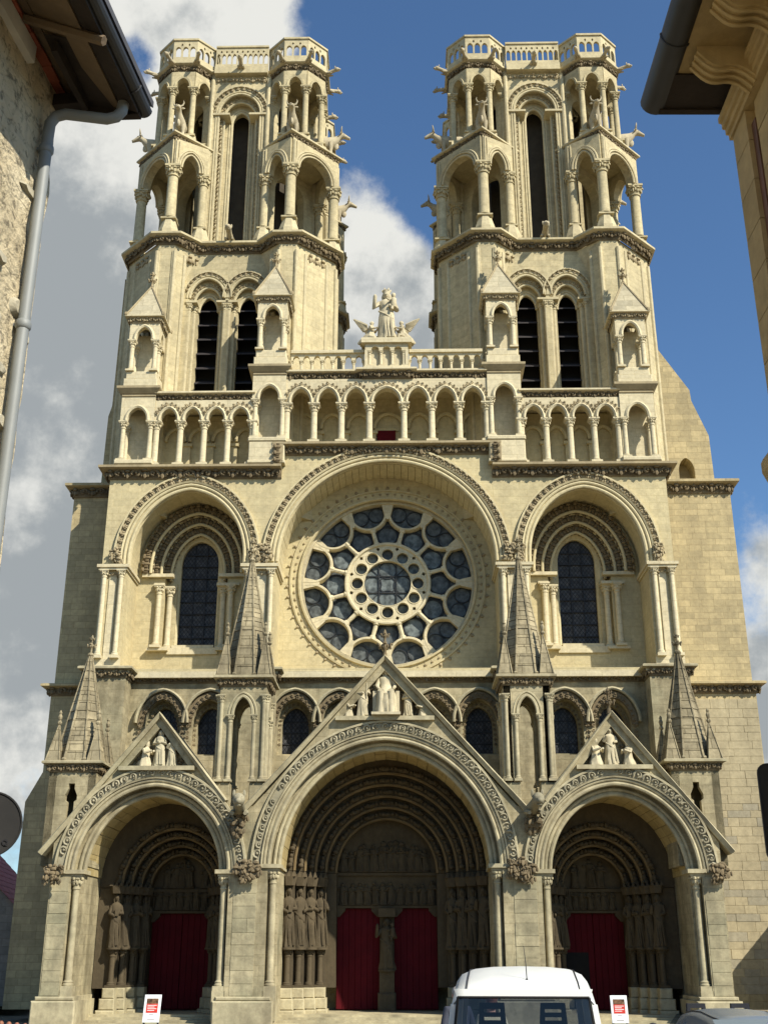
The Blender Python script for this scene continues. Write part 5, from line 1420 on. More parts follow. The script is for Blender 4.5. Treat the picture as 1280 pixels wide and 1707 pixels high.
# ---------------------------------------------------------------- spire turrets over the porch piers
def spire(tall):
    t = empty('spire_turret', cath); w = 0.92; b = MB()
    if tall:
        z0, zt, zs, za = 7.5, 12.15, 11.0, 11.75; zap = 17.75
        for k in range(4):
            b.M = rotz(k)
            b = MB(); b.M = rotz(k); b.plate([(-w, z0)] + [(-0.40, z0)] + arch(0, 0.40, zs, za, 10) + [(0.40, z0), (w, z0), (w, zt), (-w, zt)], [], -w + 0.002 * (k % 2), -w + 0.28); b.M = None; obj('turret_wall', b, M_grey, t)
        for x in (-1, 1):
            for y in (-1, 1): b = MB(); b.cbox(x * 0.68 - 0.3, x * 0.68 + 0.3, y * 0.68 - 0.3, y * 0.68 + 0.3, z0 - 0.1, z0 + 0.85, 0.03); obj('pedestal', b, M_grey, t)
        mo = MB(); mo.M = None
        for k in range(4):
            mo.M = rotz(k)
            mo.sweep(arch(0, 0.40, zs, za, 12), [(0.07 * math.cos(i * PI / 3), -w + 0.07 * math.sin(i * PI / 3)) for i in range(6)])
            mo.sweep(arch(0, 0.54, zs, za + 0.14, 12), [(0.045 * math.cos(i * PI / 3), -w + 0.045 * math.sin(i * PI / 3)) for i in range(6)])
            for x in (-0.47, 0.47): put('column', column(2.6, 0.085, M_greys, 0.25, 0.2), t, tuple(rotz(k) @ Vector((x, -w - 0.02, z0 + 0.9))), k * PI / 2)
            for x in (-0.84, 0.84): put('column', column(3.4, 0.085, M_greys, 0.25, 0.2), t, tuple(rotz(k) @ Vector((x, -w - 0.02, z0 + 0.9))), k * PI / 2)
        mo.M = None; obj('arch_moulding', mo, M_greys, t, 40)
    else:
        z0, zt = 5.3, 8.85; zap = 13.75
        slit = [(-0.14, 6.2), (0.14, 6.2), (0.14, 7.7), (0.24, 7.78), (0.24, 7.95), (0.12, 8.2), (0.12, 8.4), (-0.12, 8.4), (-0.12, 8.2), (-0.24, 7.95), (-0.24, 7.78), (-0.14, 7.7)]
        for k in range(4):
            b = MB(); b.M = rotz(k); b.plate(rect(-w, w, z0, zt), [slit], -w + 0.002 * (k % 2), -w + 0.3); b.M = None; obj('turret_wall', b, M_grey, t)
    sq = [(-w, -w), (w, -w), (w, w), (-w, w)]
    cornice(t, sq, zt - 0.02, zt + 0.42, 0.28, M_carve, M_greys, 0.22, 0.24, True)
    zb = zt + 0.42
    e = w + 0.16; oct_r = 0.98
    # octagonal spire laid in courses of slabs
    sp = MB(); n = 13; H = zap - zb; rnd = random.Random(3)
    for i in range(n):
        f0, f1 = i / n, (i + 1) / n - 0.004; r0, r1 = oct_r * (1 - f0) + 0.05, oct_r * (1 - f1) + 0.05
        sp.prism(ngon(0, 0, r0 * 1.015 + rnd.uniform(-.014, .022), 8, PI / 8), zb + H * f0, zb + H * f1, ngon(0, 0, r1 * 1.0 + rnd.uniform(-.004, .004), 8, PI / 8))
    obj('spire', sp, M_spire, t)
    rb = MB()
    for x, y in ngon(0, 0, oct_r + 0.06, 8, PI / 8):
        rb.tube([(x, y, zb), (x * 0.06, y * 0.06, zap)], [0.055, 0.03], 6); rb.ball((x * 1.03, y * 1.03, zb + 0.06), 0.1, 0.1, 0.08)
    obj('spire_rib', rb, M_spire, t, 40)
    for x in (-1, 1):
        for y in (-1, 1):
            c = MB(); cx, cy = x * (e - 0.26), y * (e - 0.26); hh = H * 0.34
            c.cone([(cx - .27, cy - .27), (cx + .27, cy - .27), (cx + .27, cy + .27), (cx - .27, cy + .27)], zb, (cx - x * .05, cy - y * .05, zb + hh))
            for qx in (-1, 1):
                for qy in (-1, 1): c.tube([(cx + qx * .27, cy + qy * .27, zb), (cx - x * .05, cy - y * .05, zb + hh)], [.035, .025], 5)
            c.ball((cx - x * .05, cy - y * .05, zb + hh), .1, .1, .09)
            c.lathe([(.04, 0), (.07, .1), (.09, .2), (.05, .3), (.07, .36), (.02, .46)], cx - x * .05, cy - y * .05, 7, zb + hh + .04)
            obj('corner_pinnacle', c, M_spire, t)
    fn = MB(); fn.ball((0, 0, zap), .14, .14, .1, 8, 5); finial(fn, 0, 0, zap + 0.02, 1.0 if tall else 0.85); obj('finial', fn, M_spire, t, 40)
    return t
s1 = spire(True); s1.location = (-5.62, -4.3, 0)
copy_tree(s1, cath, (5.6, -4.3, 0))
s0 = spire(False); s0.location = (-12.2, -4.0, 0)
copy_tree(s0, cath, (12.0, -4.0, 0))
def pier_gargoyles():
    gme = bpy.data.meshes['gargoyle'].copy(); gme.materials[0] = M_carveg
    for x in (-5.5, 5.55):
        put('gargoyle', gme, cath, (x, -5.75, 7.25), R(6), 1.25)
        m = MB()
        for k in range(8): m.leaf((x + random.uniform(-.2, .2), -5.62 + random.uniform(-.25, .0), 6.75 + random.uniform(-.35, .3)), .5, (random.uniform(-.7, .7), -1, random.uniform(-.5, .5)), (random.uniform(-.5, .5), 0, 1))
        obj('gargoyle_corbel', m, M_carve, cath, 60)
    for x in (-11.2, ): pass
    for x, z, s in ((0, 13.2, 1.25), (PX, 10.95, 1.1)):
        m = MB(); finial(m, x, -5.3, z, s); m.tube([(x, -5.3, z - 0.1), (x, -5.3, z + 0.25)], 0.085, 8); obj('finial', m, M_carve, cath, 40)
pier_gargoyles()

# ---------------------------------------------------------------- free statues
GB = 'statues in the three gables'
statue('statue', 'crowned woman holding a child and raising her right hand on the balustrade pedestal', 2.95, (CX, 0.15, 30.72), M_statue, arms='child', crown=True, seed=11)
def wing(mb, s, h):
    # a spread wing of overlapping feathers
    for i in range(9):
        f = i / 8
        root = Vector((s * (0.10 + 0.10 * f) * h, 0.07 * h, (0.66 + 0.10 * f) * h))
        tip = root + Vector((s * (0.10 + 0.16 * f) * h, (0.22 + 0.30 * f) * h, (-0.16 + 0.44 * f) * h))
        d = tip - root
        mb.tube([root, root + d * 0.5, root + d * 0.92, tip], [0.05 * h, 0.06 * h, 0.045 * h, 0.012 * h], 5)
def kneeling_angel(loc, rz, label, sgn):
    h = 1.5; mb = MB()
    prof = [(0, .19, .30, .12), (.05, .2, .32, .12), (.16, .17, .28, .1), (.26, .15, .2, .05), (.36, .12, .12, .0), (.46, .11, .09, -.02), (.56, .13, .09, -.03), (.61, .12, .08, -.03), (.64, .05, .05, -.03), (.67, .045, .048, -.04), (.71, .058, .062, -.05), (.75, .06, .065, -.05), (.79, .045, .05, -.045), (.81, .012, .012, -.04)]
    seg = 22; vs = []; fs = []
    for z, rx, ry, oy in prof:
        fo = 0.13 if z < 0.4 else 0.0
        for i in range(seg):
            a = 2 * PI * i / seg; f = 1 + fo * math.sin(7 * a + z * 6)
            vs.append((h * rx * f * math.cos(a), h * (ry * f * math.sin(a) + oy), h * z))
    for j in range(len(prof) - 1):
        for i in range(seg):
            k = (i + 1) % seg; fs.append((j * seg + i, j * seg + k, (j + 1) * seg + k, (j + 1) * seg + i))
    fs.append(tuple(range(seg - 1, -1, -1)))
    mb.add(vs, fs)
    mb.ball((0, -.115 * h, .72 * h), .01 * h, .016 * h, .02 * h, 5, 4)
    for s in (-1, 1):
        mb.tube([(s * .11 * h, -.02 * h, .58 * h), (s * .14 * h, -.1 * h, .45 * h), (s * .04 * h, -.24 * h, .5 * h)], [.042 * h, .042 * h, .028 * h], 7)
        mb.ball((s * .03 * h, -.26 * h, .52 * h), .025 * h, .035 * h, .03 * h, 6, 4)
        mb.tube([(s * .09 * h, .0, .2 * h), (s * .1 * h, -.2 * h, .2 * h if s > 0 else .1 * h), (s * .1 * h, -.2 * h, .0)], [.08 * h, .07 * h, .06 * h], 7)
        mb.ball((s * .05 * h, -.02 * h, .73 * h), .02 * h, .04 * h, .05 * h, 5, 4)
    o = obj('angel', mb, M_statue, None, 55, loc=loc, rz=rz); tag(o, label, 'statue', 'angels on the balustrade')
    for s in (-1, 1):
        w = MB(); wing(w, s, h * 0.8); wo = obj('wing', w, M_statue, o, 50)
        if s == sgn: pass
    return o
kneeling_angel((CX - 0.80, 0.15, 30.72), R(65), 'kneeling winged angel on the left end of the balustrade pedestal', -1)
kneeling_angel((CX + 0.80, 0.15, 30.72), R(-65), 'kneeling winged angel on the right end of the balustrade pedestal', 1)
YG = -5.34
statue('statue', 'enthroned crowned woman, largest figure in the middle of the central gable', 1.95, (CX + 0.05, YG, 10.9), M_statue, group=GB, arms='knees', seated=True, crown=True, seed=21)
statue('statue', 'standing angel left of the enthroned woman in the central gable', 1.45, (CX - 0.86, YG, 10.87), M_statue, R(14), GB, arms='candle', seed=22)
statue('statue', 'standing angel right of the enthroned woman in the central gable', 1.2, (CX + 0.92, YG + 0.05, 10.87), M_statue, R(-14), GB, arms='cross', seed=23)
def kneeler(x, z, h, rz, label, y=YG):
    mb = MB(); prof = [(0, .26, .26), (.12, .24, .25), (.3, .17, .17), (.5, .16, .13), (.66, .18, .13), (.72, .1, .08), (.76, .06, .06), (.82, .085, .09), (.9, .085, .09), (.97, .06, .07), (1, .015, .015)]
    vs = []; fs = []; seg = 18
    for zz, rx, ry in prof:
        for i in range(seg):
            a = 2 * PI * i / seg; f = 1 + (0.12 * math.sin(6 * a + zz * 5) if zz < .6 else 0)
            vs.append((h * rx * f * math.cos(a), h * (ry * f * math.sin(a) - 0.10 * zz), h * zz))
    for j in range(len(prof) - 1):
        for i in range(seg):
            k = (i + 1) % seg; fs.append((j * seg + i, j * seg + k, (j + 1) * seg + k, (j + 1) * seg + i))
    mb.add(vs, fs)
    for s in (-1, 1): mb.tube([(s * .15 * h, -.05 * h, .66 * h), (s * .2 * h, -.2 * h, .5 * h), (s * .05 * h, -.42 * h, .58 * h)], [.06 * h, .06 * h, .04 * h], 6)
    mb.tube([(0, .1 * h, .12 * h), (.05 * h, .5 * h, .1 * h)], [.2 * h, .1 * h], 8)
    o = obj('statue', mb, M_statue, None, 55, loc=(CX + x, y, z), rz=rz); tag(o, label, 'statue', GB)
kneeler(-1.45, 10.87, 0.78, R(60), 'kneeling figure at the far left foot of the central gable group')
kneeler(1.5, 10.87, 0.72, R(-60), 'kneeling figure at the far right foot of the central gable group')
x = CX - PX
statue('statue', 'weathered standing figure, middle one of the left porch gable', 1.42, (x + 0.02, YG, 8.97), M_statueg, R(-10), GB, arms='cross', seed=31)
statue('statue', 'weathered standing figure, right one of the left porch gable', 1.12, (x + 0.50, YG, 8.97), M_statueg, R(20), GB, arms='raised', seed=32)
kneeler(-0.6, 8.97, 0.85, R(60), 'weathered bowed figure, left one of the left porch gable') if False else None
def extra():
    global CX
    old = CX
    CX = x; kneeler(-0.55, 8.97, 1.0, R(55), 'weathered bowed figure at the left of the left porch gable')
    CX = old + PX; kneeler(-0.66, 8.97, 1.05, R(30), 'pale crouching figure at the left of the right porch gable')
    kneeler(0.64, 8.97, 0.95, R(-40), 'pale crouching figure at the right of the right porch gable')
    CX = old
extra()
statue('statue', 'pale standing martyr in the middle of the right porch gable', 1.45, (CX + PX - 0.05, YG, 8.97), M_statue, R(8), GB, arms='raised', seed=41)

# ---------------------------------------------------------------- the oxen of the towers
def ox_mesh():
    mb = MB()
    # one loft for trunk, neck and head; long axis along -y
    sec = [(0.95, 0.95, .05, .05), (0.92, 1.0, .22, .26), (0.7, 1.02, .32, .36), (0.35, 0.98, .34, .38), (0.0, 0.98, .34, .40), (-0.35, 1.02, .33, .42), (-0.6, 1.1, .27, .38), (-0.78, 1.25, .2, .30), (-0.92, 1.42, .17, .24), (-1.02, 1.55, .165, .20), (-1.15, 1.58, .16, .18), (-1.30, 1.5, .13, .14), (-1.44, 1.42, .10, .11), (-1.52, 1.38, .09, .09), (-1.55, 1.38, .02, .02)]
    seg = 12; vs = []; fs = []
    for y, z, rx, rz in sec:
        for i in range(seg):
            a = 2 * PI * i / seg; vs.append((rx * math.cos(a), y, z + rz * math.sin(a)))
    for j in range(len(sec) - 1):
        for i in range(seg):
            k = (i + 1) % seg; fs.append((j * seg + i, j * seg + k, (j + 1) * seg + k, (j + 1) * seg + i))
    mb.add(vs, fs)
    for s in (-1, 1):
        mb.tube([(s * .19, -.42, .95), (s * .2, -.46, .52), (s * .2, -.43, .46), (s * .2, -.46, .1), (s * .2, -.52, 0)], [.17, .11, .105, .075, .1], 8)
        mb.tube([(s * .19, .66, 1.0), (s * .21, .56, .68), (s * .21, .74, .46), (s * .21, .70, .1), (s * .21, .64, 0)], [.22, .16, .1, .075, .1], 8)
        mb.tube([(s * .1, -1.06, 1.7), (s * .24, -1.04, 1.78), (s * .3, -1.06, 1.95), (s * .27, -1.08, 2.08)], [.06, .05, .035, .012], 6)
        mb.ball((s * .24, -1.0, 1.6), .13, .05, .06, 6, 4); mb.ball((s * .13, -1.2, 1.62), .035, .04, .035, 6, 4)
        mb.ball((s * .05, -1.53, 1.41), .03, .03, .03, 5, 3)
    mb.ball((0, -.72, .85), .1, .18, .26, 7, 5)
    mb.tube([(0, .95, 1.1), (0, 1.03, .9), (0, 1.0, .5)], [.05, .035, .05], 6)
    return mesh_of('ox_statue', mb, M_ox, 55)
def oxen():
    me = ox_mesh(); G = 'stone oxen on the tower turrets'
    where = {-1: 'left tower', 1: 'right tower'}
    for s in (-1, 1):
        tx = CX + s * TX
        for (cx, cy, rz, lab) in (
            (CC + 0.05, CC - 1.45, 0, 'stone ox facing the square on the left turret of the '),
            (CC - 1.55, CC, -90, 'stone ox stepping out to the left on the left turret of the '),
            (-CC - 0.05, CC - 1.45, 0, 'stone ox facing the square on the right turret of the '),
            (-CC + 1.55, CC, 90, 'stone ox stepping out to the right on the right turret of the ')):
            o = put('ox_statue', me, None, (tx + cx, TY + cy, 44.68), R(rz), 1.0); tag(o, lab + where[s], 'statue', G)
        q = -s
        for q in ((-s,) if s < 0 else (-s, s)):
            o = put('ox_statue', me, None, (tx + q * 4.9, TY - CC, 44.68), R(90 * q), 1.0)
            tag(o, 'stone ox in shade on the rear turret, %s flank of the %s' % ('inner' if q == -s else 'outer', where[s]), 'statue', G)
oxen()
# these statues stand on the cathedral: turn them with it
for o in list(COL.objects):
    if o.parent is None and o.get('category') == 'statue':
        x, y = o.location.x - CX, o.location.y
        o.location.x = CX + x * math.cos(TURN) - y * math.sin(TURN); o.location.y = x * math.sin(TURN) + y * math.cos(TURN)
        o.rotation_euler.z += TURN
# ---------------------------------------------------------------- houses framing the view
M_rubble = None
def rubble_mat():
    m, nt, b = new_mat('lime washed rubble wall'); N = nt.nodes; L = nt.links
    g = N.new('ShaderNodeNewGeometry')
    n1 = N.new('ShaderNodeTexNoise'); n1.inputs['Scale'].default_value = 1.3; n1.inputs['Detail'].default_value = 8; n1.inputs['Roughness'].default_value = 0.65
    n2 = N.new('ShaderNodeTexNoise'); n2.inputs['Scale'].default_value = 9; n2.inputs['Detail'].default_value = 8; n2.inputs['Roughness'].default_value = 0.7
    v = N.new('ShaderNodeTexVoronoi'); v.inputs['Scale'].default_value = 4.2; v.feature = 'SMOOTH_F1'
    for n in (n1, n2, v): L.new(g.outputs['Position'], n.inputs['Vector'])
    cr = N.new('ShaderNodeValToRGB'); L.new(n1.outputs[0], cr.inputs[0])
    cr.color_ramp.elements[0].color = (0.56, 0.46, 0.28, 1); cr.color_ramp.elements[0].position = 0.3
    cr.color_ramp.elements[1].color = (0.74, 0.64, 0.43, 1); cr.color_ramp.elements[1].position = 0.68
    pit = N.new('ShaderNodeMapRange'); L.new(n2.outputs[0], pit.inputs[0]); pit.inputs[1].default_value = 0.38; pit.inputs[2].default_value = 0.48; pit.inputs[3].default_value = 0.38; pit.inputs[4].default_value = 1
    k = N.new('ShaderNodeMixRGB'); k.blend_type = 'MULTIPLY'; k.inputs[0].default_value = 1; L.new(cr.outputs[0], k.inputs[1]); L.new(pit.outputs[0], k.inputs[2])
    mp = N.new('ShaderNodeMapping'); mp.inputs['Scale'].default_value = (3.0, 3.0, 6.5); mp.inputs['Rotation'].default_value = (0.25, 0, 0); L.new(g.outputs['Position'], mp.inputs[0])
    wv = N.new('ShaderNodeMixRGB'); wv.blend_type = 'ADD'; wv.inputs[0].default_value = 0.6; L.new(mp.outputs[0], wv.inputs[1]); L.new(n1.outputs['Color'], wv.inputs[2])
    ve = N.new('ShaderNodeTexVoronoi'); ve.feature = 'DISTANCE_TO_EDGE'; ve.inputs['Scale'].default_value = 1.0; L.new(wv.outputs[0], ve.inputs['Vector'])
    ed = N.new('ShaderNodeMapRange'); L.new(ve.outputs['Distance'], ed.inputs[0]); ed.inputs[1].default_value = 0.0; ed.inputs[2].default_value = 0.09; ed.inputs[3].default_value = 0.80; ed.inputs[4].default_value = 1
    ke = N.new('ShaderNodeMixRGB'); ke.blend_type = 'MULTIPLY'; ke.inputs[0].default_value = 0.8; L.new(k.outputs[0], ke.inputs[1]); L.new(ed.outputs[0], ke.inputs[2]); k = ke
    L.new(k.outputs[0], b.inputs['Base Color']); b.inputs['Roughness'].default_value = 0.95
    a = N.new('ShaderNodeMath'); a.operation = 'MULTIPLY_ADD'; L.new(v.outputs['Distance'], a.inputs[0]); a.inputs[1].default_value = -0.6; a2 = N.new('ShaderNodeMath'); a2.operation = 'MULTIPLY_ADD'; L.new(ed.outputs[0], a2.inputs[0]); a2.inputs[1].default_value = 0.5; L.new(n2.outputs[0], a2.inputs[2]); L.new(a2.outputs[0], a.inputs[2])
    bp = N.new('ShaderNodeBump'); bp.inputs['Strength'].default_value = 1.0; bp.inputs['Distance'].default_value = 0.09; L.new(a.outputs[0], bp.inputs['Height']); L.new(bp.outputs[0], b.inputs['Normal'])
    return m
M_rubble = rubble_mat()
M_rstone = stone('rubble stone', (0.46, 0.42, 0.31), blocks=False, stain=0.4, stain_col=(0.2, 0.17, 0.11), bump=0.9)
M_zincp = plain('painted zinc pipe', (0.21, 0.222, 0.215), 0.6, 0.1, var=0.05, spec=0.5)
M_zinc = plain('dark zinc gutter', (0.055, 0.055, 0.055), 0.5, 0.5, var=0.1)
M_eave = plain('weathered eave boards', (0.16, 0.115, 0.07), 0.85, var=0.25, scale=2.5, bump=0.4)
M_eavedark = plain('dark eave boards', (0.035, 0.027, 0.022), 0.9, var=0.2, bump=0.3)
M_white = plain('white lime render', (0.62, 0.60, 0.52), 0.9, var=0.12)
M_tile = plain('red clay tile', (0.30, 0.085, 0.045), 0.85, var=0.25, scale=4, bump=0.4)
M_slate = plain('roof slate', (0.06, 0.06, 0.065), 0.7, var=0.2)
def left_house():
    k = 0.8; t = thing('stone_house', 'old rubble stone house with deep eaves and a grey downpipe at its corner', 'house', (-4.26 * k, -50 + 12 * k, 0), R(-6.9))
    H = 2.2 + 10.2 * k; Hw = H + 0.40
    # undulating rubble wall: a gridded sheet with real lumps
    mb = MB(); ny, nz = 110, 70; L = 22.0
    vs = []
    for j in range(nz + 1):
        for i in range(ny + 1):
            y = -L + L * i / ny if i < ny else 0; z = Hw * j / nz
            y = -L * (1 - i / ny) ** 1.7
            n = noise.noise(Vector((y * 2.2, z * 2.2, 3))) * 0.035 + noise.noise(Vector((y * 6, z * 6, 8))) * 0.018
            vs.append((n, y + (noise.noise(Vector((z * 3, 1, 5))) * 0.03 if i == ny else 0), z))
    mb.add(vs, [(j * (ny + 1) + i, j * (ny + 1) + i + 1, (j + 1) * (ny + 1) + i + 1, (j + 1) * (ny + 1) + i) for j in range(nz) for i in range(ny)])
    mb.box(-8, -0.06, -L, -0.02, 0, Hw - 0.02)
    obj('wall', mb, M_rubble, t, 60)
    rnd = random.Random(4)
    for i in range(150):
        y = -rnd.uniform(0.15, 7) ; z = rnd.uniform(3.6, H - 0.6); a, b = rnd.uniform(.09, .22), rnd.uniform(.05, .11)
        s = MB(); n = 9
        ring = [(a * math.cos(2 * PI * q / n) * rnd.uniform(.8, 1.1), b * math.sin(2 * PI * q / n) * rnd.uniform(.8, 1.1)) for q in range(n)]
        s.add([(0.0, y + p, z + q) for p, q in ring] + [(0.035 + rnd.uniform(0, .02), y + p * .72, z + q * .72) for p, q in ring],
              [tuple(range(n, 2 * n))] + [(q, (q + 1) % n, n + (q + 1) % n, n + q) for q in range(n)])
        obj('rubble_stone', s, M_rstone if rnd.random() > .08 else M_tile, t, 50)
    ov = 1.12 * k
    w = MB(); w.box(-0.05, 0.07, -L, -0.75, Hw - 0.40, Hw - 0.20); obj('rendered_band', w, M_white, t)
    w = MB()
    for i in range(46): w.box(-0.05, 0.10 + rnd.uniform(-.01, .01), -0.02 - (i + 1) * 0.23 + 0.006, -0.02 - i * 0.23, Hw - 0.19 + rnd.uniform(-.006, .006), Hw - 0.165)
    obj('tile_course', w, M_tile, t)
    # boxed eave: moulded boards, planks, rafter tails
    sz = lambda x: Hw - 0.10 - (Hw - H + 0.02) * x / ov
    for i, (x0, x1, z) in enumerate(((0.0, 0.20, 0), (0.205, 0.46, 0.012), (0.465, 0.70, 0.0), (0.705, ov, 0.02))):
        for j in range(9):
            b = MB(); y1 = -0.05 - j * 2.1; y0 = y1 - 2.09
            b.add([(x, y, sz(x) + z + dz) for dz in (0, .05) for x, y in ((x0, y0), (x1, y0), (x1, y1), (x0, y1))], [(0, 3, 2, 1), (4, 5, 6, 7), (0, 1, 5, 4), (1, 2, 6, 5), (2, 3, 7, 6), (3, 0, 4, 7)]); obj('eave_board', b, M_eave if i < 3 else M_eavedark, t)
    b = MB(); b.plate([(0.0, sz(0) - .10), (0.25, sz(.25) - .16), (0.27, H - 0.06), (ov, H - 0.10), (ov, H + .06), (0, Hw + .06)], [], -0.03, 0.05); obj('eave_end', b, M_eavedark, t)
    b = MB(); b.add([(0.22, -0.95, sz(.22) - .03), (ov, -0.95, H - 0.055), (ov, -0.03, H - 0.055), (0.22, -0.03, sz(.22) - .10)], [(0, 1, 2, 3)]); b.box(0.3, 0.36, -0.9, -0.04, H - .02, H + .1); obj('eave_lining', b, M_eavedark, t)
    b = MB(); b.box(0.0, 0.30, -0.14, -0.035, H + 0.02, H + 0.16); obj('eave_block', b, M_eavedark, t)
    for j in range(8):
        b = MB(); y = -1.1 - j * 0.9; b.tube([(0.1, y, sz(.1) - .03), (ov + 0.02, y, sz(ov) - .03)], 0.05, 6); obj('rafter_tail', b, M_eave, t)
    g = MB(); P = [(ov + 0.02 + 0.08 * math.cos(a), H + 0.02 + 0.08 * math.sin(a)) for a in [PI + PI * i / 8 for i in range(9)]]
    vs = [(x, y, z) for y in (-L, 0.08) for x, z in P]; g.add(vs, [(i, i + 1, 10 + i, 9 + i) for i in range(8)] + [tuple(range(9, 18))])
    for j in range(14): g.tube([(x, -0.3 - j * 1.5, z) for x, z in P], 0.015, 5)
    obj('gutter', g, M_zinc, t)
    p = MB(); r = 0.058
    p.tube([(ov - 0.12, -0.16, H - 0.06), (ov - 0.13, -0.16, H - 0.16), (ov - 0.18, -0.165, H - 0.23), (ov - 0.27, -0.18, H - 0.26), (0.24, -0.30, H - 0.26), (0.14, -0.31, H - 0.29), (0.095, -0.32, H - 0.38), (0.09, -0.32, H - 0.6)], [r] * 8, 12)
    p.tube([(0.09, -0.32, H - 0.6), (0.09, -0.32, 0.1)], r, 12)
    dp = obj('downpipe', p, M_zincp, t, 40)
    for z in (H - 0.7, H - 2.7, H - 5.1, H - 7.5):
        c = MB(); c.tube([(0.09, -0.32, z - 0.045), (0.09, -0.32, z - 0.03), (0.09, -0.32, z + 0.03), (0.09, -0.32, z + 0.045)], [r + 0.004, r + 0.016, r + 0.016, r + 0.004], 12); c.box(-0.02, 0.05, -0.35, -0.29, z - 0.015, z + 0.015)
        obj('pipe_clamp', c, M_zincp, dp, 40)
    rf = MB(); rf.add([(ov + 0.1, -L, H + 0.08), (ov + 0.1, 0.1, H + 0.08), (-4, 0.1, H + 3.4), (-4, -L, H + 3.4), (ov + 0.1, -L, H + 0.16), (ov + 0.1, 0.1, H + 0.16), (-4, 0.1, H + 3.48), (-4, -L, H + 3.48)], [(0, 3, 2, 1), (4, 5, 6, 7), (0, 1, 5, 4), (1, 2, 6, 5), (2, 3, 7, 6), (3, 0, 4, 7)])
    rf.add([(-8, -L, H + 0.1), (-8, 0.1, H + 0.1), (-4, 0.1, H + 3.4), (-4, -L, H + 3.4)], [(0, 1, 2, 3)]); rf.add([(-8, -0.03, H - .02), (0, -0.03, H - .02), (-4, -0.03, H + 3.3)], [(0, 1, 2)])
    obj('roof', rf, M_slate, t)
left_house()

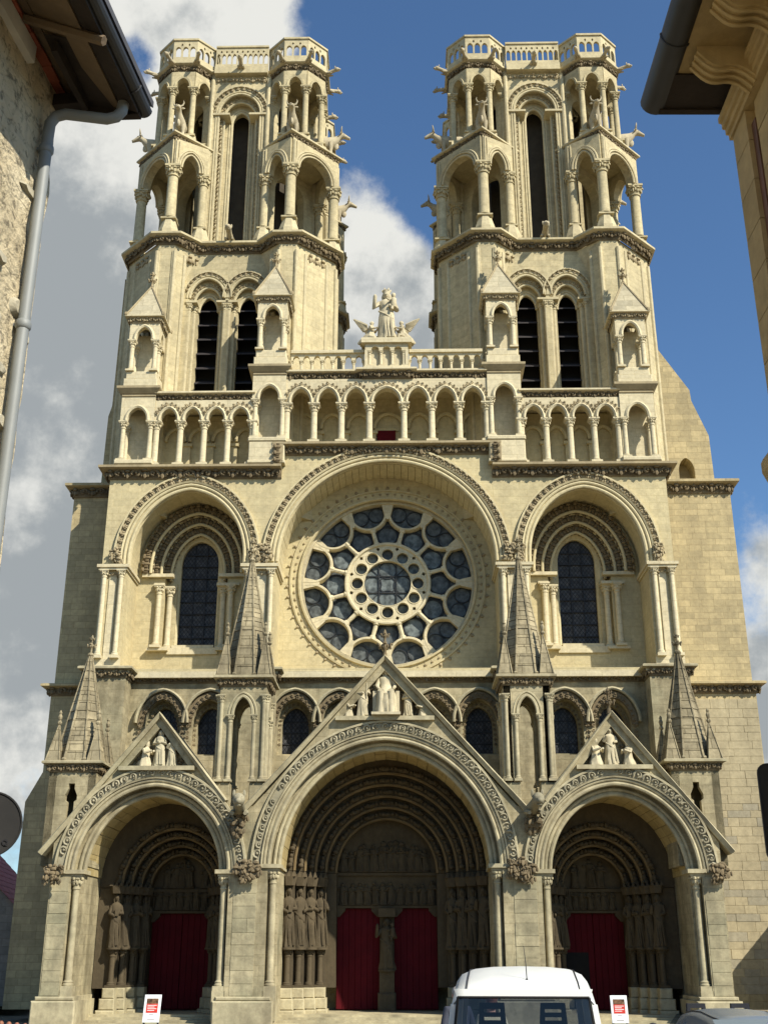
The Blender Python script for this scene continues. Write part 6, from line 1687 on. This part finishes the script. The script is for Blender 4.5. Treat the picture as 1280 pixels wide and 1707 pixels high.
M_house = stone('tan ashlar house stone', (0.46, 0.345, 0.17), blocks=False, stain=0.3, stain_col=(0.2, 0.15, 0.09))
M_houseb = stone('tan ashlar house stone pale', (0.50, 0.38, 0.195), blocks=False, stain=0.25, stain_col=(0.2, 0.15, 0.09))
def right_house():
    k = 0.667; X = 4.39 * k + 0.13; t = thing('ashlar_house', 'tan ashlar house with carved brackets under a dark gutter', 'house', (X, -50 + 12 * k, 0))
    # local: wall face x=0 looking towards -x, wall runs to -y
    H = 2.2 + 10.37 * k; L = 16.0
    core = MB(); core.box(0.03, 3.3, -L, -0.03, 0, H); obj('wall', core, M_house, t)
    rnd = random.Random(9); ch = 0.385; z = 0.0; row = 0
    ztop = 2.2 + (12.05 - 2.2) * k
    zs = 2.2 + (7.3 - 2.2) * k
    while z < ztop - 0.05:
        h = min(ch, ztop - z)
        # corner pilaster stones stand proud; wall stones behind the rainwater strip
        cuts = [0.0, -0.34] if row % 2 else [0.0, -0.34]
        b = MB(); b.add([(-0.05, -0.34, z + 0.004), (-0.05, 0.0, z + 0.004), (0.35, 0.0, z + 0.004), (0.35, -0.34, z + 0.004), (-0.05, -0.34, z + h - 0.004), (-0.05, 0.0, z + h - 0.004), (0.35, 0.0, z + h - 0.004), (0.35, -0.34, z + h - 0.004)], [(0, 3, 2, 1), (4, 5, 6, 7), (0, 1, 5, 4), (1, 2, 6, 5), (2, 3, 7, 6), (3, 0, 4, 7)])
        obj('stone', b, rnd.choice((M_house, M_houseb)), t)
        y = -0.44; n = 0
        while y > -9 and row > 6:
            w = rnd.uniform(0.5, 0.9); c = MB(); c.box(rnd.uniform(-.006, .004), 0.04, y - w + 0.004, y - 0.004, z + 0.004, z + h - 0.004); obj('stone', c, rnd.choice((M_house, M_houseb)), t); y -= w; n += 1
        z += h; row += 1
    s = MB(); s.box(-0.012, 0.03, -0.435, -0.345, 0, H - 0.5); obj('rainwater_strip', s, plain('rust brown metal', (0.17, 0.085, 0.05), 0.6, 0.2, var=0.2), t)
    def run(prof, nm, m, y1):
        g = MB(); n = len(prof); g.add([(x, y, zz) for y in (-L, y1) for x, zz in prof], [(i, i + 1, n + i + 1, n + i) for i in range(n - 1)] + [tuple(range(n)), tuple(range(n, 2 * n))])
        obj(nm, g, m, t)
    a = ztop
    run([(0.1, a), (-0.07, a), (-0.07, a + .05), (-0.095, a + .055), (-0.095, a + .11), (-0.12, a + .115), (-0.12, a + .17), (-0.145, a + .18), (-0.145, a + .23), (-0.05, a + .26), (0.1, a + .26)], 'moulded_band', M_houseb, 0.04)
    run([(0.1, a + .265), (-0.06, a + .265), (-0.06, H - .06), (0.1, H - .06)], 'frieze', M_house, 0.015)
    run([(0.1, zs - .12), (-0.07, zs - .12), (-0.10, zs - .03), (-0.14, zs + .06), (-0.14, zs + .14), (-0.12, zs + .18), (0.1, zs + .2)], 'string_course', M_houseb, 0.1)
    ov = 0.66
    e = MB(); e.box(-ov, 0.1, -L, -0.42, H - 0.03, H + 0.05); obj('soffit', e, M_house, t)
    e = MB(); e.box(-ov, 0.1, -0.42, 0.02, H - 0.05, H + 0.06); e.box(-ov, 0.06, -0.02, 0.04, H - 0.07, H + 0.1); obj('eave_end', e, M_eavedark, t)
    for j in range(9):
        # S-curved bracket
        b = MB(); y = -0.62 - j * 0.62; pts = []
        for i in range(13):
            f = i / 12; pts.append((-0.06 - 0.46 * f, H - 0.34 + 0.26 * (f ** 1.2) + 0.055 * math.sin(f * 2 * PI)))
        n = len(pts); lo = pts; vs = []
        for yy in (y - 0.11, y + 0.11): vs += [(x, yy, zz) for x, zz in lo] + [(x, yy, H - 0.031) for x, zz in lo]
        fs = [(i, i + 1, 2 * n + i + 1, 2 * n + i) for i in range(n - 1)]
        fs += [tuple(list(range(n)) + list(range(2 * n - 1, n - 1, -1))), tuple(list(range(2 * n, 3 * n)) + list(range(4 * n - 1, 3 * n - 1, -1)))]
        b.add(vs, fs)
        for q in (-0.07, 0, 0.07): b.tube([(x - .004, y + q, zz - .012) for x, zz in pts], 0.018, 5)
        obj('bracket', b, M_houseb, t, 30)
    g = MB(); P = [(-ov - 0.02 + 0.125 * math.cos(q), H + 0.06 + 0.125 * math.sin(q)) for q in [PI * 0.95 + PI * 1.1 * i / 10 for i in range(11)]]
    n = len(P); g.add([(x, y, zz) for y in (-L, 0.05) for x, zz in P], [(i, i + 1, n + i + 1, n + i) for i in range(n - 1)] + [tuple(range(n, 2 * n))])
    for j in range(9): g.tube([(x * 1.0, -0.75 - j * 1.1, zz) for x, zz in P], 0.013, 5)
    obj('gutter', g, M_zinc, t, 40)
    rf = MB(); rf.add([(-ov - .1, -L, H + 0.11), (-ov - .1, 0.06, H + 0.11), (1.5, 0.06, H + 1.5), (1.5, -L, H + 1.5)], [(0, 1, 2, 3)]); rf.add([(3.4, -L, H), (3.4, 0.06, H), (1.5, 0.06, H + 1.5), (1.5, -L, H + 1.5)], [(0, 1, 2, 3)])
    rf.add([(0.05, -0.04, H), (3.3, -0.04, H), (1.5, -0.04, H + 1.4)], [(0, 1, 2)])
    obj('roof', rf, M_slate, t)
    for i in range(3):
        w = empty('window', t, (0, -1.35 - i * 2.4, 0)); f = MB(); z0, z1 = 5.0, 7.0
        f.box(-0.07, 0.03, -0.60, -0.45, z0, z1 + .15); f.box(-0.07, 0.03, 0.45, 0.60, z0, z1 + .15); f.box(-0.075, 0.03, -0.45, 0.45, z1, z1 + .155); f.box(-0.12, 0.03, -0.65, 0.65, z0 - .14, z0)
        obj('window_frame', f, M_houseb, w); p = MB(); p.box(-0.008, 0.0, -0.449, 0.449, z0, z1); obj('pane', p, M_win, w)
right_house()

def plain_house(name, label, loc, rz, w, d, h, roof_h, m_wall, m_roof, chim=True):
    """gabled house, ridge along local y"""
    t = thing(name, label, 'house', loc, rz); b = MB(); b.box(-w, w, -d, d, -0.06, h)
    b.plate([(-w, h), (w, h), (0, h + roof_h)], [], -d + 0.02, d - 0.02); obj('wall', b, m_wall, t)
    r = MB(); n = 12; rows = 14
    for s in (-1, 1):
        for i in range(rows):
            f0, f1 = i / rows, (i + 1) / rows; o = 0.3
            x0, x1 = (w + o) * (1 - f0), (w + o) * (1 - f1); zz = lambda f: h - o * roof_h / w + (roof_h + o * roof_h / w) * f
            r.add([(s * x0, -d - .2, zz(f0) + .05), (s * x0, d + .2, zz(f0) + .05), (s * x1, d + .2, zz(f1) + .02), (s * x1, -d - .2, zz(f1) + .02), (s * x0, -d - .2, zz(f0)), (s * x0, d + .2, zz(f0))], [(0, 1, 2, 3), (0, 4, 5, 1)])
    rf = obj('roof', r, m_roof, t)
    if chim:
        c = MB(); c.box(-0.3, 0.3, d - 1.6, d - 1.0, h + roof_h - 0.8, h + roof_h + 0.9); c.box(-0.36, 0.36, d - 1.66, d - 0.94, h + roof_h + 0.9, h + roof_h + 1.0); obj('chimney', c, M_tile, rf)
    for s in (-1, 1):
        for i in range(3):
            y = -d + 1.2 + i * (2 * d - 2.4) / 2; wn = empty('window', t, (s * w, y, 0)); f = MB()
            for z in (1.0, 3.8): 
                if z + 1.5 < h: f.box(-0.06, 0.06, -0.55, 0.55, z, z + 1.5)
            if f.v:
                obj('window_frame', f, M_white, wn); p = MB()
                for z in (1.0, 3.8):
                    if z + 1.5 < h: p.box(-0.075, 0.075, -0.45, -0.03, z + .1, z + 1.4); p.box(-0.075, 0.075, 0.03, 0.45, z + .1, z + 1.4)
                obj('pane', p, M_win, wn)
    return t
M_redroof = plain('wine red tile roof', (0.40, 0.085, 0.09), 0.8, var=0.2, scale=3)
M_wall2 = stone('grey house wall', (0.22, 0.20, 0.17), blocks=True, stain=0.4)
plain_house('red_roofed_house', 'small house with a wine red roof just left of the cathedral buttress', (-22.3, 14, 0), R(8), 4.5, 7, 3.6, 4.4, M_wall2, M_redroof)
plain_house('red_roofed_house', 'distant brick-red tiled house beyond the right hand buttress', (33.5, 32, 0), R(0), 6, 6, 10.5, 4.6, M_wall2, M_tile)
plain_house('gabled_house', 'gabled stone house beside the right buttress, casting its shadow on it', (21.6, -4.5, 0), 0, 3.6, 4.2, 5.1, 3.7, M_wall2, M_tile)

# ---------------------------------------------------------------- vehicles
M_vanpaint = plain('white van paint', (0.80, 0.82, 0.80), 0.25, var=0.02, spec=0.5)
M_carpaint = plain('grey blue car paint', (0.20, 0.23, 0.25), 0.25, 0.3, var=0.02, spec=0.6)
M_rubber = plain('black rubber', (0.015, 0.015, 0.015), 0.7, var=0.05)
M_trim = plain('dark plastic trim', (0.02, 0.02, 0.024), 0.45, var=0.05)
M_seat = plain('dark seat fabric', (0.022, 0.023, 0.028), 0.9, var=0.1)
M_rim = plain('steel rim', (0.35, 0.35, 0.36), 0.35, 0.7, var=0.05)
M_red = plain('red lamp lens', (0.45, 0.02, 0.015), 0.2, var=0.05, spec=0.6)
def clear_glass(tint):
    m, nt, b = new_mat('tinted car glass'); N = nt.nodes; L = nt.links
    out = [n for n in N if n.type == 'OUTPUT_MATERIAL'][0]
    tr = N.new('ShaderNodeBsdfTransparent'); tr.inputs[0].default_value = (*tint, 1)
    gl = N.new('ShaderNodeBsdfGlossy'); gl.inputs['Roughness'].default_value = 0.03; gl.inputs[0].default_value = (1, 1, 1, 1)
    fr = N.new('ShaderNodeFresnel'); fr.inputs[0].default_value = 1.45
    mx = N.new('ShaderNodeMixShader'); L.new(fr.outputs[0], mx.inputs[0]); L.new(tr.outputs[0], mx.inputs[1]); L.new(gl.outputs[0], mx.inputs[2]); L.new(mx.outputs[0], out.inputs[0])
    return m
M_carglass = clear_glass((0.45, 0.48, 0.53))
def vehicle(t, paint, L, W, zb, belt, rear_top, roof, crest_y, ws_top_y, ws_base_y, hood_z, half_top):
    """estate / van body standing along +y from its rear bumper at y=0; all wheels on z=0"""
    # lower body loft
    st = [(0.0, belt * 0.98, W - .06), (0.08, belt, W), (L * 0.3, belt, W + .01), (ws_base_y - .1, belt, W), (ws_base_y + .25, hood_z, W - .03), (L - .25, hood_z - .14, W - .12), (L, hood_z - .35, W - .22)]
    vs = []; fs = []
    for y, zt, w in st: vs += [(-w + .1, y, zb), (-w, y, zb + .12), (-w - .02, y, (zb + zt) / 2), (-w + .01, y, zt - .04), (-w + .06, y, zt), (w - .06, y, zt), (w - .01, y, zt - .04), (w + .02, y, (zb + zt) / 2), (w, y, zb + .12), (w - .1, y, zb)]
    n = 10
    for j in range(len(st) - 1):
        for i in range(n): fs.append((j * n + i, j * n + (i + 1) % n, (j + 1) * n + (i + 1) % n, (j + 1) * n + i)) if i != 4 or st[j][0] >= ws_base_y - .2 else None
    fs.append(tuple(range(n - 1, -1, -1))); fs.append(tuple((len(st) - 1) * n + i for i in range(n)))
    b = MB(); b.add(vs, fs); obj('body', b, paint, t, 35)
    # roof shell
    ry = [(0.10, rear_top), (0.16, rear_top + .035), (0.5, rear_top + (roof - rear_top) * .5), (crest_y, roof), (ws_top_y - .7, roof - .005), (ws_top_y - .2, roof - .05), (ws_top_y, roof - .11)]
    vs = []; fs = []; ring = []
    for y, top in ry:
        hw = half_top
        half = [(0, top), (hw * .45, top - .008), (hw * .74, top - .03), (hw * .92, top - .085), (hw, top - .16), (hw + .02, top - .24)]
        row = [(-x, z) for x, z in half[::-1]] + half[1:]
        vs += [(x, y, z) for x, z in row]
    n = 11
    for j in range(len(ry) - 1):
        for i in range(n - 1): fs.append((j * n + i, j * n + i + 1, (j + 1) * n + i + 1, (j + 1) * n + i))
    b = MB(); b.add(vs, fs); b.add([(x, y, z - .03) for x, y, z in vs], fs)
    # roof grooves
    obj('roof', b, paint, t, 50)
    g = MB()
    for s in (-1, 1): g.tube([(s * hw * .80, y, top - .040) for y, top in ry[1:-1]], 0.008, 4)
    obj('roof_seam', g, M_trim, t)
    # pillars: rear, middle, front
    pl = MB(); hw = half_top
    for s in (-1, 1):
        def pillar(y0, z0, y1, z1, wd0, wd1):
            x0, x1 = s * (W - .02), s * (hw + .02)
            pl = MB(); pl.add([(x0, y0, z0), (x0, y0 + wd0, z0), (x1, y1 + wd1, z1), (x1, y1, z1), (x0 - s * .09, y0, z0), (x0 - s * .09, y0 + wd0, z0), (x1 - s * .085, y1 + wd1, z1), (x1 - s * .085, y1, z1)],
                   [(0, 1, 2, 3), (7, 6, 5, 4), (0, 3, 7, 4), (1, 5, 6, 2)]); obj('pillar', pl, paint, t)
        pillar(0.0, belt - .03, 0.10, rear_top - .15, .16, .16); pillar(L * .42, belt - .03, L * .42, roof - .2, .1, .1); pillar(ws_base_y - .08, belt - .03, ws_top_y - .05, roof - .3, .08, .06)
    pl = MB()
    pl.add([(-hw + .05, 0.095, rear_top - .075), (hw - .05, 0.095, rear_top - .075), (hw - .02, .10, rear_top + .0), (-hw + .02, .10, rear_top + .0), (-hw + .05, 0.15, rear_top - .075), (hw - .05, 0.15, rear_top - .075), (hw - .02, .15, rear_top), (-hw + .02, .15, rear_top)], [(0, 1, 2, 3), (0, 4, 5, 1), (7, 6, 5, 4)])
    obj('tailgate_frame', pl, paint, t)
    gl = MB()
    gl.add([(-W + .09, .012, belt - .01), (W - .09, .012, belt - .01), (hw - .05, .104, rear_top - .07), (-hw + .05, .104, rear_top - .07)], [(0, 1, 2, 3)])
    obj('rear_window', gl, M_carglass, t)
    sl = MB()
    def strip(p0, p1, w): sl.tube([p0, p1], w, 6)
    c = [(-W + .1, .004, belt), (W - .1, .004, belt), (hw - .06, .094, rear_top - .08), (-hw + .06, .094, rear_top - .08)]
    for i in range(4): strip(c[i], c[(i + 1) % 4], 0.014)
    obj('window_seal', sl, M_rubber, t)
    gf = MB(); gf.add([(-W + .1, ws_base_y, belt + .02), (W - .1, ws_base_y, belt + .02), (hw - .02, ws_top_y, roof - .12), (-hw + .02, ws_top_y, roof - .12)], [(0, 1, 2, 3)]); obj('windscreen', gf, M_carglass, t)
    for s in (-1, 1):
        g = MB(); x0, x1 = s * (W - .06), s * (hw - .03)
        g.add([(x0, .2, belt - .01), (x0, L * .42, belt - .01), (x1, L * .42, roof - .2), (x1, .28, rear_top - .13)], [(0, 1, 2, 3)]); g.add([(x0, L * .42 + .1, belt - .01), (x0, ws_base_y - .08, belt - .01), (x1, ws_top_y - .06, roof - .25), (x1, L * .42 + .1, roof - .2)], [(0, 1, 2, 3)])
        obj('side_window', g, M_carglass, t)
        l = MB(); l.cbox(s * (W - .08) - .07, s * (W - .08) + .07, -.03, .08, belt - .42, belt - .02, .02); obj('tail_light', l, M_red, t)
        for y in (L * .2, L * .8):
            wm = MB(); wm.M = Matrix.Translation((s * (W - .1), y, .31)) @ Matrix.Rotation(PI / 2, 4, 'Y')
            wm.lathe([(.2, -.1), (.29, -.1), (.31, -.06), (.31, .06), (.29, .1), (.2, .1)], 0, 0, 22); wh = obj('wheel', wm, M_rubber, t, 40)
            rm = MB(); rm.M = Matrix.Translation((s * (W - .1), y, .31)) @ Matrix.Rotation(PI / 2, 4, 'Y'); rm.lathe([(.02, -.105), (.19, -.102), (.2, -.08), (.2, .08), (.19, .102), (.02, .105)], 0, 0, 16); obj('rim', rm, M_rim, wh, 40)
        m = MB(); m.ball((s * (W + .12), ws_base_y - .2, belt + .1), .1, .05, .09, 8, 6); m.tube([(s * (W - .02), ws_base_y - .2, belt + .03), (s * (W + .1), ws_base_y - .2, belt + .08)], .02, 6); obj('wing_mirror', m, M_trim, t, 50)
        # seats with open headrests
        se = MB(); x = s * .37; y = L * .52
        se.cbox(x - .25, x + .25, y, y + .14, .5, belt + .22, .04); se.box(x - .25, x + .25, y + .1, y + .6, .42, .58)
        se.plate([(x - .17, belt + .26), (x + .17, belt + .26), (x + .15, belt + .52), (x - .15, belt + .52)], [[(x - .1, belt + .32), (x + .1, belt + .32), (x + .1, belt + .36), (x - .1, belt + .36)], [(x - .1, belt + .41), (x + .1, belt + .41), (x + .1, belt + .45), (x - .1, belt + .45)]], y + .01, y + .1)
        for q in (-.07, .07): se.tube([(x + q, y + .05, belt + .2), (x + q, y + .05, belt + .28)], .01, 5)
        obj('seat', se, M_seat, t)
    bp = MB(); bp.cbox(-W + .02, W - .02, -.1, .05, zb, zb + .28, .04); obj('bumper', bp, M_trim, t)
    fl = MB(); fl.box(-W + .1, W - .1, .1, L - .3, zb + .02, zb + .06); fl.box(-W + .1, W - .1, ws_base_y - .3, ws_base_y, zb + .06, belt - .08); obj('floor_pan', fl, M_trim, t)
van = thing('delivery_van', 'white van seen from behind with a short roof aerial', 'van', (1.46, -37, 0), R(-6))
vehicle(van, M_vanpaint, 4.2, .87, .28, 1.12, 1.85, 2.06, 1.35, 3.15, 3.75, 1.15, .75)
def van_extras():
    a = MB(); a.lathe([(.028, 0), (.026, .02), (.012, .05), (.006, .06)], 0.05, 0.42, 8, 1.895); a.tube([(0.05, .42, 1.94), (0.045, .5, 2.1), (0.03, .6, 2.28)], [.006, .005, .003], 5); obj('aerial', a, M_trim, van)
    h = MB(); h.box(-.3, .3, -.03, .02, 0.82, 0.88); obj('tailgate_handle', h, M_vanpaint, van)
    w = MB(); w.tube([(0, -.012, 1.13), (.02, .0, 1.2), (.4, .03, 1.28)], .012, 5); obj('wiper', w, M_trim, van)
    p = MB(); p.box(-.26, .26, -.115, -.1, .42, .53); obj('number_plate', p, M_white, van)
van_extras()
car = thing('parked_car', 'grey blue car at the lower right corner, only its roof in view', 'car', (5.62, -31.2, 0))
vehicle(car, M_carpaint, 4.0, .85, .22, .90, 1.27, 1.37, 1.2, 2.4, 3.0, .95, .66)

# ---------------------------------------------------------------- signs, boards, posts
M_board = plain('white board', (0.85, 0.86, 0.86), 0.5, var=0.02)
M_print = plain('red poster print', (0.55, 0.045, 0.03), 0.6, var=0.15, scale=8)
M_print2 = plain('brown photograph print', (0.14, 0.075, 0.04), 0.6, var=0.6, scale=14)
M_print3 = plain('grey small print', (0.35, 0.33, 0.33), 0.6, var=0.1)
M_signback = plain('grey back of a traffic sign', (0.035, 0.034, 0.033), 0.6, 0.2, var=0.12)
M_signedge = plain('dark sign rim', (0.03, 0.03, 0.035), 0.5, 0.3)
M_post = plain('rust brown post', (0.24, 0.10, 0.055), 0.6, 0.1, var=0.15)
def notice_board(x, y, z, rz, tilt, label):
    t = thing('notice_board', label, 'notice board', (x, y, 0), rz, 'white poster boards in front of the porches')
    def add(nm, mb, m):
        for i, v in enumerate(mb.v): 
            p = Vector(v); p.x += (p.z) * tilt; mb.v[i] = tuple(p)
        return obj(nm, mb, m, t)
    b = MB(); b.cbox(-.24, .24, -.02, .02, z - .37, z + .37, .006); add('panel', b, M_board)
    p = MB(); p.box(-.165, .165, -.026, -.0205, z - .11, z + .13); add('poster', p, M_print)
    p = MB(); p.box(-.165, .165, -.027, -.0205, z + .13, z + .27); add('photograph', p, M_print2)
    p = MB()
    for i in range(4): p.box(-.13, .13 - .06 * (i % 2), -.0275, -.0265, z + .08 - i * .045, z + .095 - i * .045)
    add('white_lettering', p, M_board)
    p = MB(); p.box(-.06, .06, -.026, -.0205, z - .16, z - .145); p.box(-.1, .1, -.026, -.0205, z - .3, z - .28); add('caption', p, M_print3)
    l = MB()
    for s in (-1, 1): l.tube([(s * .2, 0, z - .37), (s * .2, 0, -.04)], .018, 6); l.tube([(s * .2, .02, z - .1), (s * .2, .4, -.04)], .014, 6)
    add('stand', l, M_iron)
notice_board(-6.75, -14, 0.72, R(3), 0.05, 'white poster board with a red panel leaning in front of the left porch door')
notice_board(6.83, -14, 0.70, R(-2), -0.03, 'white poster board with a red panel in front of the right porch door')
def round_sign():
    t = thing('traffic_sign', 'round traffic sign seen from its dark back at the left edge', 'sign', (-3.69, -39, 0), R(6)); z = 3.33
    d = MB(); d.M = Matrix.Translation((0, 0, z)) @ Matrix.Rotation(PI / 2, 4, 'X'); d.lathe([(.28, -.012), (.3, -.006), (.305, .0), (.3, .012), (.29, .012), (.285, .003)], 0, 0, 40); obj('sign_plate', d, M_signback, t)
    p = MB(); p.tube([(0, .05, -.06), (0, .05, z + .25)], .03, 10); obj('pole', p, M_signback, t)
    # stencilled mark on the back
    mk = MB(); cx, cz = .165, z - .16
    mk.M = Matrix.Translation((0, -.0135, 0))
    mk.sweep([(cx + .022 * math.cos(a * PI / 8), cz + .022 * math.sin(a * PI / 8)) for a in range(17)], [(-.004, 0), (-.004, -.002), (.004, -.002), (.004, 0)], True, False); mk.box(cx - .003, cx + .03, -.002, 0, cz - .03, cz - .024); obj('stencil_mark', mk, M_signedge, t)
round_sign()
def rounded(w, h, r, n=5):
    pts = []
    for cx, cz, a in ((w - r, h - r, 0), (-w + r, h - r, 90), (-w + r, -h + r, 180), (w - r, -h + r, 270)):
        for i in range(n + 1): t = R(a + 90 * i / n); pts.append((cx + r * math.cos(t), cz + r * math.sin(t)))
    return pts
def square_signs():
    t = thing('traffic_sign', 'dark backs of two rounded traffic signs on one post at the right edge', 'sign', (3.62, -40, 0), R(-4))
    for z, h, w, x in ((3.33, .40, .38, .0), (2.83, .15, .33, .02)):
        s = MB(); o = rounded(w, h, .07); s.plate([(x + a, z + b) for a, b in o], [], -.012, .012); sp = obj('sign_plate', s, M_signback, t)
        e = MB(); q = [(x + a, z + b) for a, b in o]; e.sweep(q + [q[0]], [(-.012, -.016), (.004, -.016), (.004, .016), (-.012, .016)], True, False); obj('rim', e, M_signedge, sp)
    p = MB(); p.tube([(0.05, .05, -.06), (0.05, .05, 3.75)], .03, 10); obj('pole', p, M_signback, t)
square_signs()
def bollards():
    xs = [(11, 1686), (23, 1689), (35, 1692), (48, 1693), (57, 1698), (66, 1697), (74, 1697)]
    me = None; G = 'rust brown posts along the left of the square'
    for i in range(7):
        x = -8.05 + i * 0.235 * 1.0; y = -25.2 - i * 0.28
        if me is None:
            m = MB(); m.lathe([(.05, 0), (.05, .05), (.042, .06), (.042, .88), (.055, .9), (.055, .93), (.04, .95), (.055, .985), (.05, 1.02), (.02, 1.05)], 0, 0, 12); me = mesh_of('bollard', m, M_post, 40)
        o = put('bollard', me, None, (x, y, -.05)); tag(o, ('first', 'second', 'third', 'fourth', 'fifth', 'sixth', 'seventh')[i] + ' from the left in the row of thin rust brown posts', 'bollard', G)
bollards()

# ---------------------------------------------------------------- people behind the van
M_skin = plain('skin', (0.50, 0.27, 0.19), 0.6, var=0.06)
M_jacket = plain('pale beige jacket', (0.62, 0.55, 0.36), 0.85, var=0.12, scale=9)
M_trouser = plain('dark trousers', (0.05, 0.055, 0.075), 0.9, var=0.1)
M_hair = plain('reddish brown hair', (0.16, 0.06, 0.03), 0.8, var=0.25, scale=20)
M_greyhair = plain('grey hair', (0.35, 0.32, 0.29), 0.8, var=0.25, scale=20)
M_shoe = plain('brown shoe', (0.06, 0.035, 0.02), 0.6)
def skinned(name, verts, edges, radii, mat, parent, root=0, sub=2):
    me = bpy.data.meshes.new(name); me.from_pydata(verts, edges, []); me.materials.append(mat)
    o = put(name, me, parent)
    sv = me.skin_vertices[0].data if me.skin_vertices else None
    m = o.modifiers.new('skin', 'SKIN')
    if not me.skin_vertices:
        bpy.context.view_layer.objects.active = o
        me.attributes  # layer is created with the modifier below
    if not me.skin_vertices:
        import bmesh
        bm = bmesh.new(); bm.from_mesh(me); bm.verts.layers.skin.verify(); bm.to_mesh(me); bm.free()
    sv = me.skin_vertices[0].data
    for i, r in enumerate(radii):
        sv[i].radius = (r, r) if not hasattr(r, '__len__') else r
        sv[i].use_root = (i == root)
    m.use_smooth_shade = True
    s = o.modifiers.new('subdivision', 'SUBSURF'); s.levels = sub; s.render_levels = sub
    return o
def person(loc, rz, label, hair_m, jacket_m, h=1.0):
    t = thing('person', label, 'person', loc, rz)
    t.scale = (h, h, h)
    V = []; E = []; RD = []
    def v(p, r, par=None):
        V.append(p); RD.append(r)
        if par is not None: E.append((par, len(V) - 1))
        return len(V) - 1
    pel = v((0, 0, .95), (.15, .11)); sp = v((0, -.01, 1.12), (.135, .1), pel); ch = v((0, 0, 1.3), (.16, .11), sp); nb = v((0, .01, 1.45), .06, ch); hd0 = v((0, -.005, 1.53), .065, nb); hd1 = v((0, -.015, 1.62), (.078, .095), hd0); hd2 = v((0, -.0, 1.71), (.06, .075), hd1)
    for s in (-1, 1):
        sh = v((s * .18, .0, 1.39), .06, ch); el = v((s * .25, .03, 1.12), .045, sh); wr = v((s * .2, -.16, .98), .03, el); pa = v((s * .17, -.235, .965), (.036, .02), wr)
        for k, (dx, l) in enumerate(((-.03, .065), (-.01, .08), (.01, .075), (.03, .058))):
            f1 = v((s * (.17 + dx), -.27, .955), .0095, pa); f2 = v((s * (.168 + dx), -.27 - l * .5, .935), .009, f1); v((s * (.165 + dx), -.265 - l * .6, .905), .008, f2)
        t1 = v((s * .125, -.225, .96), .011, pa); v((s * .115, -.265, .945), .009, t1)
        hp = v((s * .09, 0, .88), .095, pel); kn = v((s * .1, -.02, .5), .06, hp); an = v((s * .1, .02, .09), .04, kn); v((s * .1, -.13, .035), .035, an)
    body = skinned('body', V, E, RD, M_skin, t)
    f = MB()
    f.ball((0, -.113, 1.605), .014, .022, .024, 6, 4); f.ball((0, -.10, 1.555), .026, .012, .009, 6, 4)
    for s in (-1, 1): f.ball((s * .032, -.098, 1.635), .013, .01, .008, 6, 4); f.ball((s * .082, .0, 1.61), .012, .025, .035, 6, 4)
    obj('face', f, M_skin, body, 60)
    hr = MB(); hr.ball((0, .02, 1.665), .092, .108, .09, 12, 8); hr.ball((0, .055, 1.59), .08, .07, .09, 10, 6)
    obj('hair', hr, hair_m, t, 60)
    JV = [(0, 0, .86), (0, 0, 1.0), (0, -.01, 1.14), (0, 0, 1.31), (0, .01, 1.44)]; JE = [(0, 1), (1, 2), (2, 3), (3, 4)]; JR = [(.18, .14), (.175, .135), (.155, .12), (.185, .13), .08]
    for s in (-1, 1):
        b = len(JV); JV += [(s * .19, .0, 1.39), (s * .262, .03, 1.12), (s * .215, -.13, 1.0)]; JE += [(3, b), (b, b + 1), (b + 1, b + 2)]; JR += [.078, .063, .05]
    skinned('jacket', JV, JE, JR, jacket_m, t, 1)
    TV = [(0, 0, .96), (0, 0, .88)]; TE = [(0, 1)]; TR = [(.165, .125), (.16, .12)]
    for s in (-1, 1):
        b = len(TV); TV += [(s * .1, 0, .76), (s * .105, -.02, .5), (s * .105, .02, .09)]; TE += [(1, b), (b, b + 1), (b + 1, b + 2)]; TR += [.108, .08, .07]
    skinned('trousers', TV, TE, TR, M_trouser, t, 0)
    sh = MB()
    for s in (-1, 1): sh.ball((s * .1, -.06, .04), .05, .14, .05, 10, 6)
    obj('shoes', sh, M_shoe, t, 60)
person((1.62, -31.2, -.05), R(200), 'person in a pale beige jacket with reddish hair seen through the van rear window', M_hair, M_jacket, 0.97)
person((1.205, -29.6, -.05), R(200), 'person with grey hair walking behind the left side of the van', M_greyhair, M_trouser, 1.0)
